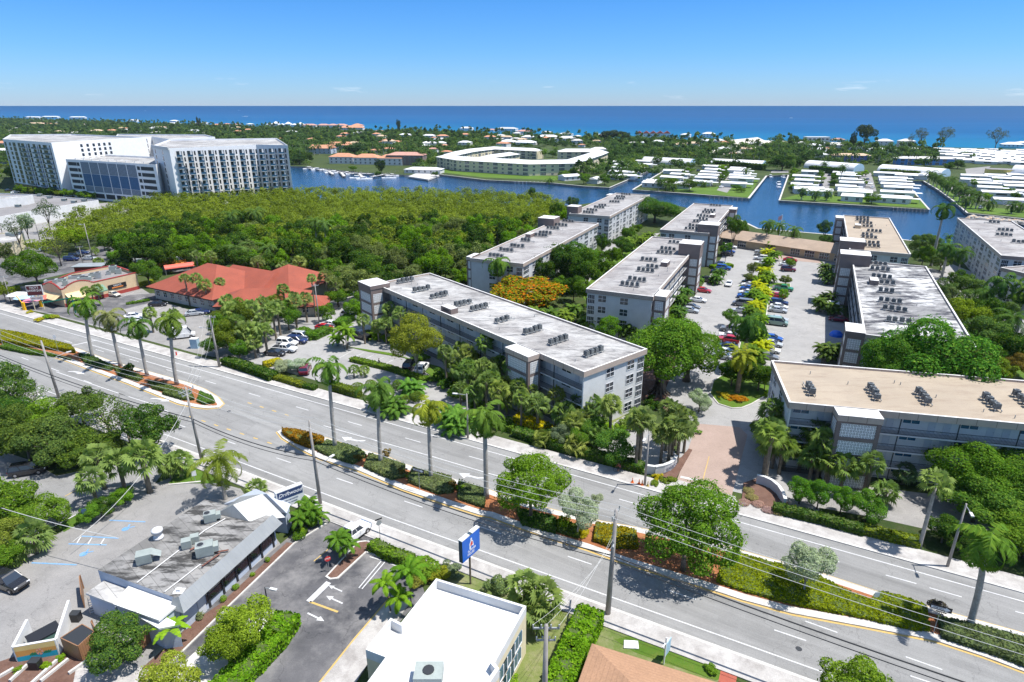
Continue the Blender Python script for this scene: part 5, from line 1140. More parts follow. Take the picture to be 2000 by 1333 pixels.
for i in range(4):p=P[1]+d_*L_*(.06+.055*i);obj('window',WIN['sash'],rs,(p.x+n2.x*.01,p.y+n2.y*.01,1.1),math.atan2(d_.y,d_.x))
for i,(x,y,a,b,c)in enumerate([(100,551,3,2,1.0),(120,547,2.4,1.6,.8),(128,555,1.2,1.2,1.4),(150,541,4,1.4,.8),(165,545,3.4,1.5,.9),(180,538,1.6,1.3,.9),(192,541,1.4,1.4,1.7),(222,530,2,1.6,2.0),(232,532,1.4,1.4,1.4),(212,534,1.2,1,.9)]):
 p=Vector(G(x,y,4.6))-rs.location.xy;u_=MB();u_.cbox((p.x,p.y,4.25+c/2),a,b,c,M['unit2']if i%3 else M['metal'],RA+.9);u_.cbox((p.x,p.y,4.26+c+.06),a*.6,b*.6,.1,M['dark'],RA+.9);u_.build('rooftop_unit',rs)
def text(body,size,m,parent=None,loc=(0,0,0),rot=(PI/2,0,0),name='lettering',font_shear=0.0,ext=.012,align='CENTER',sx=1.0):
 cu=bpy.data.curves.new(name,'FONT');cu.body=body;cu.size=size;cu.align_x=align;cu.align_y='CENTER';cu.extrude=ext;cu.shear=font_shear
 o=bpy.data.objects.new('tmp',cu);COL.objects.link(o);dg=bpy.context.evaluated_depsgraph_get();me=bpy.data.meshes.new_from_object(o.evaluated_get(dg));bpy.data.objects.remove(o);me.materials.clear();me.materials.append(m)
 q=obj(name,me,parent,loc);q.rotation_euler=rot;q.scale=(sx,1,1);return q
ws=thing('wall_sign','black framed picture sign on the tan restaurant wall','sign',(0,0,0));pp=P[1]+d_*L_*.70+n2*.15;ws.location=(pp.x+rs.location.x,pp.y+rs.location.y,2.4);ws.rotation_euler=(0,0,math.atan2(d_.y,d_.x))
MB().box(-2.6,2.6,-.04,.05,-.6,.8,M['black']).build('board',ws);M['fire']=colmat('orange_flame',(.6,.2,.05));MB().box(-1.6,1.6,-.07,-.042,-.35,.0,M['fire']).build('picture',ws);text("TROY'S",.7,M['frame'],ws,(0,-.06,.35))
# ================================================================ LOWER LEFT RESTAURANT (blue grey)
br=thing('restaurant','blue grey restaurant with patched flat roof and metal mansard in the lower left','restaurant',(*G(300,1150),0));gb=br.location
def Lp(x,y,z):a=G(x,y,z);return Vector((a[0]-gb.x,a[1]-gb.y))
ZB=4.0;A,B,C,D=Lp(191,1114,ZB),Lp(400,976,ZB),Lp(533,1010,ZB),Lp(350,1171,ZB)
MB().prism([tuple(p)for p in(A,D,C,B)],0,ZB,M['roof_d'],M['bluegray']).build('wall',br)
M['mansard']=stripes('standing_seam_metal',(.27,.28,.28),(.25,.26,.27),1.6,0,.08,metal=.2,rough=.45)
dm=(C-D).normalized();nm_=Vector((dm.y,-dm.x));LL=(C-D).length
def local_panel(name,parent,O,U,pts,m):
 """panel authored in a frame whose x runs along U so that seams follow it"""
 mb=MB();mb.face(pts,m);o=mb.build(name,parent,(O.x,O.y,0));o.rotation_euler=(0,0,math.atan2(U.y,U.x));return o
local_panel('mansard_roof',br,D,dm,[(-.6,-.95,ZB-1.0),(LL+.4,-.95,ZB-1.0),(LL,.0,ZB+.35),(0,.0,ZB+.35)],M['mansard'])
local_panel('mansard_roof',br,D,dm,[(0,.0,ZB+.35),(LL,0,ZB+.35),(LL,.35,ZB+.02),(0,.35,ZB+.02)],M['mansard'])
local_panel('mansard_roof',br,D,dm,[(-.6,-.95,ZB-1.0),(0,0,ZB+.35),(-.1,.8,ZB+.0),(-.6,.8,ZB-1.0)],M['mansard'])
for k in range(6):
 f_=.16+k*.145;p=D+dm*LL*f_+nm_*.02;ang=math.atan2(dm.y,dm.x)
 if k==0:obj('door',DOOR,br,(p.x,p.y,0),ang)
 else:
  wn=MB();wn.box(-1.4,1.4,-.05,.02,.9,2.1,M['glass']);wn.box(-1.5,1.5,-.07,-.02,2.1,2.2,M['navytrim']if 'navytrim' in M else M['dark']);wn.box(-1.5,1.5,-.07,-.02,.8,.9,M['dark']);wn.build('window',br,(p.x,p.y,0),rz=ang)
 q=D+dm*LL*(f_+.07)+nm_*.06;po=MB();po.box(-.12,.12,-.06,.06,0,2.75,M['navy']if 'navy' in M else M['dark']);po.build('pilaster',br,(q.x,q.y,0),rz=ang)
 # front pavilion roofs
pv=[Lp(436,985,3.2),Lp(560,1003,3.2),Lp(568,985,3.2),Lp(500,955,3.2)]
M['pavroof']=mat('pale_blue_white_metal',(.42,.46,.52),.45,var=.04)
m=MB();ap=Lp(520,962,5.6);q=[(p.x,p.y,3.2)for p in pv];ordr=q if sum(q[i][0]*q[(i+1)%4][1]-q[(i+1)%4][0]*q[i][1]for i in range(4))>0 else q[::-1]
for i in range(4):m.face([ordr[i],ordr[(i+1)%4],(ap.x,ap.y,5.4)],M['pavroof'])
m.build('pavilion_roof',br);MB().prism([tuple(p*.92+(pv[0]+pv[1]+pv[2]+pv[3])/4*.08)for p in pv],0,3.15,M['bluegray']).build('wall',br)
g1_,g2_,r1_,r2_=Lp(422,1003,4.1),Lp(486,1018,4.1),Lp(455,985,5.6),Lp(512,965,5.4)
m=MB();m.face([(g1_.x,g1_.y,4.05),(r1_.x,r1_.y,5.5),(r2_.x,r2_.y,5.4),(Lp(470,972,4).x,Lp(470,972,4).y,4.1)][::-1],M['mansard']);m.face([(g2_.x,g2_.y,4.05),(Lp(556,1003,4).x,Lp(556,1003,4).y,3.4),(r2_.x,r2_.y,5.4),(r1_.x,r1_.y,5.5)],M['mansard']);m.face([(g1_.x,g1_.y,4.05),(g2_.x,g2_.y,4.05),(r1_.x,r1_.y,5.5)],M['mansard']);m.build('gable_roof',br)
for x,y,a,b,c,k in((284,1098,1.5,1.2,1.05,'pale'),(412,1018,1.35,1.0,1.0,'fan'),(402,1083,1.8,1.3,1.2,'fan'),(366,1070,1.0,.9,.9,'box'),(382,1060,.9,.8,.8,'box')):
 p=Lp(x,y,ZB);u_=MB();u_.cbox((0,0,c/2+.2),a,b,c,M['unit2']);u_.cbox((0,0,.1),a*.9,b*.9,.2,M['metal'])
 if k=='fan':u_.tube([(-a*.2,0,c+.201),(-a*.2,0,c+.26)],.42,M['metal'],14);u_.tube([(-a*.2,0,c+.261),(-a*.2,0,c+.27)],.34,M['dark'],14);u_.cbox((a*.5+.25,0,c*.55+.1),.5,b*.8,c*.6,M['unit2'],0,0)
 if k=='pale':u_.face([(a/2,-b/2,c+.2),(a/2+.9,-b/2+.1,c*.6),(a/2+.9,b/2-.1,c*.6),(a/2,b/2,c+.2)],M['unit2'])
 o=u_.build('rooftop_unit',br,(p.x,p.y,ZB));o.rotation_euler=(0,0,RA+.9)
p=Lp(310,1052,ZB);u_=MB();u_.lathe((0,0,0),[(.55,0),(.55,.3),(.45,.31),(.45,.9),(.62,.95),(.62,1.25),(.3,1.4),(.01,1.42)],M['coping'],16);u_.build('exhaust_fan',br,(p.x,p.y,ZB),smooth=True)
M['navy']=colmat('navy_trim',(.03,.05,.12));M['rust']=mat('rusty_steel',(.16,.06,.04),var=.3)
for a,b in(((372,1078),(395,1066)),((395,1110),(430,1085)),((405,1085),(447,1078))):
 p,q=Lp(*a,ZB),Lp(*b,ZB);u_=MB();u_.tube([(p.x,p.y,ZB+.25),(q.x,q.y,ZB+.25)],.1,M['rust'],4);u_.build('steel_rail',br)
for a,b in(((268,1140),(400,1038)),((322,1158),(392,1104)),((400,1038),(440,1015))):
 p,q=Lp(*a,ZB),Lp(*b,ZB);u_=MB();u_.tube([(p.x,p.y,ZB+.12),(q.x,q.y,ZB+.12)],.06,M['coping'],5);u_.build('roof_pipe',br)
p=Lp(350,1155,ZB);u_=MB();u_.cbox((0,0,.03),1,.8,.05,M['frame']);u_.cbox((0,0,.2),.4,.35,.3,M['frame']);u_.build('roof_vent',br,(p.x,p.y,ZB))
for pts,z,c_ in(([(167,1159),(204,1134),(247,1150),(222,1180)],2.9,'roof_w'),([(221,1180),(253,1142),(352,1178),(310,1212)],3.4,'roof_b'),([(270,1205),(310,1228),(352,1220),(305,1196)],2.9,'wroof')):
 P_=[tuple(Lp(x,y,z))for x,y in pts];m=MB();m.prism(P_,z-.22,z,M[c_],M['coping']);m.prism(inset(P_,.25)if 1 else P_,0,z-.222,M['bluegray']);m.build('annex',br)
 # ================================================================ LOWER CENTRE WHITE BUILDING
wb=thing('white_building','bright white flat roofed building at the bottom centre','building',(*G(900,1300),0));gw=wb.location;ZW=6.0
def Wp(x,y,z=ZW):a=G(x,y,z);return(a[0]-gw.x,a[1]-gw.y)
q=[Wp(*p)for p in((852,1130),(783,1217),(763,1207),(714,1269),(753,1284),(690,1370),(820,1450),(900,1450),(957,1333),(975,1306),(966,1295),(1028,1184))]
ar=sum(q[i][0]*q[(i+1)%len(q)][1]-q[(i+1)%len(q)][0]*q[i][1]for i in range(len(q)));q=q if ar>0 else q[::-1];inn=inset(q,.35)
MB().prism(q,0,ZW-1.0,M['roof_b'],M['cream']).build('wall',wb);m=MB()
for i in range(len(q)):j=(i+1)%len(q);m.prism([q[i],q[j],inn[j],inn[i]],ZW-1.001,ZW,M['white'])
m.build('parapet',wb)
a,b=Vector(Wp(1028,1184,0.0+ZW)),Vector(Wp(966,1295));d=(b-a).normalized();ang=math.atan2(-d.y,-d.x)
for k in range(2):
 for f_ in(.38,.62,.86):
  p=a.lerp(b,f_-.03*k);wn=MB();wn.box(-1.25,1.25,-.06,.0,0,1.4,M['bglass']);[wn.box(x-.04,x+.04,-.09,-.061,0,1.4,M['frame'])for x in(-1.25,-.4,.4,1.25)];wn.box(-1.3,1.3,-.1,-.062+.001,-.05,.02,M['frame']);wn.build('window',wb,(p.x-(-d.y)*-.02,p.y,.9+k*1.9),rz=ang)
for x,y in((838,1328),):
 p=Wp(x,y,5.1);u_=MB();u_.box(-1.2,1.2,-.9,.9,.2,1.2,M['unit2']);u_.tube([(0,0,1.2),(0,0,1.28)],.5,M['dark'],12);u_.build('rooftop_unit',wb,(p[0],p[1],5.0))
 # brown shingled roof at the bottom
sh=thing('office_building','brown shingled hip roofed building cut by the bottom edge','building',(*G(1240,1333),0));gs=sh.location
c0=Vector(G(1156,1257,3.2));d1=(Vector(G(1400,1333,3.2))-c0).normalized();d2=Vector((d1.y,-d1.x));w1,w2=19,16
Pq=[c0,c0+d1*w1,c0+d1*w1+d2*w2,c0+d2*w2];Pq=[tuple(p-gs.xy)for p in Pq][::-1]
MB().prism(inset(Pq,.7),0,3.1,M['cream']).build('wall',sh);m=MB();m.hip(Pq,3.2,6.6,M['bshingle'],0,.5);m.prism(inset(Pq,.02),2.95,3.19,M['darkbrown']);m.build('roof',sh)
# ================================================================ PLANTING, near to far
def lean_to(x,y,tx,ty):
 """sideways lean of a trunk whose foot is at (x,y) and whose crown centre shows at column tx"""
 h=htop(x,y,ty)-2;g=G(x,y);return((tx-1000)*(g[1]*CT+(H0-h)*ST)/F-g[0])/h
ORD=['first','second','third','fourth','fifth','sixth','seventh','eighth','ninth','tenth','eleventh','twelfth','thirteenth','fourteenth','fifteenth','sixteenth']
# royal palms on the medians (foot x, foot y, crown row, label)
for i,(x,y,t0,tx)in enumerate([(182,701,578,165),(236,717,603,213),(288,736,620,268),(346,753,610,332)]):
 palm('royal',x,y,t0,'%s royal palm from the left on the left median'%ORD[i],1.3 if i!=2 else 1.2,(lean_to(x,y,tx,t0),0),group='royal palms on the left median',base=.15,col=[None,(.15,.17,.08),(.06,.13,.03),(.09,.15,.03)][i])
for i,(x,y,t0,tx)in enumerate([(655,877,700,642),(744,907,742,738),(842,937,780,836),(950,975,790,946)]):
 palm('royal',x,y,t0,'%s royal palm from the left on the right median'%ORD[i],[1.15,1.15,1.1,1.3][i],(lean_to(x,y,tx,t0),0),group='royal palms on the right median',base=.15,col=[(.08,.17,.035),(.09,.17,.04),(.17,.21,.025),(.09,.17,.035)][i])
palm('royal',1893,1224,1030,'big royal palm with arching fronds on the median at lower right',1.25,(lean_to(1893,1224,1925,1030),0),base=.15)
# median planting
def lowbed(x,y,r,h,n,label,col,group):
 for i in range(n):
  pass
for i,(pts,col,h,lab)in enumerate([([(-40,640),(0,651),(50,659),(140,682),(148,692),(60,680),(0,672),(-40,664)],(.19,.19,.008),1.0,'clipped golden hedge bed on the left median'),([(552,846),(580,848),(632,861),(632,872),(605,878),(578,868),(556,853)],(.24,.12,.012),.9,'orange croton bed at the left nose of the right median'),([(1420,1082),(1530,1112),(1600,1133),(1650,1160),(1700,1180),(1716,1163),(1760,1172),(1806,1190),(1812,1236),(1780,1234),(1690,1212),(1600,1195),(1530,1180),(1440,1155),(1400,1140)],(.15,.19,.008),.5,'long yellow green clipped hedge bed on the right median'),([(1165,1030),(1240,1045),(1245,1075),(1200,1075),(1160,1060)],(.2,.17,.01),.8,'yellow hedge bed between the two big median trees')]):
 hedge(pts,1,h,lab,col,60,.16,.15,poly=True)
for i,(pts,c,lab)in enumerate([([(155,697),(175,697),(205,712),(225,722),(215,727),(170,715)],'far','first low juniper patch on the left median'),([(225,722),(250,728),(280,742),(270,748),(232,735)],(.08,.12,.04),'second low juniper patch on the left median'),([(290,748),(320,753),(348,765),(340,772),(300,762)],(.08,.12,.04),'third low juniper patch on the left median'),([(318,772),(350,765),(372,770),(380,784),(358,784)],(.08,.12,.05),'fourth low juniper patch on the left median'),([(392,770),(415,780),(420,790),(400,793),(386,787)],(.06,.14,.03),'round green patch at the nose of the left median'),([(640,866),(700,880),(715,895),(690,910),(640,893),(615,880)],(.10,.14,.07),'first grey green shrub patch on the right median'),([(722,893),(790,912),(790,935),(765,940),(712,916)],(.10,.13,.07),'second grey green shrub patch on the right median'),([(806,920),(880,937),(885,965),(855,968),(798,945)],(.10,.13,.07),'third grey green shrub patch on the right median'),([(897,945),(948,962),(945,995),(895,978)],(.07,.1,.05),'fourth grey green shrub patch on the right median'),([(1010,1000),(1085,1018),(1085,1045),(1020,1028)],(.04,.1,.02),'green patch under the left median tree'),([(1090,1022),(1140,1036),(1130,1055),(1088,1042)],(.07,.12,.02),'green patch under the silver median tree'),([(1830,1212),(1900,1228),(2060,1270),(2060,1330),(1960,1290),(1840,1250)],(.07,.10,.06),'blue flowered shrub bed at the right end of the median'),([(10,676),(60,686),(120,700),(140,706),(120,700),(60,694),(0,682)],(.06,.13,.02),'low green strip in front of the golden hedge')]):
 hedge(pts,1,.6,lab,c,45,.18,.15,poly=True,name='shrub_bed')
for i,(x,y,r,h,c)in enumerate([(755,872+20,.8,1.5,'brown'),(700,902,.7,1.3,'brown'),(785,930,.7,1.3,'brown'),(885,955,.8,1.5,'brown'),(255,730,1.4,2.6,'dark'),(1100,1030,1.2,1.6,'lime'),(905,958,1.0,.9,'lime'),(800,935,.7,.7,'lime'),(707,888,.7,.7,'lime'),(1832,1202,1.1,2.4,(.05,.045,.05)),(1140,1050,.8,1.2,'yellow')]):
 bush(x,y,r,h,['rusty red shrub by the mulch gap right of the second palm','rusty red shrub by the first mulch gap','rusty red shrub by the second mulch gap','rusty red shrub left of the fourth palm','small dark tree shrub on the left median','bright green shrub under the left median tree','bright green ball left of the fourth palm','bright green ball by the one way sign','bright green ball by the first mulch gap','bare purple shrub beside the one way sign','yellow shrub left of the big median tree'][i],c,base=.15)
tree(1036,1015,885,5.6,'round bright green tree on the right median, left of the silver one','big',(.09,.18,.014),4.1,base=.15)
tree(1334,1116,950,6.9,'biggest bright green tree on the median, reaching over both carriageways','big',(.07,.15,.016),5.3,base=.15)
tree(1128,1048,962,3.0,'silver leaved tree between the two green median trees','fine','silver',2.4,'pale',base=.15);tree(1163,1020,965,1.0,'small silver leaved sapling right of the silver tree','fine','silver',.9,base=.15)
tree(1568,1160,1062,3.1,'silver leaved tree on the yellow green median hedge','fine',(.27,.33,.27),2.5,'pale',base=.15)
R.seed(21)
SABL=[(577,702,552,'front of the red office roof'),(606,640,548,'right end of the red office roof')]
for i,(x,y,t0,s,lb)in enumerate([(371,598,535,1.0,'first fan palm rising in front of the red roof'),(393,600,533,1.15,'second fan palm rising in front of the red roof'),(408,604,545,1.2,'third fan palm rising in front of the red roof'),(436,594,542,1.0,'double headed fan palm against the red roof'),(580,628,570,1.05,'fan palm at the right end of the red roof'),(617,620,535,.9,'fan palm behind the right end of the red roof'),(175,600,560,.9,'left fan palm in front of the restaurant'),(185,598,562,.9,'middle fan palm in front of the restaurant'),(197,598,555,1.0,'right fan palm in front of the restaurant'),(523,695,632,1.4,'tall fan palm over the parked white truck'),(505,690,630,1.4,'fan palm left of the parked white truck'),(540,665,590,1.3,'pale fan palm above the truck'),(520,650,578,1.2,'fan palm at the tip of the lower red roof'),(500,660,585,1.3,'fan palm left of the lower red roof tip'),(300,650,600,1.2,'fan palm behind the left median palms'),(345,650,603,1.2,'fan palm between the parked vans'),(187,500,483,1.0,'fan palm by the back car park'),(195,525,503,1.2,'pair fan palm behind the restaurant'),(500,700,655,1.2,'low fan palm by the hedge of the front lot')]):
 palm('sabal',x,y,t0,lb,s)
for i,(x,y,t0,r,c,k,lb)in enumerate([(75,560,485,7.5,(.045,.11,.012),'big','wide round dark green tree left of the tan restaurant'),(293,560,500,4.6,(.05,.12,.015),'fine','dense green tree at the right end of the tan restaurant'),(480,665,595,4.0,(.07,.11,.015),'fine','dark olive tree by the pole at the office entrance'),(445,650,600,4.0,(.08,.12,.02),'fine','olive tree in front of the lower red roof'),(425,695,655,3.2,(.05,.12,.02),'fine','green tree left of the front parking lot'),(470,705,665,2.8,(.07,.17,.02),'fine','bright green shrub tree beside the hedge'),(12,590,548,2.5,'olive','mid','small yellow green tree at the left edge by the restaurant'),(120,520,455,5,(.05,.07,.045),'airy','grey green airy tree left of the back car park'),(45,500,418,5,(.04,.075,.035),'airy','grey green tree in front of the long shop roof'),(15,520,470,4,(.05,.08,.03),'mid','brownish tree at the left edge in front of the cream shop'),(240,535,498,2.4,'grey','mid','small green tree behind the restaurant'),(100,455,385,6,'deep','airy','very dark tree against the long shop roof'),(60,480,415,4,'silver','mid','silvery tree by the light pole at the left'),(150,490,440,5,(.12,.21,.01),'mid','yellow green tree behind the light pole'),(130,480,440,4,(.13,.22,.01),'mid','lime green tree left of the second light pole'),(205,490,455,4,'mid','mid','green tree right of the second light pole'),(555,725,704,2.6,'silver','fine','silver buttonwood bush on the corner of the front lot'),(562+20,727,702,2.8,(.26,.32,.26),'fine','paler silver bush beside the maroon car'),(640,560,500,3.5,'mid','mid','green tree behind the right end of the red roof')]):
 tree(x,y,t0,r,lb,k,c)
 # dense wood in front of the mangroves: darker individual trees and palms
GW='trees of the dense wood behind the red roof'
WOOD=[(230,500),(300,470),(420,455),(640,470),(860,455),(1000,470),(1085,440),(1120,420),(1110,450),(1060,470),(1000,500),(930,535),(915,580),(860,565),(760,575),(700,600),(640,570),(560,545),(430,545),(300,530),(230,540)]
R.seed(5);X,Y=scatter(WOOD,7.3,12)
LB=['dark green tree of the dense wood between red roof and mangroves','bright green tree of the dense wood between red roof and mangroves','grey green tree of the dense wood between red roof and mangroves','deep green tree of the dense wood between red roof and mangroves']
for a,b in zip(X,Y):
 k=R.random();c,lb,kk=((.035,.085,.015),LB[0],'mid')if k<.35 else((.08,.18,.012),LB[1],'mid')if k<.62 else((.10,.14,.05),LB[2],'mid')if k<.8 else((.018,.055,.012),LB[3],'mid')
 tree(0,0,R.uniform(7,12),R.uniform(3.8,6.2),lb,kk,c,world=(a,b),group=GW+' '+lb.split()[0],name='wood_tree')
for i,(x,y,t0,s)in enumerate([(460,465,408,1.3),(506,460,402,1.4),(622,495,420,1.3),(640,498,425,1.2),(430,440,415,1.0),(470,530,470,1.5),(530,520,470,1.5),(590,550,500,1.5),(510,555,500,1.4),(560,565,510,1.4),(390,535,490,1.3),(420,548,490,1.3),(640,575,525,1.5),(660,590,540,1.4),(160,445,425,1.2)]):
 palm('coco' if i<7 else 'sabal',x,y+6,t0,'%s palm from the top rising out of the dense wood'%ORD[i],s,col=(.07,.13,.035)if i<7 else(.15,.2,.07))
for i,(x,y,t0,r,c)in enumerate([(1040,404,365,3.0,'dark'),(1085,420,392,4.5,'mid'),(1060,415,390,4,'olive'),(1098,425,400,4,'mid')]):tree(x,y,t0,r,'%s tree from the left at the water end of the mangroves'%ORD[i],'mid',c)
# trees left of central block
for i,(x,y,t0,r,c,k,lb)in enumerate([(815,735,606,5.8,(.16,.20,.03),'big','large yellow green ficus with pale limbs in front of the central block'),(720,610,560,4,'mid','fine','green tree at the far end of the front lot'),(690,625,585,3.4,(.08,.18,.015),'fine','leafy tree by the hedge at the end of the front lot'),(745,600,560,3,'olive','fine','small olive tree by the left stair tower'),(662,600,560,4,'mid','mid','green tree right of the red office roof'),(640,630,590,3,'mid','mid','green tree beside the white van'),(900,560,520,3.6,(.09,.19,.015),'mid','bright green tree behind the central roof at its far end'),(870,545,505,3.6,'mid','mid','green tree at the wood edge above the central roof')]):
 tree(x,y,t0,r,lb,k,c,tr='pale' if i==0 else 'std')
for i,(x,y,t0,s)in enumerate([(713,672,613,1.1),(735,645,585,1.2),(750,640,580,1.2),(765,660,590,1.3),(785,680,600,1.2),(790,650,590,1.2),(740,668,625,1.2),(755,672,618,1.2)]):
 palm('sabal',x,y,t0,'%s fan palm of the group by the left stair tower'%ORD[i],s,group='fan palms by the left stair tower')
clump(677,682,4,1.2,6.5,'clump of slender palms beside the meter box in the front lot',(.10,.2,.02),1.2)
clump(660,676,2,.8,5,'pair of slender palms on the lot nose',(.10,.2,.02),1.1)
for i,(x,y,s)in enumerate([(692,738,.8),(712,736,.8)]):palm('sabal',x,y,712+i*2,['left','right'][i]+' of two small palms on the edge of the front lot',.8)
# fan palm grove in front of the central block
GR=[(902,735,668),(948,755,655),(980,740,700),(1008,750,682),(900,700,632),(925,745,690),(945,790,700),(962,800,722),(985,800,735),(1018,835,762),(1000,790,700),(1085,830,755),(1035,820,778),(1128,835,770),(1140,845,790),(1178,835,778),(1165,880,835),(1125,890,850),(900,800,745),(928,810,750),(975,760,695),(960,775,712),(915,770,700),(1060,870,840),(1012,815,740)]
for i,(x,y,t0)in enumerate(GR):
 palm('sabal',x,y,t0,'%s fan palm from the left in the grove before the central block'%['A',''][1]+'' if 0 else 'fan palm in the crowded grove before the central block',R.uniform(1.05,1.35),group='fan palms crowded before the central block',col=[(.13,.19,.06),(.10,.17,.05),(.17,.21,.06)][i%3])
for i,(x,y,t0,s)in enumerate([(1248,912,798,1.45),(1241,918,800,1.3),(1300,880,780,1.3),(1318,870,790,1.2),(1305,905,815,1.35),(1322,905,820,1.3),(1290,905,830,1.2),(1335,885,800,1.2),(1312,890,800,1.2)]):
 palm('sabal',x,y,t0,'%s fan palm of the corner group by the brick drive'%ORD[i],s,group='fan palms on the corner by the brick drive',col=(.12,.17,.06))
for i,(x,y,t0,s)in enumerate([(1493,945,830,1.3),(1530,915,850,1.4),(1560,920,855,1.4),(1580,940,870,1.4),(1545,900,845,1.3),(1600,905,850,1.3),(1610,950,880,1.4),(1690,968,885,1.2),(1655,935,880,1.3),(1640,960,890,1.4),(1508,900,850,1.4),(1725,985,940,1.3),(1665,950,880,1.3),(1630,930,870,1.2),(1575,900,845,1.3)]):
 palm('sabal',x,y,t0,'%s fan palm in the grove before the near tan roof'%ORD[i],s,group='fan palms before the near tan roof',col=[(.13,.2,.05),(.10,.17,.05)][i%2])
palm('sabal',1795,1070,920,'tall leaning fan palm by the small lot at lower right',1.25,(lean_to(1795,1070,1828,920),0));palm('sabal',1763,945,905,'short blue green palm before the near tan block',1.1,col=(.08,.15,.08));palm('sabal',1948,880,838,'yellowed palm at the railing of the near tan block',1.2,col=(.2,.2,.06));palm('sabal',1995,900,860,'fan palm at the right edge by the railing',1.2)
for i,(x,y,t0,r,c,k,lb)in enumerate([(1165,870,818,3.2,(.055,.13,.025),'fine','leafy tree at the boulevard hedge before the central block'),(1200,905,842,3.6,(.05,.13,.025),'fine','dark glossy tree on the boulevard hedge near the tall fan palms'),(1130,880,832,2.4,'mid','fine','green tree left of the glossy tree'),(1100,870,830,2.4,'grey','fine','grey green tree at the boulevard hedge'),(1365,805,760,2.4,'silver','fine','silver bush by the entry road'),(1285,765,604,9.2,(.07,.17,.02),'big','enormous spreading tree with buttressed trunk at the end of the central block'),(1340,745,615,8,(.07,.16,.02),'big','right hand limb tree of the enormous spreading canopy'),(1190,640,612,3.4,(.07,.17,.015),'fine','bright green tree behind the right end of the central roof'),(1020,625,533,12.5,(.15,.17,.012),'flame','flame tree covered in orange blossom behind the central roof'),(1085,590,468,6.4,(.02,.065,.014),'fine','very dark tree behind the flame tree'),(1115,590,470,6.6,(.025,.075,.014),'fine','dark tree in the middle of the garden between blocks'),(1150,585,484,6.4,(.04,.10,.015),'fine','dark green tree by the garden car park'),(1135,570,466,5.6,(.05,.13,.02),'fine','mid green tree at the back of the garden'),(1055,600,494,5.2,(.02,.06,.012),'fine','narrow dark tree left of the garden group'),(1283,482,380,14.5,(.04,.11,.018),'big','big round green tree between the two waterway blocks'),(1205,520,490,2.2,'mid','mid','small tree at the corner of the grey block'),(1428,500,420,4.2,(.05,.12,.02),'fine','green tree beside the far left tower'),(1440,475,425,4.0,(.05,.12,.02),'fine','green tree left of the clubhouse roof'),(1415,520,470,2.4,(.05,.13,.02),'fine','small tree at the foot of the far left tower'),(1615,490,430,3.4,(.03,.08,.02),'fine','dark tree right of the clubhouse'),(1618,510,455,3.0,(.035,.09,.02),'fine','second dark tree right of the clubhouse'),(1433,725,705,2.6,'dark','fine','tree at the right of the spreading canopy'),(1426,640,602,2.6,(.06,.15,.02),'fine','round topped tree left of the tall island palm'),(1470,540,508,2.6,(.10,.13,.04),'fine','olive ball shaped tree on the car park island'),(1465,555,532,2.2,(.10,.14,.04),'fine','small lollipop tree on the left of the island'),(1533,560,535,2.4,(.10,.13,.04),'fine','lollipop tree on the right of the island'),(1541,530,502,2.0,(.08,.17,.02),'fine','small bright tree by the covered car'),(1528,590,562,1.8,(.10,.22,.02),'fine','lime tree by the green pickup'),(1480,765,700,4.2,(.03,.085,.012),'fine','dark round tree behind the yellow date palm'),(1428,755,705,4.0,(.03,.09,.012),'fine','dark round tree left of the yellow date palm'),(1492,765,715,2.2,(.10,.2,.012),'fine','lime tree at the right end of the entry island')]):
 tree(x,y,t0,r,lb,k,c,tr='thick' if i in(5,6)else 'std',hz={8:10,9:13.5,10:14,11:13,12:12.5,13:12,7:8,14:13,19:9,20:7}.get(i))
bt=thing('buttress_roots','fluted buttress roots flaring round the trunk of the enormous tree','tree roots',(*G(1287,770),0));m=MB()
for i in range(12):
 a=i*PI/6;m.tube([(math.cos(a)*2.2,math.sin(a)*2.2,0),(math.cos(a)*1.1,math.sin(a)*1.1,.9),(math.cos(a)*.5,math.sin(a)*.5,3.5),(math.cos(a)*.3,math.sin(a)*.3,6)],[.12,.22,.3,.3],M['bark'],6)
m.build('roots',bt,smooth=True)
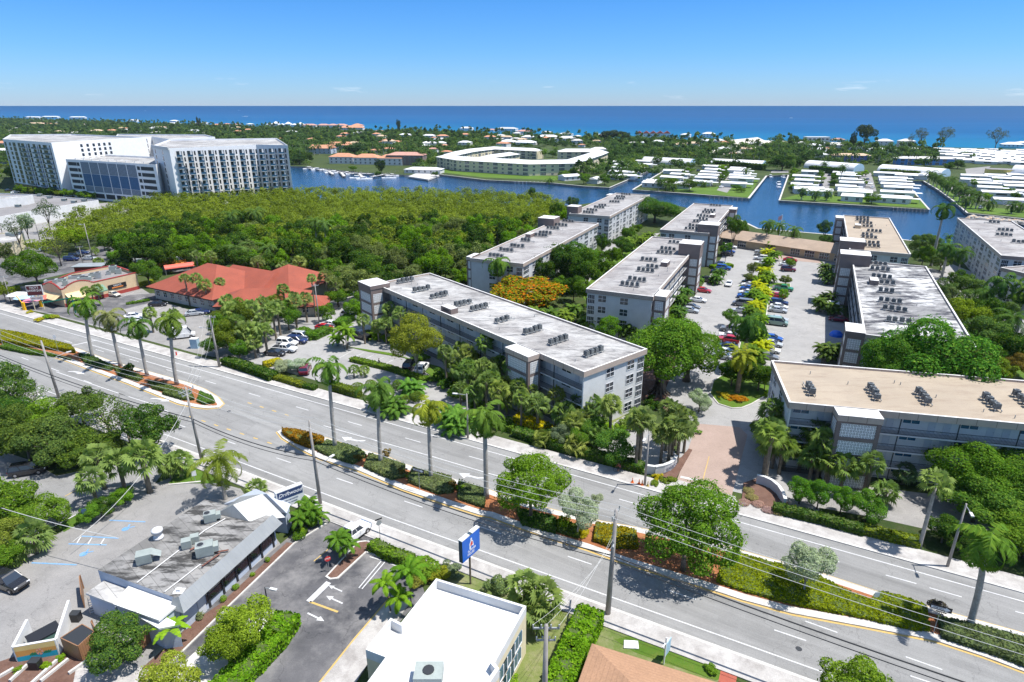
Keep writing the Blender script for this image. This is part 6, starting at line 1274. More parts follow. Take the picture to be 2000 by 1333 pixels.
# big trees at the right
for i,(x,y,t0,r,c,k,lb)in enumerate([(1825,720,612,11.5,(.05,.15,.02),'big','huge clumpy dark green tree behind the near tan roof'),(1765,715,650,6,(.05,.14,.02),'big','left shoulder of the huge clumpy tree'),(1895,720,650,5.5,(.09,.14,.05),'big','grey green tree right of the huge clumpy tree'),(1900,640,575,6,(.13,.2,.02),'fine','yellow green tree in the garden at the right'),(1930,700,620,6,(.06,.12,.03),'fine','mid green tree behind the right garden palms'),(1960,760,700,3.4,'olive','fine','olive shrub tree by the right garden lawn'),(1995,745,690,3.2,'brown','fine','brownish shrub tree at the right edge of the lawn'),(1985,720,640,5,'dark','fine','dark tree at the right edge'),(1840,590,543,4.2,(.06,.11,.04),'fine','grey green tree beside the stained roof'),(1850,600,555,3.4,(.09,.13,.06),'fine','pale flowering tree beside the stained roof'),(1895,980,868,6.5,(.06,.14,.015),'big','dense green tree before the railings at the right'),(1950,960,865,6.5,(.07,.16,.015),'big','second dense green tree before the railings'),(1990,1000,905,6.5,(.06,.14,.02),'big','dense green tree at the right edge above the royal palm'),(1900,1020,940,5.0,(.055,.13,.02),'fine','green tree beside the tall right lamp post'),(1960,1060,990,5.0,(.06,.14,.02),'fine','green tree behind the big royal palm'),(2000,1090,1010,5,'mid','fine','tree at the right edge behind the big royal palm'),(1838,1060,1010,2.6,'dark','fine','dark shrub tree behind the sidewalk at right'),(1870,1075,1030,2.6,'deep','fine','very dark shrub by the tall right lamp post'),(1485,870,815,2.6,(.06,.13,.03),'fine','round dark shrub at the corner of the near tan block'),(1500,880,840,2.0,'mid','fine','small shrub at the corner of the near tan block'),(1560,985,935,2.3,(.06,.17,.02),'fine','first leafy tree of the boulevard screen at right'),(1595,995,940,2.3,(.06,.17,.02),'fine','second leafy tree of the boulevard screen at right'),(1640,1005,950,2.1,(.06,.17,.02),'fine','third leafy tree of the boulevard screen at right'),(1690,1020,960,2.6,(.06,.16,.02),'fine','fourth leafy tree of the boulevard screen at right')]):
 tree(x,y,t0,r,lb,k,c,hz={0:19,1:16,2:16,3:11,4:9,5:5,6:5,7:9,8:8,9:7}.get(i))
for i,(x,y,t0,s,k)in enumerate([(1818,520,395,1.5,'royal'),(1838,545,470,1.5,'royal'),(1868,545,478,1.3,'coco'),(1935,640,535,1.6,'royal'),(1985,650,545,1.6,'royal'),(1915,620,560,1.3,'royal'),(1810,510,480,1.1,'coco'),(1790,480,462,1.0,'coco'),(1850,480,455,.8,'coco'),(1960,690,600,1.4,'coco')]):
 palm(k,x,y,t0,['tall royal palm standing against the water at the right','full crowned royal palm in the right garden','coconut palm behind the full crowned royal','drooping royal palm near the porch block','royal palm at the right edge by the porch block','short royal palm by the garden lot','palm at the water end of the right garden','small palm on the dock at right','lone small palm on the dock at right','palm over the lawn at the right edge'][i],s,col=(.05,.11,.03))
for i,(x,y,t0,s)in enumerate([(1450,720,612,1.6),(1455,690,620,1.4)]):palm('royal',x,y,t0,['tall dark royal palm on the car park island','second royal palm behind the tall island one'][i],s,col=(.045,.11,.025))
palm('phoenix',1440,768,672,'date palm with yellow lower fronds on the entry island',1.25,col=(.19,.22,.025))
for i,(x,y,t0)in enumerate([(1493,487,426),(1518,480,430),(1546,490,438),(1500,470,430)]):palm('coco',x,y,t0,'%s coconut palm before the clubhouse'%['left','middle','right','rearmost'][i],1.15,col=(.06,.12,.03))
R.seed(3)
for i,(x,y)in enumerate([(1505,492),(1496,505),(1512,510),(1500,522),(1490,545),(1500,552),(1485,562),(1478,575),(1470,590),(1485,600),(1474,612),(1466,622),(1480,638),(1490,585),(1468,655),(1478,668),(1486,690),(1475,705)]):
 clump(x,y,5,1.3,4.2,'%s palm clump down the middle island of the car park'%(ORD+['seventeenth','eighteenth'])[i],[(.12,.22,.02),(.30,.34,.015),(.09,.17,.025)][(i*7)%3],1.15,'palm clumps on the middle island',.15)
for i,(x,y)in enumerate([(1610,540),(1615,555),(1600,610),(1612,595),(1625,615),(1608,712),(1622,705)]):
 clump(x,y,6,1.4,4.6 if i!=5 else 5.5,'%s clumping palm along the right side of the car park'%ORD[i],(.07,.12,.035),1.2,'clumping palms on the right of the car park')
for i,(x,y)in enumerate([(1335,585),(1328,600),(1340,570),(1325,620),(1358,560),(1395,555),(1402,545)]):clump(x,y,5,1.3,4,'%s green palm clump along the left car park block'%ORD[i],(.06,.13,.03),1.1,'palm clumps along the left car park block')
for i,(x,y)in enumerate([(1040,640),(1075,640),(1100,640),(1120,630),(1150,650),(1010,620),(1225,490),(1240,480),(1255,490),(1230,470),(1265,475),(1195,545),(1210,580),(1180,610),(1205,650),(1225,665)]):
 clump(x,y,6,1.5,6,'%s feathery palm clump in the gardens between the blocks'%ORD[i],[(.11,.18,.03),(.07,.13,.03)][i%2],1.4,'palm clumps in the gardens between blocks')
palm('royal',0,0,13.5,'royal palm before the plain end wall of the wood side block',1.5,col=(.08,.16,.03),world=G(972,500,13.5))
# thick planting round the central block and its forecourt
R.seed(41)
for i,(x,y)in enumerate([(885,745),(898,760),(915,752),(930,765),(905,785),(945,760),(960,790),(950,810),(975,820),(990,810),(1020,800),(1035,812),(1050,840),(1100,850),(1120,862),(1140,852),(1155,842),(1190,862),(872,752),(985,770),(1010,770)]):
 palm('sabal',x,y,R.uniform(4.5,8.5),'short fan palm filling the planting before the central block',R.uniform(1.15,1.45),group='short fan palms before the central block',col=[(.12,.18,.06),(.09,.15,.045),(.16,.21,.06)][i%3])
for i,(x,y)in enumerate([(870,760),(890,775),(925,790),(940,800),(985,832),(1075,855),(1090,868),(1150,870),(1210,850),(1225,835),(1185,845),(735,665),(760,668),(780,672),(725,655),(770,650),(800,665),(820,705),(845,745),(860,745),(1300,860),(1330,850),(1345,840),(1270,800),(1260,815),(1240,825)]):
 bush(x,y,R.uniform(1.5,2.4),R.uniform(1.4,2.8),'rounded green shrub in the planting round the central block',R.choice(('mid','dark','lime',(.09,.16,.03))),group='green shrubs round the central block')
for i,(x,y)in enumerate([(1110,560),(1130,545),(1150,530),(1165,520),(1175,505),(1120,590),(1145,600),(1165,620),(1100,575),(1225,475),(1240,468),(1215,500),(1180,545),(1195,525)]):
 tree(x,y,R.uniform(5,9),R.uniform(3,4.6),'garden tree in the strip between the two left car park blocks','fine',R.choice(('mid','dark',(.05,.12,.02))),group='garden trees between the left blocks')
for i,(x,y)in enumerate([(452,690),(470,685),(487,690),(440,672),(460,660),(425,668),(500,680),(520,670),(548,655),(565,645),(580,640),(600,630),(470,640),(450,630),(490,640),(535,625),(560,620)]):
 (palm('sabal',x,y,R.uniform(5,9),'fan palm in the planting between office and front lot',R.uniform(1.2,1.5),group='fan palms between office and front lot')if i%3 else tree(x,y,R.uniform(5,8),R.uniform(2.8,4),'leafy tree in the planting between office and front lot','fine',R.choice(('mid','olive',(.06,.15,.02))),group='leafy trees between office and front lot'))
for i,(x,y)in enumerate([(1000,312),(1020,309),(1040,311),(1060,312),(1080,308),(1100,306),(1110,302),(1065,305),(1030,305),(975,302),(945,300),(1085,303),(1050,300),(1115,309)]):
 (palm('coco',x,y,R.uniform(8,11),'palm in the court of the ring condo',1.4,group='palms in the ring condo court')if i%2 else tree(x,y,R.uniform(5,8),R.uniform(4,7),'tree in the court of the ring condo','mid','dark',group='trees in the ring condo court'))
for i,(x,y)in enumerate([(1910,690),(1880,640),(1900,610),(1925,660),(1950,640),(1885,590),(1975,690),(1990,610),(1865,570),(1945,720),(1835,530),(1800,520),(1795,500),(1820,490)]):
 tree(x,y,R.uniform(5,10),R.uniform(3.2,5),'garden tree between the stained roof block and the right edge','fine',R.choice(('mid','dark','lime',(.07,.13,.04))),group='garden trees at the right')
R.seed(43)
for i in range(20):
 palm('sabal',1488+R.random()*175,885+R.random()*55,R.uniform(6.5,10),'fan palm in the dense grove before the near tan roof',R.uniform(1.3,1.6),group='dense fan palm grove before the near tan roof',col=[(.14,.21,.06),(.10,.17,.05)][i%2])
for i in range(16):
 tree(R.uniform(-60,60),R.uniform(330,366),R.uniform(6,11),R.uniform(5,8),'green tree at the left edge behind the hotel','mid',R.choice(('mid','dark','olive')),group='green trees behind the hotel at the left edge')
for i in range(12):
 tree(40+i*13+R.uniform(-4,4),378+i*1.2,R.uniform(4,6.5),R.uniform(3,4.5),'street tree in a row at the foot of the hotel','mid',R.choice(('mid','olive','lime')),group='street trees at the foot of the hotel')
 # lower left jungle
for i,(x,y,t0,r,c,k,lb)in enumerate([(20,800,700,5.2,(.045,.10,.022),'fine','dark open tree at the left edge beside the boulevard'),(70,800,745,3.4,(.055,.12,.025),'airy','smaller dark tree below the left edge tree'),(165,830,755,4.6,(.06,.11,.03),'fine','thin grey green tree beside the second pole'),(215,850,760,4.6,(.07,.13,.03),'airy','grey green tree at the road in the left jungle'),(300,885,790,4.8,(.04,.095,.022),'fine','dark open tree before the crossarm pole'),(255,870,785,4.2,(.05,.09,.025),'airy','open tree behind the crossarm pole tree'),(60,900,810,5.2,(.07,.12,.03),'fine','broad grey green tree over the side street'),(110,905,820,5.2,(.06,.11,.03),'fine','dense tree over the parked black car'),(160,905,840,4.6,(.065,.12,.025),'fine','dense olive tree left of the fan palms'),(100,850,780,4,(.10,.2,.02),'fine','yellow green tree in the left jungle'),(15,870,790,4.6,(.045,.09,.02),'fine','dark tree at the left edge of the jungle'),(30,850,780,4.5,'dark','fine','dark leafy tree behind the left edge'),(130,860,800,4,(.07,.13,.03),'airy','airy tree in the heart of the left jungle'),(215,885,845,2.8,'mid','fine','green tree between jungle and fan palms'),(200,900,850,3.4,(.05,.09,.02),'fine','olive tree above the fan palms'),(30,1040,950,4.4,(.08,.16,.02),'fine','bright leafy tree at the left edge by the side street'),(90,1035,965,3.6,(.09,.17,.02),'fine','bright leafy tree over the side street kerb'),(-20,1030,930,5,'mid','fine','tree cut by the left edge by the side street'),(5,1090,1020,3.0,(.14,.18,.03),'fine','yellow leafed tree at the left edge'),(15,1110,1060,2.6,'mid','fine','small tree at the left edge by the lot'),(245,985,955,2.0,(.09,.22,.02),'fine','vivid green shrub below the fan palms'),(180,1020,985,1.7,(.08,.2,.02),'fine','small vivid tree by the blue parking sign'),(200,1010,975,2.0,'dark','fine','dark shrub right of the blue parking sign'),(240,1292,1210,3.3,(.05,.11,.025),'fine','dark green tree behind the blue grey restaurant'),(485,1270,1172,3.3,(.15,.22,.02),'fine','yellow green tree on the kerbed hedge island'),(450,1300,1215,2.8,(.13,.2,.02),'fine','lower yellow green tree on the kerbed hedge island'),(340,1375,1300,3.4,(.18,.23,.03),'fine','pale yellow green tree at the bottom edge'),(1655,1400,1300,3.6,(.13,.22,.02),'fine','round lime green tree at the bottom edge by the footpath')]):
 tree(x,y,t0,r,lb,k,c)
for i,(x,y,t0,s,lb)in enumerate([(293,962,860,1.9,'largest shaggy fan palm at the lower left corner lot'),(205,955,870,1.5,'yellowish fan palm left of the shaggy one'),(190,985,915,1.3,'small fan palm by the side street'),(245,960,880,1.5,'fan palm behind the shaggy one'),(355,930,882,1.4,'dark fan palm right of the shaggy one'),(75,1080,1020,1.5,'low fan palm beside the lot kerb'),(20,1100,1060,1.3,'low fan palm at the left edge of the lot'),(335,935,890,1.2,'fan palm on the lawn strip'),(505,975,938,1.0,'small spiky palm behind the pavilion roof'),(1025,1200,1120,1.4,'left fan palm right of the white building'),(1060,1220,1138,1.5,'right fan palm right of the white building'),(1045,1235,1170,1.3,'lower fan palm right of the white building')]):
 palm('sabal',x,y,t0,lb,s)
palm('coco',440,975,868,'coconut palm with yellow lower fronds before the pavilion roof',1.35,(.0,.0),(.13,.18,.03))
clump(596,1030,4,1.4,4.2,'palm clump in front of the white roof sign',(.07,.15,.02),.95);clump(612,1022,3,1.0,3.6,'second palm clump beside the white roof sign',(.08,.16,.02),.9)
clump(672,1090,3,.9,4.4,'young palm clump on the kerb island by the white pickup',(.07,.16,.02),.9)
clump(768,1195,2,1.2,5.6,'slender palms by the yellow kerb of the white building',(.12,.24,.02),1.0);clump(803,1178,1,.4,8.2,'tall slender palm at the corner of the white building',(.08,.18,.02),1.25)
for i,(x,y,r,h,c,lb)in enumerate([(590,1045,1.0,1.5,'lime','clipped ball under the white roof sign'),(611,1028,.9,1.6,'lime','second clipped ball under the white roof sign'),(585,1052,1.1,1.4,'mid','leafy shrub below the clipped balls'),(842,1120,2.2,2.2,(.10,.2,.02),'big bright shrub left of the blue pylon sign'),(820,1140,1.8,1.6,(.13,.14,.03),'bronze green shrub left of the blue pylon sign'),(860,1130,1.6,1.6,(.14,.17,.02),'olive shrub below the blue pylon sign'),(800,1120,1.5,2.0,'mid','shrub behind the kerb of the small lot'),(880,1118,1.5,1.0,'grey','low shrub right of the blue pylon sign'),(975,1150,1.6,1.9,(.10,.15,.06),'pale shrub left of the two fan palms'),(1010,1190,1.3,1.4,'dark','dark shrub below the pale shrub'),(990,1240+90,1.2,1.0,'lime','lime shrub at the side wall of the white building'),(523,1097,.45,.8,'lime','first clipped ball along the blue grey wall'),(493,1125,.38,.6,'lime','second clipped ball along the blue grey wall'),(460,1151,.5,.8,'lime','third clipped ball along the blue grey wall'),(437,1174,.5,.9,'lime','fourth clipped ball along the blue grey wall'),(387,1205,.9,1.0,'grey','loose grey shrub at the mansard corner'),(1405-120,935,.9,.8,'yellow','small yellow shrub by the entrance wall'),(1385,1300+10,.8,.8,(.1,.2,.02),'small shrub at the lawn sign'),(38,1310,.5,.6,'lime','green shrub in the first terrace bed'),(88,1305,.6,.7,'lime','green shrub in the second terrace bed'),(120,1288,.5,.6,'lime','green shrub in the third terrace bed'),(78,628,1.5,1.2,'yellow','yellow bush left before the restaurant'),(92,622,1.8,1.3,'lime','lime bush before the restaurant'),(108,622,1.8,1.3,(.22,.26,.02),'golden bush before the restaurant'),(58,612,1.0,.8,'yellow','small yellow bush by the umbrellas'),(1452-10,782,2.0,1.0,'orange','orange croton patch at the entry island'),(1415,775,1.6,.9,(.3,.26,.02),'golden patch at the entry island'),(1500,775,1.2,1.2,'lime','lime tuft at the entry island')]):
 bush(x,y,r,h,lb,c,kind='tight' if 'ball' in lb else 'bush')
bn=thing('banana_plant','banana plant with long paddle leaves beside the wooden fence','plant',(*G(340,1262),0));obj('stem',T_COC,bn,(0,0,0),0,(.14,.14,2.2))
V,Q,v=[],[],[]
for i in range(10):
 a=i*2.4;e=1.2-.08*i;d=Vector((math.cos(a),math.sin(a),0));s_=Vector((-d.y,d.x,0));p=Vector((0,0,2.1));prev=None
 for k in range(7):
  w_=.36*math.sin(PI*min(.97,(k+.6)/7));cur=(p-s_*w_,p.copy(),p+s_*w_)
  if prev:
   for q0,q1 in((0,1),(1,2)):b=len(V);V+=[prev[q0],prev[q1],cur[q1],cur[q0]];Q.append((b,b+1,b+2,b+3));v.append(.3+.6*R.random())
  prev=(cur[0]-Vector((0,0,.08)),cur[1],cur[2]-Vector((0,0,.08)));p=p+(d*math.cos(e)+Vector((0,0,math.sin(e))))*.36;e-=.3
obj('leaves',rawmesh('leaves',np.array([tuple(x)for x in V]),np.array(Q),M['palmleaf'],np.array(v)),bn,color=(.16,.30,.02))
# hedges
for pts,w_,h,c,lb in[([(445,712),(510,733),(532,742)],2.2,1.6,'dark','dark boulevard hedge before the front lot'),([(540,741),(560,747),(592,757)],1.4,1.0,(.14,.17,.02),'yellow green hedge end before the silver bushes'),([(592,757),(615,762)],1.2,.9,'dark','short dark hedge by the lot entrance'),([(655,762),(700,776)],1.5,1.6,'olive','clipped hedge right of the lot entrance'),([(905,815),(960,830),(1000,843)],1.4,1.2,(.10,.19,.02),'green boulevard hedge below the golden one'),([(1010,850),(1100,880),(1200,908),(1250,920)],1.8,1.4,(.045,.11,.02),'dark boulevard hedge before the central block'),([(1012,826),(1045,836),(1075,850)],2.0,1.5,(.42,.36,.008),'golden croton hedge before the central block'),([(1515,1000),(1600,1020),(1680,1042)],1.5,1.2,(.04,.09,.02),'dark boulevard hedge by the curved wall'),([(1690,1042),(1740,1055),(1785,1065)],1.5,1.1,(.14,.19,.02),'yellow tinged boulevard hedge by the small lot'),([(730,1072),(765,1090),(800,1100)],1.5,1.1,(.09,.18,.02),'green hedge at the head of the small lot'),([(1150,1222),(1120,1290),(1085,1380)],2.6,2.2,(.10,.22,.012),'tall bright hedge between white building and lawn'),([(560,1225),(535,1262),(440,1360)],2.6,1.6,(.09,.21,.012),'bright clipped hedge on the kerb island'),([(545,790-80),(520,716)],2,1,'yellow','yellow shrubs at the hedge end'),([(640,650),(612,663),(590,640+12)],2.4,1.6,(.07,.17,.02),'green hedge between office and front lot'),([(662,640),(690,622),(715,605)],2.4,1.8,(.07,.18,.02),'green hedge at the far end of the front lot'),([(1295,655),(1318,600),(1335,570)],2,1.2,'mid','green hedge along the left car park block'),([(1392,525),(1425,522)],2.5,1.2,'lime','clipped lime hedge by the far left tower'),([(690,705),(760,722),(830,745)],1.6,.8,(.09,.17,.02),'low green edging before the ficus'),([(270,560),(300,552)],1.6,1.0,(.20,.24,.02),'yellow hedge by the restaurant wall'),([(250,595),(290,588)],1.2,.5,'mid','green strip between the two left lots'),([(0,575),(35,568)],2,1.5,(.14,.2,.02),'yellow green hedge at the left edge'),([(1380,845),(1395,815)],.1,.1,'mid','x')][:-1]:
 hedge(pts,w_,h,lb,c,42 if w_<2.5 else 55,.19)
for i,(x,y,r,h)in enumerate([(788,790,1.6,2.6),(812,785,1.5,2.6),(845,798,1.5,2.0),(863,800,1.3,1.8),(778,760,1.6,2.6),(755,765,1.6,2.0),(725,758,1.6,2.2),(700,760,1.4,1.8)]):
 bush(x,y,r,h,'%s clipped round bush of the row behind the boulevard sidewalk'%ORD[i],(.08,.14,.025),'tight','clipped round bushes behind the sidewalk')
for i,(x,y,t0)in enumerate([(805,760,720),(770,800,735),(880,820,770),(895,835,790),(745,790,745)]):clump(x,y+10,5,1.3,4.2,'%s leafy palm clump by the boulevard bushes'%ORD[i],(.08,.18,.03),1.3,'palm clumps by the boulevard bushes')
hedge([(900,848),(1020,858)],.1,.1,'x','mid')if 0 else None
for i,(x,y)in enumerate([(1453,985),(1468,975),(1480,988),(1462,962),(1500,1000),(1516,1003)]):bush(x,y,1.1,.8,'%s pink flowering shrub before the curved entrance wall'%ORD[i],[(.30,.20,.22),(.22,.2,.1)][i%2],'tight','pink shrubs before the entrance wall')
for i,(x,y)in enumerate([(1280,948),(1296,942),(1310,940)]):bush(x,y,.9,.7,'%s green tuft before the left entrance wall'%ORD[i],'olive')
# waterfront and island palms (far)
R.seed(11)
for i,(x,y)in enumerate([(1813,358),(1822,363),(1836,372),(1841,376),(1850,383),(1862,388),(1872,395),(1880,395),(1893,402),(1905,408),(1829,366),(1846,379),(1856,372),(1868,384),(1930,412),(1883,416)]):
 palm('coco',x,y,9.5 if i!=14 else 7,'%s coconut palm from the far end of the canal bank row'%ORD[i],1.5,col=(.045,.09,.03),group='coconut palms along the right canal bank')
for i,(x,y,h)in enumerate([(1565,391,8),(1591,393,7),(1614,392,7),(1640,360,14),(1455,350,9),(1608,336,9),(1286,373,9),(1302,374,6),(1315,374,6),(1239,335,7),(1245,333,7),(1075,357,4),(1990,415,6),(1975,418,7),(1375,366,5)]):
 palm('coco',x,y,h,['palm at the left corner of the middle peninsula','second palm on the middle peninsula front','third palm on the middle peninsula front','tallest palm between the middle peninsula rows','palm at the canal end of the left peninsula','palm in front of the vault by the middle lane','slim palm at the left peninsula tip','small palm before the dark porch','small palm under the round trees','palm on the far canal bank','twin palm on the far canal bank','tiny palm on the ring condo lawn','palm by the pink paved home','palm at the right end of the riprap','small palm by the left peninsula lane'][i],1.35,col=(.05,.10,.03))
for i,(x,y,h,r,c)in enumerate([(1303,370,8.5,7,(.05,.10,.015)),(1346,374,8,7,(.045,.10,.02)),(1140,360,8,5,(.07,.16,.02)),(1181,362,8,5.5,(.055,.12,.02)),(1702,398,6,6,(.07,.15,.02)),(1100,348,6,6,(.06,.13,.02)),(1122,345,7,6,(.05,.12,.02)),(1140,338,8,7,(.04,.1,.02)),(1527,334,13,13,(.02,.06,.014)),(1285,322,8,7,(.05,.11,.02)),(1322,325,7,8,(.04,.1,.02)),(1348,330,6,6,(.06,.13,.02)),(1550,342,6,5,(.07,.15,.02)),(1365,325,6,5,(.09,.14,.05)),(1560,325,8,7,(.03,.08,.02)),(1575,320,9,7,(.05,.1,.03)),(1870,330,8,8,(.03,.08,.02)),(1850,333,6,6,(.05,.12,.02)),(693,305,14,13,(.012,.045,.02)),(745,340,12,6,(.012,.04,.015)),(690,335,5,4,'mid'),(740,345,4,4,'dark'),(585,322,10,9,(.02,.06,.025)),(600,318,11,9,(.03,.07,.02)),(575,312,11,9,(.03,.08,.02)),(850,345,4,3.5,'dark'),(1420,363,4,4,'mid'),(1438,372,4,4,(.05,.13,.02)),(1448,376,3,4,'mid'),(1690,345,5,4,'lime'),(1630,352,4,4,'dark'),(1628,363,4,4,'dark'),(1573,357,4,4,'mid')]):
 tree(x,y,h,r,['wide umbrella tree on the tip of the left peninsula','second wide umbrella tree on the left peninsula','round lime tree between two seawall cottages','round tree right of the round fronted cottage','round bush tree on the middle peninsula lawn','tree left of the pale blue cottage','tree behind the pale blue cottage','dark tree at the ring condo corner','giant very dark tree at the head of the second canal','tree before the first white vault','wide tree before the first white vault','tree at the left canal head','tree at the left of the middle peninsula','pale tree by the second vault','dark tree left of the third vault','grey tree left of the third vault','dark tree right of the longest vault','shrub tree right of the longest vault','giant blackish tree behind the dockside townhouses','black tree between townhouses and grey condo','small tree before the left dockside townhouse','small dark tree before the right dockside townhouse','dark tree on the point opposite the hotel','second tree on the point opposite the hotel','third tree behind the point opposite the hotel','small tree beside the boathouse','small tree by the left peninsula lane end','shrub on the left peninsula lawn','low shrub on the left peninsula lawn','lime tree by the middle lane','round clipped tree in the middle column','second clipped tree in the middle column','clipped tree in the left column'][i],'mid',c)
for pts,lb in(([(1398,325),(1490,333)],'clipped hedge row before the second vault'),([(1722,343),(1790,348)],'clipped hedge row before the longest vault'),([(1585,336),(1640,341)],'low hedge before the third vault')):hedge(pts,5,5,lb,(.03,.075,.015),3,.7)
for i,(x,y,h,r,lb)in enumerate([(1685,296,34,12,'broad dense pine at the beach'),(1663,297,24,5,'narrow dark pine left of the broad one'),(1795,290,26,12,'open pine against the sea, left of two'),(1840,292,28,14,'open crowned pine against the sea with forked trunk'),(1942,296,30,13,'open crowned pine against the sea at the right'),(1195,283,22,13,'very dark pine clump in the centre of the island'),(1215,283,20,12,'dark pine clump beside the very dark one'),(388,255,30,4,'left of two tall slim pines'),(393,255,28,4,'right of two tall slim pines'),(779,262,28,5,'slim pine against the sea'),(1180,281,18,9,'left pine of the dark clump'),(1775,291,20,4,'slim dark pine beside the open pine')]):
 tree(x,y,h,r,lb,'airy' if 'open' in lb else 'mid',(.03,.05,.028)if 'open' not in lb else(.06,.07,.045),h*(.42 if r<6 else .36),name='pine_tree')
 # palms of the island belt: individually placed, nearest 290
R.seed(8);X,Y=scatter([(560,318),(560,262),(900,266),(1250,277),(1500,283),(1800,300),(1840,330),(1500,318),(1300,312),(1100,290),(870,290),(850,320),(700,300)],17,31)
o_=np.argsort(Y)[:285]
for a,b in zip(X[o_],Y[o_]):palm('far',0,0,R.uniform(8,14),'coconut palm standing out of the island tree belt',R.uniform(1.2,1.7),world=(a,b),group='palms standing out of the island tree belt')
# ================================================================ POLES, WIRES, SIGNS
def pole(x,y,ty,label,lean=(0,0),r=.17,arms=(),lamp=None,name='utility_pole',m='pole',insul=True):
 h=htop(x,y,ty);g=G(x,y);t_=thing(name,label,'pole' if name=='utility_pole' else 'street lamp',(g[0],g[1],.05));top=Vector((lean[0]*h,lean[1]*h,h))
 MB().tube([(0,0,0),tuple(top*.5),tuple(top)],[r*1.35,r*1.1,r*.75],M[m],10).build('shaft',t_,smooth=True)
 for z,L_,ang in arms:
  a=MB();a.cbox((top.x*z,top.y*z,h*z),L_,.12,.14,M['metal'],ang)
  for k in(-.48,-.18,.18,.48):a.tube([(top.x*z+math.cos(ang)*L_*k,top.y*z+math.sin(ang)*L_*k,h*z+.07),(top.x*z+math.cos(ang)*L_*k,top.y*z+math.sin(ang)*L_*k,h*z+.38)],.07,M['metal'],6)
  a.build('crossarm',t_)
 if lamp:
  z,dx,dy,up=lamp;p0=Vector((top.x*z,top.y*z,h*z));p1=p0+Vector((dx,dy,up));MB().tube([tuple(p0),tuple(p0.lerp(p1,.5)+Vector((0,0,up*.25))),tuple(p1)],.05,M['metal'],6).build('lamp_arm',t_)
  d=Vector((dx,dy)).normalized();hd=MB();hd.cbox((p1.x+d.x*.3,p1.y+d.y*.3,p1.z),.8,.3,.14,M['coping'],math.atan2(d.y,d.x));hd.cbox((p1.x+d.x*.35,p1.y+d.y*.35,p1.z-.085),.5,.22,.03,M['lamp'],math.atan2(d.y,d.x));hd.build('lamp_head',t_)
 return t_,Vector((g[0],g[1],.05)),top,h
ua=RA+PI/2
PA=pole(394,900,757,'wooden looking pole with crossarm on the near sidewalk, left of the gap in the median',(-.02,0),.17,((.95,2.4,ua),(.90,1.6,ua)))
PB=pole(626,985,822,'bare concrete pole with a lamp arm beside the white roof sign',(-.01,0),.18,(),(.40,1.4,2.2,.9),'utility_pole')
PC=pole(1187,1200,997,'concrete pole with insulators and crossarm right of the white building',(.01,0),.22,((.96,2.2,ua),(.72,3.2,ua+.3)))
PD_=pole(429,718,617,'leaning pole with crossarm at the office entrance',(-.02,0),.2,((.97,2.6,RA+.3),),(.75,-2.2,.4,.1))
PE=pole(115,777,666,'bare pole with lamp arm at the upper left of the boulevard',(-.03,0),.2,(),(.62,2.0,2.6,1.0))
PF=pole(1062,1420,1222,'double armed pole beside the white building at the bottom',(0,0),.22,((.97,2.2,.0),(.86,1.6,.0)))
PG=pole(624,635,555,'thin pole with transformer at the end of the red roof',(0,0),.13,((.95,1.6,.3),))
for x,y,ty,lb in((21,590,540,'thin pole at the left edge by the restaurant'),(165,545-20,482,'floodlight pole behind the restaurant')):pole(x,y,ty,lb,(0,0),.1,((.97,2.0,.3),))
for x,y,ty,dx,dy,lb in((1850,1108,985,-.5,-1.5,'tall concrete street lamp at the lower right sidewalk'),(1259,949,845,-.9,-1.6,'street lamp with traffic cones at its foot'),(914,858,770,-1.6,.3,'street lamp half hidden by the palm grove'),(183,515,437,-1.2,0,'light pole in the back car park at left'),(78,470,425,-1.2,0,'light pole in front of the lime tree'),(8,468,430,-1.2,0,'light pole at the left edge by the shop roof'),(527,1204,1148,.7,-.2,'short black lamp post on the hedge island')):
 pole(x,y,ty,lb,(0,0),.13 if 'short' not in lb else .07,(),(.97,dx,dy,.1),'street_lamp','pole' if 'short' not in lb else 'black')
def wire(p,q,sag,r,label,m='wire',n=14):
 p,q=Vector(p),Vector(q);pts=[p.lerp(q,i/n)-Vector((0,0,4*sag*(i/n)*(1-i/n)))for i in range(n+1)]
 g=pts[0];t_=MB().tube([tuple(x-g)for x in pts],r,M[m],5).build('power_line',None,tuple(g));tag(t_,label,'wire','power lines along the boulevard')
def at(P_,f,off=0.0,ang=0.0):
 return P_[1]+Vector((P_[2].x*f,P_[2].y*f,P_[3]*f))+Vector((math.cos(ang)*off,math.sin(ang)*off,.35))
rd_=Vector((math.cos(RA),math.sin(RA),0));L0=at(PA,.93)-rd_*62;Rr=at(PC,.96)+rd_*60
ends=[('left edge to crossarm pole',L0,at(PA,.95)),('crossarm pole to lamp arm pole',at(PA,.95),at(PB,.95)),('lamp arm pole to the big pole',at(PB,.95),at(PC,.95)),('big pole to the right edge',at(PC,.95),Rr)]
for k,off in enumerate((-1.0,0,1.0)):
 for nm_,a,b in ends:
  o=Vector((math.cos(ua)*off,math.sin(ua)*off,.1*k));wire(a+o,b+o,1.1,.022,'%s of three pale wires from %s'%(['nearest','middle','farthest'][k],nm_),'lwire')
for k,(f,r)in enumerate(((.55,.07),(.50,.045))):
 Z0=Vector((0,0,0))
 for nm_,a,b in[('left edge to crossarm pole',at(PA,f)-rd_*62,at(PA,f)),('crossarm pole to lamp arm pole',at(PA,f),at(PB,f)),('lamp arm pole to the big pole',at(PB,f),at(PC,f)),('big pole to the right edge',at(PC,f),at(PC,f)+rd_*60)]:
  wire(a,b,.9,r,'%s black cable from %s'%(['thick','thin'][k],nm_))
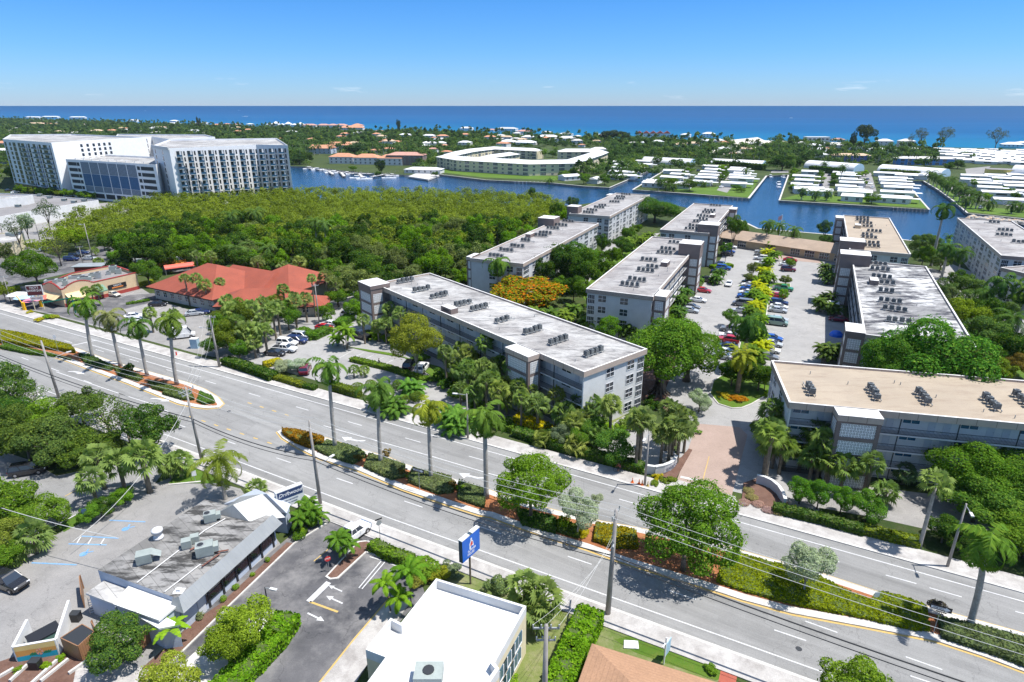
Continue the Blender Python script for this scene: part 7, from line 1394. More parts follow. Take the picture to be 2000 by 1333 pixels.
p=at(PC,.55).lerp(at(PB,.55),.12);coil=MB();coil.tube([(.35*math.cos(a),.35*math.sin(a),0)for a in[i*PI/6 for i in range(13)]],.05,M['wire'],5);tag(coil.build('cable_coil',None,(p.x,p.y,p.z-.35)),'black coil of cable hanging on the thick line left of the big pole','cable')
for k,off in enumerate((-1.1,0,1.1)):wire(at(PC,.72,off,ua+.3),at(PF,.97,off,0),.8,.013,'%s side wire from the big pole to the bottom pole'%['left','middle','right'][k],'lwire')
for k,off in enumerate((-1.1,0,1.1)):wire(at(PD_,.97,off,RA+.3),at(PA,.95,off*.7,ua),2.0,.012,'%s wire crossing the boulevard between two crossarm poles'%['left','middle','right'][k],'lwire')
wire(at(PA,.8),tuple(Vector((*G(150,1085),2))),2.0,.03,'single wire falling from the crossarm pole to the side street','lwire')
wire((*G(-60,1040),6.0),(*G(250,1120),5.0),.5,.035,'pale service wire running to the blue grey restaurant roof','lwire')
# blue pylon sign
ps=thing('pylon_sign','blue pylon sign with a white and red figure beside the white building','sign',(*G(919,1141),0));ang=math.radians(55);ps.rotation_euler=(0,0,ang);ZS=4.4
M['signblue']=flat('sign_blue',(.005,.11,.50),.3);M['signred']=flat('sign_red',(.6,.03,.03),.4);M['signdark']=colmat('sign_end',(.04,.07,.10))
MB().tube([(0,0,0),(0,0,ZS)],.13,M['bark'],8).build('post',ps);b=MB();b.box(-1.75,1.75,-.28,.28,ZS,ZS+3.1,M['signdark'],M['signdark']);ps.scale=(.88,.88,.92);b.box(-1.78,-.25,-.3,.3,ZS+3.1,ZS+3.22,M['white']);b.box(.25,1.78,-.3,.3,ZS+3.1,ZS+3.22,M['white']);b.build('cabinet',ps)
for s in(-1,):
 MB().box(-1.72,1.72,-.30,-.281,ZS+.03,ZS+3.07,M['signblue']).build('face',ps)
f=MB()
def shape(pts,y,m):f.prism([(0,0)]*3,0,0,m)if 0 else f.face([(x,y,z)for x,z in pts],m)
shape([(-.35,ZS+1.15),(-.1,ZS+1.15),(.0,ZS+1.6),(.45,ZS+1.3),(.5,ZS+1.45),(.35,ZS+2.1),(.12,ZS+2.35),(-.05,ZS+2.35),(-.35,ZS+1.9)],-.305,M['frame']);shape([(-.2,ZS+1.5),(.0,ZS+1.6),(.3,ZS+1.6),(.28,ZS+2.0),(.1,ZS+2.2),(-.15,ZS+1.9)],-.309,M['signred']);shape([(.03+.17*math.cos(a),ZS+2.5+.17*math.sin(a))for a in[i*PI/5 for i in range(10)]],-.305,M['frame']);f.build('figure',ps)
text('SUMMER',.42,M['frame'],ps,(.1,-.31,ZS+.95),(PI/2,0,0));text('HOUSE',.42,M['frame'],ps,(-.1,-.31,ZS+.5),(PI/2,0,0))
# white roof sign
rs2=thing('roof_sign','white box sign with script lettering on the pavilion roof of the blue grey restaurant','sign',(*G(573,1020),0));rs2.rotation_euler=(0,0,math.radians(40));ZR=2.8
MB().tube([(-1.0,0,0),(-1.0,0,ZR)],.12,M['metal'],6).tube([(1.0,0,0),(1.0,0,ZR)],.12,M['metal'],6).build('post',rs2);MB().box(-1.75,1.75,-.3,.3,ZR,ZR+2.5,M['white']).build('cabinet',rs2)
MB().box(-1.6,1.65,-.32,-.301,ZR+1.25,ZR+2.38,M['navy']).build('panel',rs2);text('Driftwood',.72,M['frame'],rs2,(0,-.33,ZR+1.85),(PI/2,0,0),font_shear=.4);text('FRESH SEAFOOD',.26,M['navy'],rs2,(0,-.31,ZR+.9),(PI/2,0,0));text('LUNCH  DINNER',.22,M['navy'],rs2,(0,-.31,ZR+.5),(PI/2,0,0))
# restaurant pylon sign
tp=thing('pylon_sign','dark red framed barbecue restaurant sign on two posts at the upper left','sign',(*G(78,605),0));tp.rotation_euler=(0,0,RA+.75);tp.scale=(.68,.68,.78)
M['maroon']=colmat('maroon_panel',(.10,.02,.025));MB().tube([(-1.6,0,0),(-1.6,0,8)],.14,M['cream'],6).tube([(1.6,0,0),(1.6,0,8)],.14,M['cream'],6).build('post',tp)
MB().box(-2.7,2.7,-.22,.22,5.0,8.6,M['coping']).build('cabinet',tp);MB().box(-2.5,2.5,-.25,-.221,5.2,8.4,M['maroon']).build('panel',tp);MB().box(-2.2,2.2,-.2,.2,3.4,4.7,M['coping']).build('lower_board',tp)
text("TROY'S",.95,M['frame'],tp,(0,-.27,7.8));text('BARBEQUE',1.0,M['frame'],tp,(0,-.27,6.8));text('FAMILY DINING',.5,M['red'],tp,(0,-.22,4.1))
# one way signs, stop signs, small signs
def oneway(x,y,ty,label):
 h=htop(x,y,ty);t_=thing('one_way_sign',label,'sign',(*G(x,y),.15),RA+.05);MB().tube([(0,0,0),(0,0,h)],.035,M['metal'],6).build('post',t_)
 MB().box(-.95,.95,-.045,-.04,h-.62,h,M['black']).build('board',t_);a=MB();z=h-.31;a.face([(-.85,-.05,z-.13),(.4,-.05,z-.13),(.4,-.05,z-.26),(.85,-.05,z),(.4,-.05,z+.26),(.4,-.05,z+.13),(-.85,-.05,z+.13)],M['frame']);a.build('arrow',t_);text('ONE WAY',.2,M['black'],t_,(-.2,-.06,z))
oneway(1822,1240,1186,'one way arrow sign at the right end of the hedge median');oneway(820,960,917,'small one way arrow sign among the grey shrubs')
def roundsign(x,y,ty,kind,label,ang):
 h=htop(x,y,ty);t_=thing('road_sign',label,'sign',(*G(x,y),.15),ang);MB().tube([(0,0,0),(0,0,h)],.035,M['metal'],6).build('post',t_)
 n=8;P_=[(.38*math.cos(PI/8+i*PI/4),-.05,h-.4+.38*math.sin(PI/8+i*PI/4))for i in range(8)]
 if kind=='stop':m=MB();m.face(P_,M['signred']);m.build('board',t_);text('STOP',.26,M['frame'],t_,(0,-.06,h-.4))
 elif kind=='back':m=MB();m.face(P_,M['metal']);m.cbox((0,0,h+.1),.9,.03,.2,M['black']);m.build('board',t_)
 else:m=MB();m.box(-.3,.3,-.05,-.03,h-.8,h,M[kind]);m.build('board',t_)
roundsign(643,1117,1088,'stop','red stop sign at the nose of the kerb island',1.0-.5);roundsign(743,1057,1018,'back','back of a stop sign under a street name plate by the driveway',.6)
roundsign(172,1026,996,'bglass','small blue parking sign by the blue bay marks',.3);roundsign(382,942,922,'frame','small white sign on the lawn strip',.5);roundsign(115,690,656,'frame','small white sign at the stop line on the left median',.2);roundsign(1600-92,562+15,558,'frame','small white sign at the car park island',0)
roundsign(1709,1175,1159,'frame','tiny white marker on the right median mulch',0);roundsign(8,682,648,'metal','grey board sign at the left end of the golden hedge',.1)
ls=thing('lawn_sign','pale sign hanging from a white post on the lawn at lower right','sign',(*G(1296,1298),0),.9);MB().box(-.06,.06,-.06,.06,0,3.4,M['frame']).box(-.7,.7,-.05,.05,2.7,2.8,M['frame']).build('post',ls);MB().box(.1,1.2,-.04,.04,.9,2.5,M['paleblue']).build('board',ls)
# entrance walls
def curvewall(pts,h,w_,label,txt,side):
 P_=[Vector(p)for p in px(pts)];g=P_[0];t_=thing('entrance_wall',label,'wall',(g.x,g.y,.1));m=MB();c=MB()
 for i in range(len(P_)-1):
  a,b=P_[i]-g,P_[i+1]-g;d=(b-a).normalized();n=Vector((-d.y,d.x))*w_/2;m.prism([tuple(a-n),tuple(b-n),tuple(b+n),tuple(a+n)],0,h,M['offwhite']);c.prism([tuple(a-n*1.3),tuple(b-n*1.3),tuple(b+n*1.3),tuple(a+n*1.3)],h+.001,h+.12,M['white'])
 m.build('wall',t_);c.build('coping',t_)
 if txt:
  k=int(len(P_)/2);a,b=P_[k-1]-g,P_[k+1]-g if k+1<len(P_)else P_[k]-g;d=(b-a).normalized();n=Vector((d.y,-d.x));c_=(P_[k]-g)+n*(w_/2+.08);text(txt,.62,M['navy'],t_,(c_.x,c_.y,h*.5),(PI/2,0,math.atan2(d.y,d.x)))
curvewall([(1263,926),(1278,928),(1295,925),(1308,920),(1316,913),(1320,906)],1.3,.35,'curved white entrance wall with dark lettering left of the brick drive','SEACREST',1)
curvewall([(1476,945),(1490,948),(1505,955),(1518,966),(1527,980),(1531,993)][::1],1.3,.35,'curved white entrance wall right of the brick drive','',1)
# small things
def cone(x,y,label,c='o'):
 t_=thing('traffic_cone',label,'traffic cone',(*G(x,y),.13));M.setdefault('cone',flat('cone_orange',(.75,.14,.01),.5));M.setdefault('cone2',flat('cone_yellow',(.4,.3,.08),.5));k=M['cone' if c=='o' else 'cone2'];MB().box(-.2,.2,-.2,.2,0,.04,k).build('foot',t_);MB().tube([(0,0,.04),(0,0,.8)],[.15,.03],k,10).tube([(0,0,.45),(0,0,.56)],[.088,.067],M['frame'],10).build('body',t_)
for i,(x,y)in enumerate([(1235,944),(1248,947),(1254,949),(1265,951)]):cone(x,y,['leftmost orange cone on the sidewalk','orange cone just left of the lamp post','orange cone touching the lamp post','yellowish cone right of the lamp post'][i],'o' if i<3 else 'y')
hy=thing('fire_hydrant','red fire hydrant on the far sidewalk by the office driveway','hydrant',(*G(345,695),.13));M.setdefault('hred',flat('hydrant_red',(.5,.02,.015),.4));MB().lathe((0,0,0),[(.18,0),(.18,.06),(.12,.08),(.12,.5),(.15,.52),(.15,.58),(.08,.72),(.03,.78)],M['hred'],10).build('barrel',hy,smooth=True);MB().tube([(-.2,0,.42),(.2,0,.42)],.06,M['hred'],8).build('nozzle',hy)
for i,(x,y,wx,wy)in enumerate([(38,590,2.6,'white'),(50,596,2.4,'paleblue'),(66,602,2.2,'pinkc'),(94,596,2.2,'redc')]):
 M.setdefault('pinkc',colmat('pink_canvas',(.7,.22,.3)));M.setdefault('redc',colmat('coral_canvas',(.7,.14,.1)));t_=thing('parasol',['white canopy tent','pale blue parasol','pink parasol','coral red parasol'][i]+' on the restaurant terrace','parasol',(*G(x,y),.05));MB().tube([(0,0,0),(0,0,2.4)],.04,M['metal'],6).build('pole',t_);m=MB()
 for k in range(8):a0,a1=k*PI/4,(k+1)*PI/4;m.face([(wx*math.cos(a0),wx*math.sin(a0),2.1),(wx*math.cos(a1),wx*math.sin(a1),2.1),(0,0,2.9)],M[wy])
 m.build('canopy',t_)
for i,(x,y)in enumerate([(49,607),(82,600)]):
 M.setdefault('sy',flat('signal_yellow',(.75,.42,.01),.4));t_=thing('crane_ornament',['left','right'][i]+' yellow boom ornament on the terrace edge','ornament',(*G(x,y),.05));MB().box(-.3,.3,-.3,.3,0,2.2,M['sy']).build('body',t_);MB().tube([(0,0,1.6),(-1.5,.3,4)],.12,M['sy'],5).build('boom',t_)
gm=thing('green_beam','long dark green sign gantry beam before the restaurant terrace','gantry',(*G(112,615),0));q0,q1=Vector(G(88,612))-gm.location.xy,Vector(G(148,612))-gm.location.xy;M['dgreen']=flat('dark_green',(.01,.12,.08),.4);MB().tube([(q0.x,q0.y,2.8),(q1.x,q1.y,4.2)],.2,M['dgreen'],6).build('beam',gm);MB().tube([(q1.x,q1.y,0),(q1.x,q1.y,5)],.2,M['dgreen'],6).build('post',gm)
# mural wall, dumpster, shed, fence
mw=thing('mural_wall','white screen wall painted with an orange and turquoise flower mural','wall',(*G(75,1295),0));A_,B_=Vector(G(35,1292))-mw.location.xy,Vector(G(118,1277))-mw.location.xy;C_=Vector(G(62,1238))-mw.location.xy;D_=Vector(G(142,1200))-mw.location.xy
m=MB()
for a,b in((A_,B_),(C_,A_),(D_,B_)):
 d=(b-a).normalized();n=Vector((-d.y,d.x))*.12;m.prism([tuple(a-n),tuple(b-n),tuple(b+n),tuple(a+n)],0,1.9 if a is A_ else 1.901,M['white'])
m.build('wall',mw);d=(B_-A_).normalized();n=Vector((d.y,-d.x))*.14;M['mo']=colmat('mural_orange',(.62,.3,.08));M['my']=colmat('mural_yellow',(.68,.5,.2));M['mt']=colmat('mural_turquoise',(.02,.35,.48));M['mg']=colmat('mural_green',(.03,.22,.10));M['mp']=colmat('mural_petal',(.72,.34,.24))
a,b=A_+n+d*.1,B_+n-d*.1
def mp(s,z,e=0.0):p=a.lerp(b,s)+n.normalized()*e;return(p.x,p.y,z)
m=MB();m.face([mp(0,.02),mp(1,.02),mp(1,.7),mp(0,.6)],M['mt']);m.face([mp(0,.601),mp(1,.701),mp(1,1.2),mp(0,1.3)],M['mo']);m.face([mp(0,1.301),mp(1,1.201),mp(1,1.85),mp(0,1.85)],M['my'])
for k in range(5):t0=k*2*PI/5;m.face([mp(.58+.02*math.cos(t0),.85+.1*math.sin(t0),.006+.002*k)]+[mp(.58+.09*math.cos(t0+q_),.85+.42*math.sin(t0+q_),.006+.002*k)for q_ in(-.5,0,.5)],M['mp'])
for k in range(6):s0=(.36,.42,.48,.70,.76,.82)[k];m.face([mp(s0-.05,.5,.004),mp(s0+.03,.55,.004),mp(s0+.06,.9,.004),mp(s0-.02,.75,.004)],M['mg'])
m.build('mural',mw)
M['tankgreen']=colmat('dumpster_green',(.12,.22,.18));du=thing('dumpster','green dumpster with a black lid behind the mural wall','dumpster',(*G(92,1258),.02),.9);MB().prism([(-1.3,-.8),(1.3,-.8),(1.3,.8),(-1.3,.8)],0,1.4,M['tankgreen']).build('tank',du);MB().box(-1.35,1.35,-.85,.85,1.4,1.5,M['black']).build('lid',du)
sd_=thing('wooden_shed','brown board enclosure with a mesh roof beside the mural wall','shed',(*G(152,1288),0));P_=[Vector(G(x,y,2.0))-sd_.location.xy for x,y in((118,1246),(160,1219),(184,1233),(152,1262))];m=MB()
for i in range(4):a_,b_=P_[i],P_[(i+1)%4];d=(b_-a_).normalized();o=MB();L_=(b_-a_).length;o.box(0,L_,-.04,.04,0,2.0,M['wood']);w_=o.build('board_wall',sd_,(a_.x,a_.y,0));w_.rotation_euler=(0,0,math.atan2(d.y,d.x))
P2=[tuple(p)for p in P_];MB().prism(P2,1.85,1.95,M['dark']).build('mesh_roof',sd_)
for a_,b_,lb in(((185,1240),(200,1262),'short board fence by the enclosure'),((272,1275),(318,1232),'tall brown board fence behind the annex'),((162,1150),(166,1188),'orange board gate by the annex')):
 p0,p1=Vector(G(*a_)),Vector(G(*b_));d=p1-p0;t_=thing('board_fence',lb,'fence',(p0.x,p0.y,0),math.atan2(d.y,d.x));MB().box(0,d.length,-.04,.04,.05,1.8,M['wood']).build('boards',t_);MB().box(0,.1,.05,.15,0,1.9,M['wood']).build('post',t_)
ld=thing('step_ladder','aluminium step ladder standing by the pale annex','ladder',(*G(182,1200),0),.4);m=MB();m.tube([(-.25,0,0),(-.2,.4,1.9)],.03,M['hub'],5).tube([(.25,0,0),(.2,.4,1.9)],.03,M['hub'],5)
for k in range(6):m.cbox((0,.4*k/6.5,.28*(k+1)),.44,.1,.03,M['hub'])
m.build('frame',ld)
for i,(x,y)in enumerate([(72,1305),(150,1212)]):t_=thing('bin',['dark covered bin before the mural wall','black bin beside the white screen wall'][i],'bin',(*G(x,y),.02));MB().prism([(-.45,-.35),(.45,-.35),(.45,.35),(-.45,.35)],0,.95,M['black']).build('body',t_);MB().box(-.48,.48,-.38,.38,.951,1.02,M['dark']).build('lid',t_)
bx=thing('meter_box','pale blue utility box at the palm clump in the front lot','utility box',(*G(660,675),.02));MB().box(-.35,.35,-.3,.3,0,1.7,M['paleblue']).build('cabinet',bx);MB().box(-.4,.4,-.35,.35,1.701,1.78,M['white']).build('lid',bx)
bx=thing('meter_box','white blue lift box on the office lot by the white van','utility box',(*G(382,680),.02));MB().box(-.8,.8,-.6,.6,0,2.2,M['paleblue']).build('cabinet',bx);MB().box(-.85,.85,-.65,.65,2.201,2.3,M['white']).build('lid',bx)
rk=thing('white_stone','flat white slab lying on the lawn at lower right','stone',(*G(1232,1260),.02));MB().prism([(-.8,-.5),(.7,-.6),(.8,.4),(-.6,.5)],0,.12,M['white']).build('slab',rk)
for i,(x,y)in enumerate([(447,804),(1063,880),(745,1040),(1560,1268),(352,838)]):g=G(x,y);m=MB();m.tube([(0,0,.0),(0,0,.012)],.38,M['gravel'],14);m.tube([(0,0,.012),(0,0,.014)],.32,M['dark'],14);tag(m.build('manhole_cover',None,(g[0],g[1],.022)),kind='structure')
# riprap
R.seed(2)
for i in range(70):
 x=1892+i*1.75;g=G(x,423+(x-1892)*.11+R.uniform(-3,2));o=crownrock=MB();o.lathe((0,0,-.8),[(.1,0),(R.uniform(.9,1.5),.5),(R.uniform(.6,1.2),1.3),(.1,1.7)],M['seawall']if i%3 else M['ttile'],6);tag(o.build('riprap_rock',None,(g[0],g[1],-.3),rz=R.uniform(0,6)),'tan boulder of the riprap bank at the right of the waterway','rock','riprap boulders at the waterway')
 # docks, piles, boats
def dock(pts,w_,label):
 P_=[Vector(p)for p in px(pts)];g=P_[0];t_=thing('dock',label,'dock',(g.x,g.y,0));m=MB();d=(P_[-1]-P_[0]);ang=math.atan2(d.y,d.x);L_=d.length
 o=MB();o.box(0,L_,-w_/2,w_/2,-.3,-.05,M['coping']);q=o.build('deck',t_);q.rotation_euler=(0,0,ang)
 for k in range(max(2,int(L_/5))):
  for s in(-1,1):pp_=d.normalized()*k*L_/max(1,int(L_/5)-1)+Vector((-d.y,d.x)).normalized()*s*w_/2;po=MB();po.tube([(0,0,-2),(0,0,1.2)],.2,M['pole'],6);po.build('pile',t_,(pp_.x,pp_.y,0))
for i,(a,b)in enumerate([((600,328),(690,339)),((640,333),(650,340)),((665,336),(672,344)),((700,338),(708,347)),((725,345),(775,336)),((752,344),(770,342)),((690,338),(760,341))]):dock([a,b],2.4,'%s dock from the left along the townhouse shore'%ORD[i])
M['hull']=flat('boat_hull',(.75,.76,.78),.25,.5)
def boat(x,y,L_,ang,label,cover='white',wake=False,zz=-1.3,tower=True):
 t_=thing('motor_boat',label,'boat',(*G(x,y,zz),zz),ang);m=MB();st=[]
 for k in range(7):f_=k/6;wv=L_*.16*(1-max(0,f_-.45)**2*3.0);st.append((-L_/2+L_*f_,max(wv,.08),-.3+.25*f_**2,.75+.35*f_**2,.12))
 loft(st,M['hull'],m);m.build('hull',t_);MB().cbox((-L_*.05,0,1.1),L_*.3,L_*.2,.7,M['hull']).build('cabin',t_);MB().cbox((-L_*.05,0,1.45),L_*.31,L_*.205,.25,M['glass']).build('windscreen',t_)
 if tower:MB().cbox((-L_*.08,0,2.2),L_*.28,L_*.24,.08,M[cover]).tube([(-L_*.15,0,1.2),(-L_*.15,0,2.2)],.05,M['metal'],5).tube([(0,0,1.2),(0,0,2.2)],.05,M['metal'],5).build('canopy',t_)
for i,(x,y,L_,a)in enumerate([(606,331,12,.2),(622,333,12,.4),(637,338,11,2),(655,339,11,.3),(678,341,11,2),(700,349,13,.2),(712,351,12,.3),(760,349,11,.2),(768,345,9,.2)]):boat(x,y,L_,a,'%s moored boat from the left at the townhouse docks'%ORD[i])
for i,(x,y,L_,a)in enumerate([(1504,347,8,1.5),(1529,348,8,1.5),(1520,361,9,1.4),(1520,367,8,1.4)]):boat(x,y,L_,a,'%s white boat from the head of the second canal'%ORD[i])
boat(478,228,30,3.2,'white motor yacht running out at sea above the hotel');boat(318,215,30,3.1,'small white boat far out on the left');boat(467,216,30,0,'small white boat far out above the yacht');boat(1545,231,14,0,'tiny white boat at sea above the canal');boat(284,217,22,0,'tiny white boat at sea at the upper left')
for i,(x,y,dx)in enumerate([(486,229,60),(322,215,70)]):g=G(x,y,-1.3);m=MB();m.face([(0,-1.2,0),(dx,-3,0),(dx,3,0),(0,1.2,0)],M['white']);tag(m.build('wake',None,(g[0]+14,g[1],-1.27)),kind='structure')
fg=thing('flagpole','white flagpole with a red and white flag behind the clubhouse','flag',(*G(1522,462),0));MB().tube([(0,0,0),(0,0,9)],.12,M['frame'],6).tube([(-1.6,0,4.5),(1.6,0,4.5)],.07,M['frame'],5).build('mast',fg);M['flag']=stripes('flag_stripes',(.7,.7,.7),(.6,.05,.08),3,2,.5);MB().face([(0,0,8.8),(0,0,7),(-1.5,.2,6.4),(-1.4,.2,8.1)],M['flag']).build('flag',fg)
# piles along the seawalls
R.seed(4)
for i in range(8):p=px([(1006+i*7.5,355.5)])[0];po=MB();po.box(-.25,.25,-.3,.3,-1.6,.3,M['coping']);tag(po.build('mooring_pile',None,(p[0],p[1]-.6,0)),'white pile standing against the seawall below the ring condo','pile','white piles below the ring condo')
for i in range(9):p=px([(1742+i*7.5,406.5+i*.4)])[0];po=MB();po.tube([(0,0,-2),(0,0,.4)],.28,M['pole'],6);tag(po.build('mooring_pile',None,(p[0],p[1]-1.4,0)),'grey pile along the front seawall of the middle peninsula','pile','grey piles of the middle peninsula')
for i in range(8):p=px([(1385+i*9,385+i*.4)])[0];po=MB();po.tube([(0,0,-2),(0,0,.4)],.28,M['pole'],6);tag(po.build('mooring_pile',None,(p[0],p[1]-1.2,0)),'brown pile along the front seawall of the left peninsula','pile','brown piles of the left peninsula')
# ================================================================ VEHICLES
lot=math.atan2(u5[1],u5[0]);ac=lot+PI/2
G1='cars parked against the left blocks of the condo car park'
for k,x,y,c,lb in[('van',1440,474,'white','white van at the far end of the left parking row'),('sedan',1430,479,'white','white car beside the white van at the clubhouse'),('suv',1426,486,'white','white suv, third from the clubhouse in the left row'),('sedan',1423,494,'blue','bright blue car in the left row'),('sedan',1420,500,'black','black car below the bright blue one'),('sedan',1409,519,'silver','silver car below the clipped lime hedge'),('suv',1413,527,'blue','blue hatchback in the left row'),('sedan',1402,534,'navy','dark car half hidden behind the blue hatchback'),('suv',1380,551,'black','black car before the tall taupe tower'),('sedan',1373,571,'red','red sedan in the left row'),('sedan',1363,590,'white','white sedan below the red sedan'),('sedan',1350,603,'grey','grey sedan beside the spreading tree'),('sedan',1347,610,'silver','silver sedan nearest the spreading tree')]:
 car(k,x,y,ac+PI,c,lb,G1)
for k,x,y,c,lb in[('sedan',1486,500,'grey','grey car left of the island near the clubhouse'),('sedan',1487,494,'silver','silver car left of the island nearest the clubhouse'),('suv',1486,508,'white','white suv left of the island near the clubhouse'),('sedan',1488,517,'white','white car below the island suv'),('sedan',1464,554,'black','black car under the lollipop tree'),('sedan',1463,560,'white','white car below the lollipop tree'),('sedan',1461,567,'blue','sky blue car left of the island'),('sedan',1459,575,'white','white car between two blue ones'),('suv',1456,583,'blue','deep blue suv left of the island'),('van',1450,598,'grey','dark grey van left of the island'),('sedan',1445,611,'silver','silver car by the round topped tree'),('suv',1427,648,'grey','grey suv under the tall island palm'),('sedan',1423,660,'white','white car left of the tall island palm'),('suv',1422,669,'red','red suv left of the tall island palm'),('sedan',1419,681,'navy','navy car near the entry island'),('sedan',1412,692,'white','white car near the entry island'),('sedan',1407,700,'silver','silver car nearest the entry island')]:
 car(k,x,y,ac,c,lb,'cars parked on the left of the middle island')
for k,x,y,c,lb in[('sedan',1543,511,'red','red car behind the small bright tree'),('sedan',1536,520,'white','white car by the small bright tree'),('suv',1539,530,'maroon','maroon car with a silver cover'),('pickup',1529,568,'green','green pickup right of the island'),('sedan',1518,582,'red','dark red car right of the island'),('suv',1521,596,'navy','navy suv right of the island'),('sedan',1521,603,'white','white car right of the island'),('sedan',1519,610,'silver','silver car below the white one right of the island'),('van',1516,635,'sage','car under a sage green cover'),('sedan',1520,628,'silver','silver car behind the sage covered one'),('sedan',1508,665,'blue','blue car right of the tall island palm'),('sedan',1507,676,'silver','silver car below the blue one'),('sedan',1502,688,'white','white sedan near the tan roof corner'),('sedan',1498,701,'grey','dark grey sedan nearest the tan roof corner'),('sedan',1509,752,'white','white car squeezed beside the entry island')]:
 car(k,x,y,ac+PI,c,lb,'cars parked on the right of the middle island')
car('sedan',1423,558,lot+PI,'white','white car driving down the condo car park');car('sedan',1612,503,ac,'white','white car at the top right of the car park');car('sedan',1609,498,ac,'maroon','dark red car at the top right of the car park');car('sedan',1637,628,ac,'maroon','small dark red car in the shade by the blue tarp')
car('pickup',1192,500,ac,'grey','dark pickup in the garden car park');car('suv',1221,481,lot,'grey','dark suv at the head of the garden car park');car('sedan',907,527,ac,'white','white car behind the wood side block');car('sedan',1855,606,lot,'white','white car in the right garden');car('sedan',1278,735,1.0,'blue','blue car behind the corner of the central block')if 0 else None
fl=RA+PI/2+.35
for k,x,y,a,c,lb in[('van',680,622,RA+2.9,'white','white van with a dark roof at the far end of the front lot'),('sedan',643,637,RA+3.3,'white','white car behind the red one in the front lot'),('sedan',634,644,RA+.2,'red','red car at the hedge of the front lot'),('pickup',706,661,RA+3.1,'black','black pickup behind the slender palms'),('suv',590,662,RA+.25,'silver','silver suv in the front lot'),('suv',581,670,RA+.25,'navy','navy car beside the silver suv'),('suv',562,675,RA+.25,'white','white suv in the front lot'),('pickup',556,687,RA+.3,'white','white pickup in the front lot'),('sedan',538,694,RA+.3,'black','dark car under the tall fan palm'),('suv',597,727,RA+2.2,'maroon','maroon car beside the silver bush'),('suv',801,718,RA+PI/2+.3,'black','black suv in the shade of the ficus'),('suv',825,724,RA+PI/2+.3,'white','white suv with pale roof under the ficus'),('sedan',222,579,RA+.1,'beige','cream sedan beside the tan restaurant'),('sedan',309,598,RA+.6,'black','black sedan under the red roof eaves'),('sedan',380,616,RA+.9,'silver','silver sedan in the office lot'),('sedan',392,614,RA+.9,'navy','dark blue sedan beside the silver one'),('cargo',358,660,RA+.9,'white','big white panel van on the office lot'),('cargo',361,517,RA+.1,'white','white van at the top of the back lot'),('sedan',218,527,RA+.3,'white','white car behind the restaurant roof'),('sedan',245,528,RA+.3,'teal','turquoise car behind the restaurant roof'),('suv',320,512,RA+.8,'black','black car by the orange canopy'),('suv',150,503,RA+.6,'black','dark suv in the back car park'),('sedan',162,497,RA+.6,'navy','dark blue car in the back car park'),('suv',140,510,RA+.6,'navy','dark car at the front of the back car park'),('sedan',175,508,RA+.6,'silver','silver car in the back car park'),('suv',20,1145,math.radians(-20),'black','black car parked on the pale lot at the left edge'),('pickup',688,1052,math.radians(57),'white','white pickup leaving the driveway onto the boulevard'),('suv',58,925,math.radians(20),'black','black car under the trees of the side street'),('sedan',262,622,RA+.9,'white','white covered boat like car in the office lot'),('sedan',271,630,RA+.9,'white','second white car in the office lot')]:
 car(k,x,y,a,c,lb)
for i,(x,y,c)in enumerate([(1620,344,'black'),(1603,364,'navy'),(1605,370,'navy'),(1694,352,'grey'),(1699,360,'white'),(1704,368,'white'),(1364,335,'black'),(1409,367,'white'),(1915,408,'silver'),(90,460+30,'white'),(30,378,'white'),(18,374,'black'),(190,388,'white'),(205,386,'grey')]):
 car('sedan',x,y,.8,c,['black car at the top of the middle lane','first navy car on the middle lane','second navy car on the middle lane','grey car in the carport row of the right lane','white car in the carport row of the right lane','lower white car in the carport row of the right lane','black car on the left peninsula lane','white car at the end of the left peninsula lane','silver car on the canal bank road','white car behind the wide dark tree','white car left of the hotel','black car left of the hotel','white car in front of the garage','grey car in front of the garage'][i],full=False)
 # canopies
for i,(x,y,c,a)in enumerate([(337,528,'orangec',.2),(353,533,'redc',.2)]):M.setdefault('orangec',colmat('orange_canvas',(.72,.24,.03)));t_=thing('canopy',['orange','coral red'][i]+' canvas canopy beyond the red office roof','canopy',(*G(x,y),0),RA+1.1);m=MB();n_=8;P_=[(1.6*math.cos(PI*k/n_),2.0+1.0*math.sin(PI*k/n_))for k in range(n_+1)];[m.face([(-4.5,P_[k][0],P_[k][1]),(4.5,P_[k][0],P_[k][1]),(4.5,P_[k+1][0],P_[k+1][1]),(-4.5,P_[k+1][0],P_[k+1][1])][::-1],M[c])for k in range(n_)];m.build('canvas',t_);[MB().box(sx*4.3-.05,sx*4.3+.05,sy*1.5-.05,sy*1.5+.05,0,2,M['metal']).build('leg',t_)for sx in(-1,1)for sy in(-1,1)]
tk=thing('kiosk','dark flat topped kiosk behind the tan restaurant','kiosk',(*G(255,526),0),RA+.6);MB().box(-4,4,-2,2,0,2.8,M['darkbrown']).build('body',tk);MB().box(-4.6,4.6,-2.6,2.6,2.81,3.0,M['metal']).build('roof',tk)
tk=thing('kiosk','grey roofed dark red bar hut at the back of the restaurant','kiosk',(*G(180,535),0),RA+.6);MB().box(-4,4,-2,2,0,2.8,M['red']).build('body',tk);MB().box(-4.6,4.6,-2.6,2.6,2.81,3.0,M['metal']).build('roof',tk)
tb_=thing('tarpaulin','bright blue tarpaulin heap in the shade beside the stained roof block','tarpaulin',(*G(1633,656),0));m=MB();M['tarp']=flat('tarp_blue',(.01,.12,.6),.4);m.lathe((0,0,0),[(1.6,0),(1.5,.5),(.9,1.1),(.1,1.3)],M['tarp'],9);m.build('sheet',tb_)
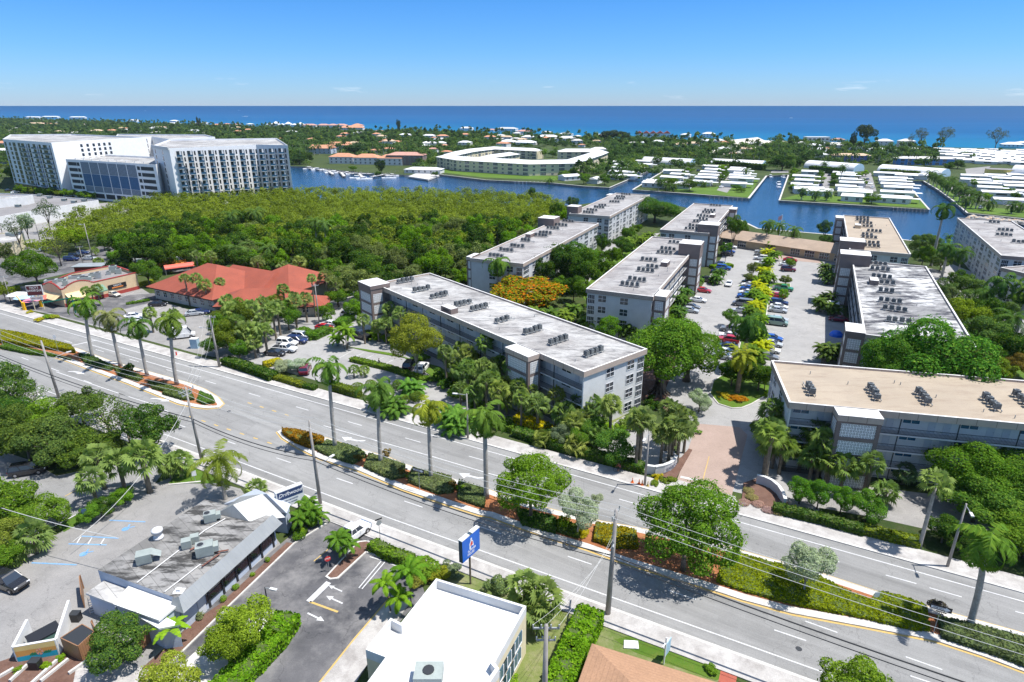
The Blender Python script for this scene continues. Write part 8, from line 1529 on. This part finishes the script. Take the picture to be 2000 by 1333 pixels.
uh=thing('trellis','small white trellis roof in the car park shade','shelter',(*G(1620,607),0),lot);MB().box(-1.5,1.5,-2,2,2.2,2.35,M['coping']).build('roof',uh);[MB().box(x_-.06,x_+.06,y_-.06,y_+.06,0,2.19,M['frame']).build('post',uh)for x_ in(-1.3,1.3)for y_ in(-1.8,1.8)]
hz_=bpy.data.materials.new('haze_air');hz_.use_nodes=True;ht=hz_.node_tree;ht.nodes.remove(ht.nodes['Principled BSDF']);pv_=ht.nodes.new('ShaderNodeVolumePrincipled');pv_.inputs['Density'].default_value=.00003;pv_.inputs['Color'].default_value=(.66,.84,1,1);ht.links.new(pv_.outputs[0],ht.nodes['Material Output'].inputs['Volume'])
tag(MB().box(-2600,2600,-300,3200,-6,60,hz_).build('haze'),kind='stuff',label='thin sea air between the camera and the coast',cat='haze')
# ================================================================ PEOPLE
def body_mesh(name,J,E,mats_by_z):
 """one skinned surface grown along a skeleton; J: name -> (pos, radius)"""
 me=bpy.data.meshes.new(name);names=list(J);me.from_pydata([J[n][0]for n in names],[(names.index(a),names.index(b))for a,b in E],[]);o=bpy.data.objects.new('tmp',me);COL.objects.link(o)
 sk_=o.modifiers.new('s','SKIN');sv=me.skin_vertices[0].data
 for i,n in enumerate(names):sv[i].radius=(J[n][1],J[n][1]);sv[i].use_root=(n=='hip')
 ss=o.modifiers.new('u','SUBSURF');ss.levels=ss.render_levels=1;dg=bpy.context.evaluated_depsgraph_get();r_=bpy.data.meshes.new_from_object(o.evaluated_get(dg));bpy.data.objects.remove(o)
 r_.materials.clear();ms=[]
 for m_ in mats_by_z:ms.append(m_[1]);r_.materials.append(m_[1])
 for p_ in r_.polygons:
  z=p_.center.z
  for i,(zz,m_)in enumerate(mats_by_z):
   if z<zz:p_.material_index=i;break
  if abs(p_.center.x)>.3 and z<1.3 and len(mats_by_z)>2:p_.material_index=0
  p_.use_smooth=True
 return r_
def person(x,y,ang,label,top,legs,hair=(.03,.02,.015),world=None,z=.03,seat=False):
 t_=thing('person',label,'person',(*(world or G(x,y)),z),ang);T_=flat('shirt',top,.8);Lg=flat('trousers',legs,.8);Hm=flat('hair',hair,.8)
 if not seat:
  J=dict(hip=((0,0,.95),.13),waist=((0,0,1.1),.13),chest=((0,0,1.32),.16),neck=((0,0,1.48),.06),chin=((0,.02,1.56),.07),head=((0,.0,1.66),.10),crown=((0,-.01,1.74),.07),lh=((-.1,0,.9),.1),lk=((-.12,.14,.5),.065),la=((-.12,-.02,.09),.045),lf=((-.12,.16,.03),.035),rh=((.1,0,.9),.1),rk=((.12,.02,.5),.065),ra=((.12,-.26,.12),.045),rf=((.12,-.13,.03),.035),ls=((-.2,0,1.4),.06),le=((-.27,-.1,1.12),.045),lw=((-.27,.05,.88),.03),lp=((-.27,.08,.8),.035),rs=((.2,0,1.4),.06),re=((.27,.08,1.12),.045),rw=((.27,.22,.93),.03),rp=((.27,.27,.87),.035))
 else:
  J=dict(hip=((0,-.25,.95),.13),waist=((0,-.18,1.1),.13),chest=((0,.0,1.32),.16),neck=((0,.08,1.46),.06),chin=((0,.13,1.53),.07),head=((0,.12,1.63),.10),crown=((0,.1,1.71),.07),lh=((-.1,-.22,.9),.1),lk=((-.12,.15,.75),.065),la=((-.12,.02,.36),.045),lf=((-.12,.17,.3),.035),rh=((.1,-.22,.9),.1),rk=((.12,.12,.62),.065),ra=((.12,-.02,.2),.045),rf=((.12,.13,.14),.035),ls=((-.2,.02,1.38),.06),le=((-.27,.2,1.18),.045),lw=((-.26,.42,1.06),.03),lp=((-.26,.47,1.03),.035),rs=((.2,.02,1.38),.06),re=((.27,.2,1.18),.045),rw=((.26,.42,1.06),.03),rp=((.26,.47,1.03),.035))
 E_=[('hip','waist'),('waist','chest'),('chest','neck'),('neck','chin'),('chin','head'),('head','crown'),('hip','lh'),('lh','lk'),('lk','la'),('la','lf'),('hip','rh'),('rh','rk'),('rk','ra'),('ra','rf'),('chest','ls'),('ls','le'),('le','lw'),('lw','lp'),('chest','rs'),('rs','re'),('re','rw'),('rw','rp')]
 me=body_mesh('body',J,E_,[(.5,M['skin']),(1.02,Lg),(1.44,T_),(9,M['skin'])]);obj('body',me,t_)
 h=MB();hc=J['crown'][0];h.lathe((hc[0],hc[1]-.03,hc[2]-.12),[(.08,-.04),(.115,.04),(.11,.11),(.06,.17),(.01,.18)],Hm,10);h.build('hair',t_,smooth=True)
 for s in(-1,1):
  w_=J['lp' if s<0 else 'rp'][0];f_=MB()
  for k in range(4):f_.tube([(w_[0]+(k-1.5)*.018,w_[1]+.01,w_[2]-.02),(w_[0]+(k-1.5)*.019,w_[1]+.04,w_[2]-.06),(w_[0]+(k-1.5)*.019,w_[1]+.035,w_[2]-.10+abs(k-1.5)*.008)],[.010,.009,.007],M['skin'],5)
  f_.tube([(w_[0]-s*.025,w_[1]+.01,w_[2]),(w_[0]-s*.05,w_[1]+.04,w_[2]-.03)],[.011,.008],M['skin'],5);f_.build('fingers',t_)
 return t_
person(741,716,2.2,'person in dark clothes walking across the front lot',(.05,.06,.07),(.03,.04,.07))
gb_=G(1208,925);bk=thing('bicycle','dark bicycle ridden along the far sidewalk near the cones','bicycle',(gb_[0],gb_[1],.13),RA+PI+-PI/2+PI)
for i,y_ in enumerate((-.52,.52)):MB().tube([(0,y_+.34*math.cos(a),.34+.34*math.sin(a))for a in[k*PI/8 for k in range(17)]],.02,M['tyre'],5).build('wheel',bk)
MB().tube([(0,-.52,.34),(0,-.1,.34),(0,.38,.82),(0,-.18,.82),(0,-.52,.34)],.018,M['black'],5).tube([(0,-.1,.34),(0,-.2,.92)],.018,M['black'],5).tube([(0,.52,.34),(0,.4,.98)],.018,M['black'],5).build('frame',bk);MB().tube([(-.26,.4,1.0),(.26,.4,1.0)],.015,M['black'],5).build('handlebar',bk);MB().cbox((0,-.2,.93),.14,.26,.05,M['black']).build('saddle',bk)
person(0,0,RA+PI/2+0,'cyclist in a reddish top riding on the far sidewalk',(.3,.08,.06),(.03,.03,.04),world=gb_,z=.13,seat=True)
pr_=person(38,928,1.5,'person in red clothes beside the black car on the side street',(.5,.03,.03),(.4,.05,.04))
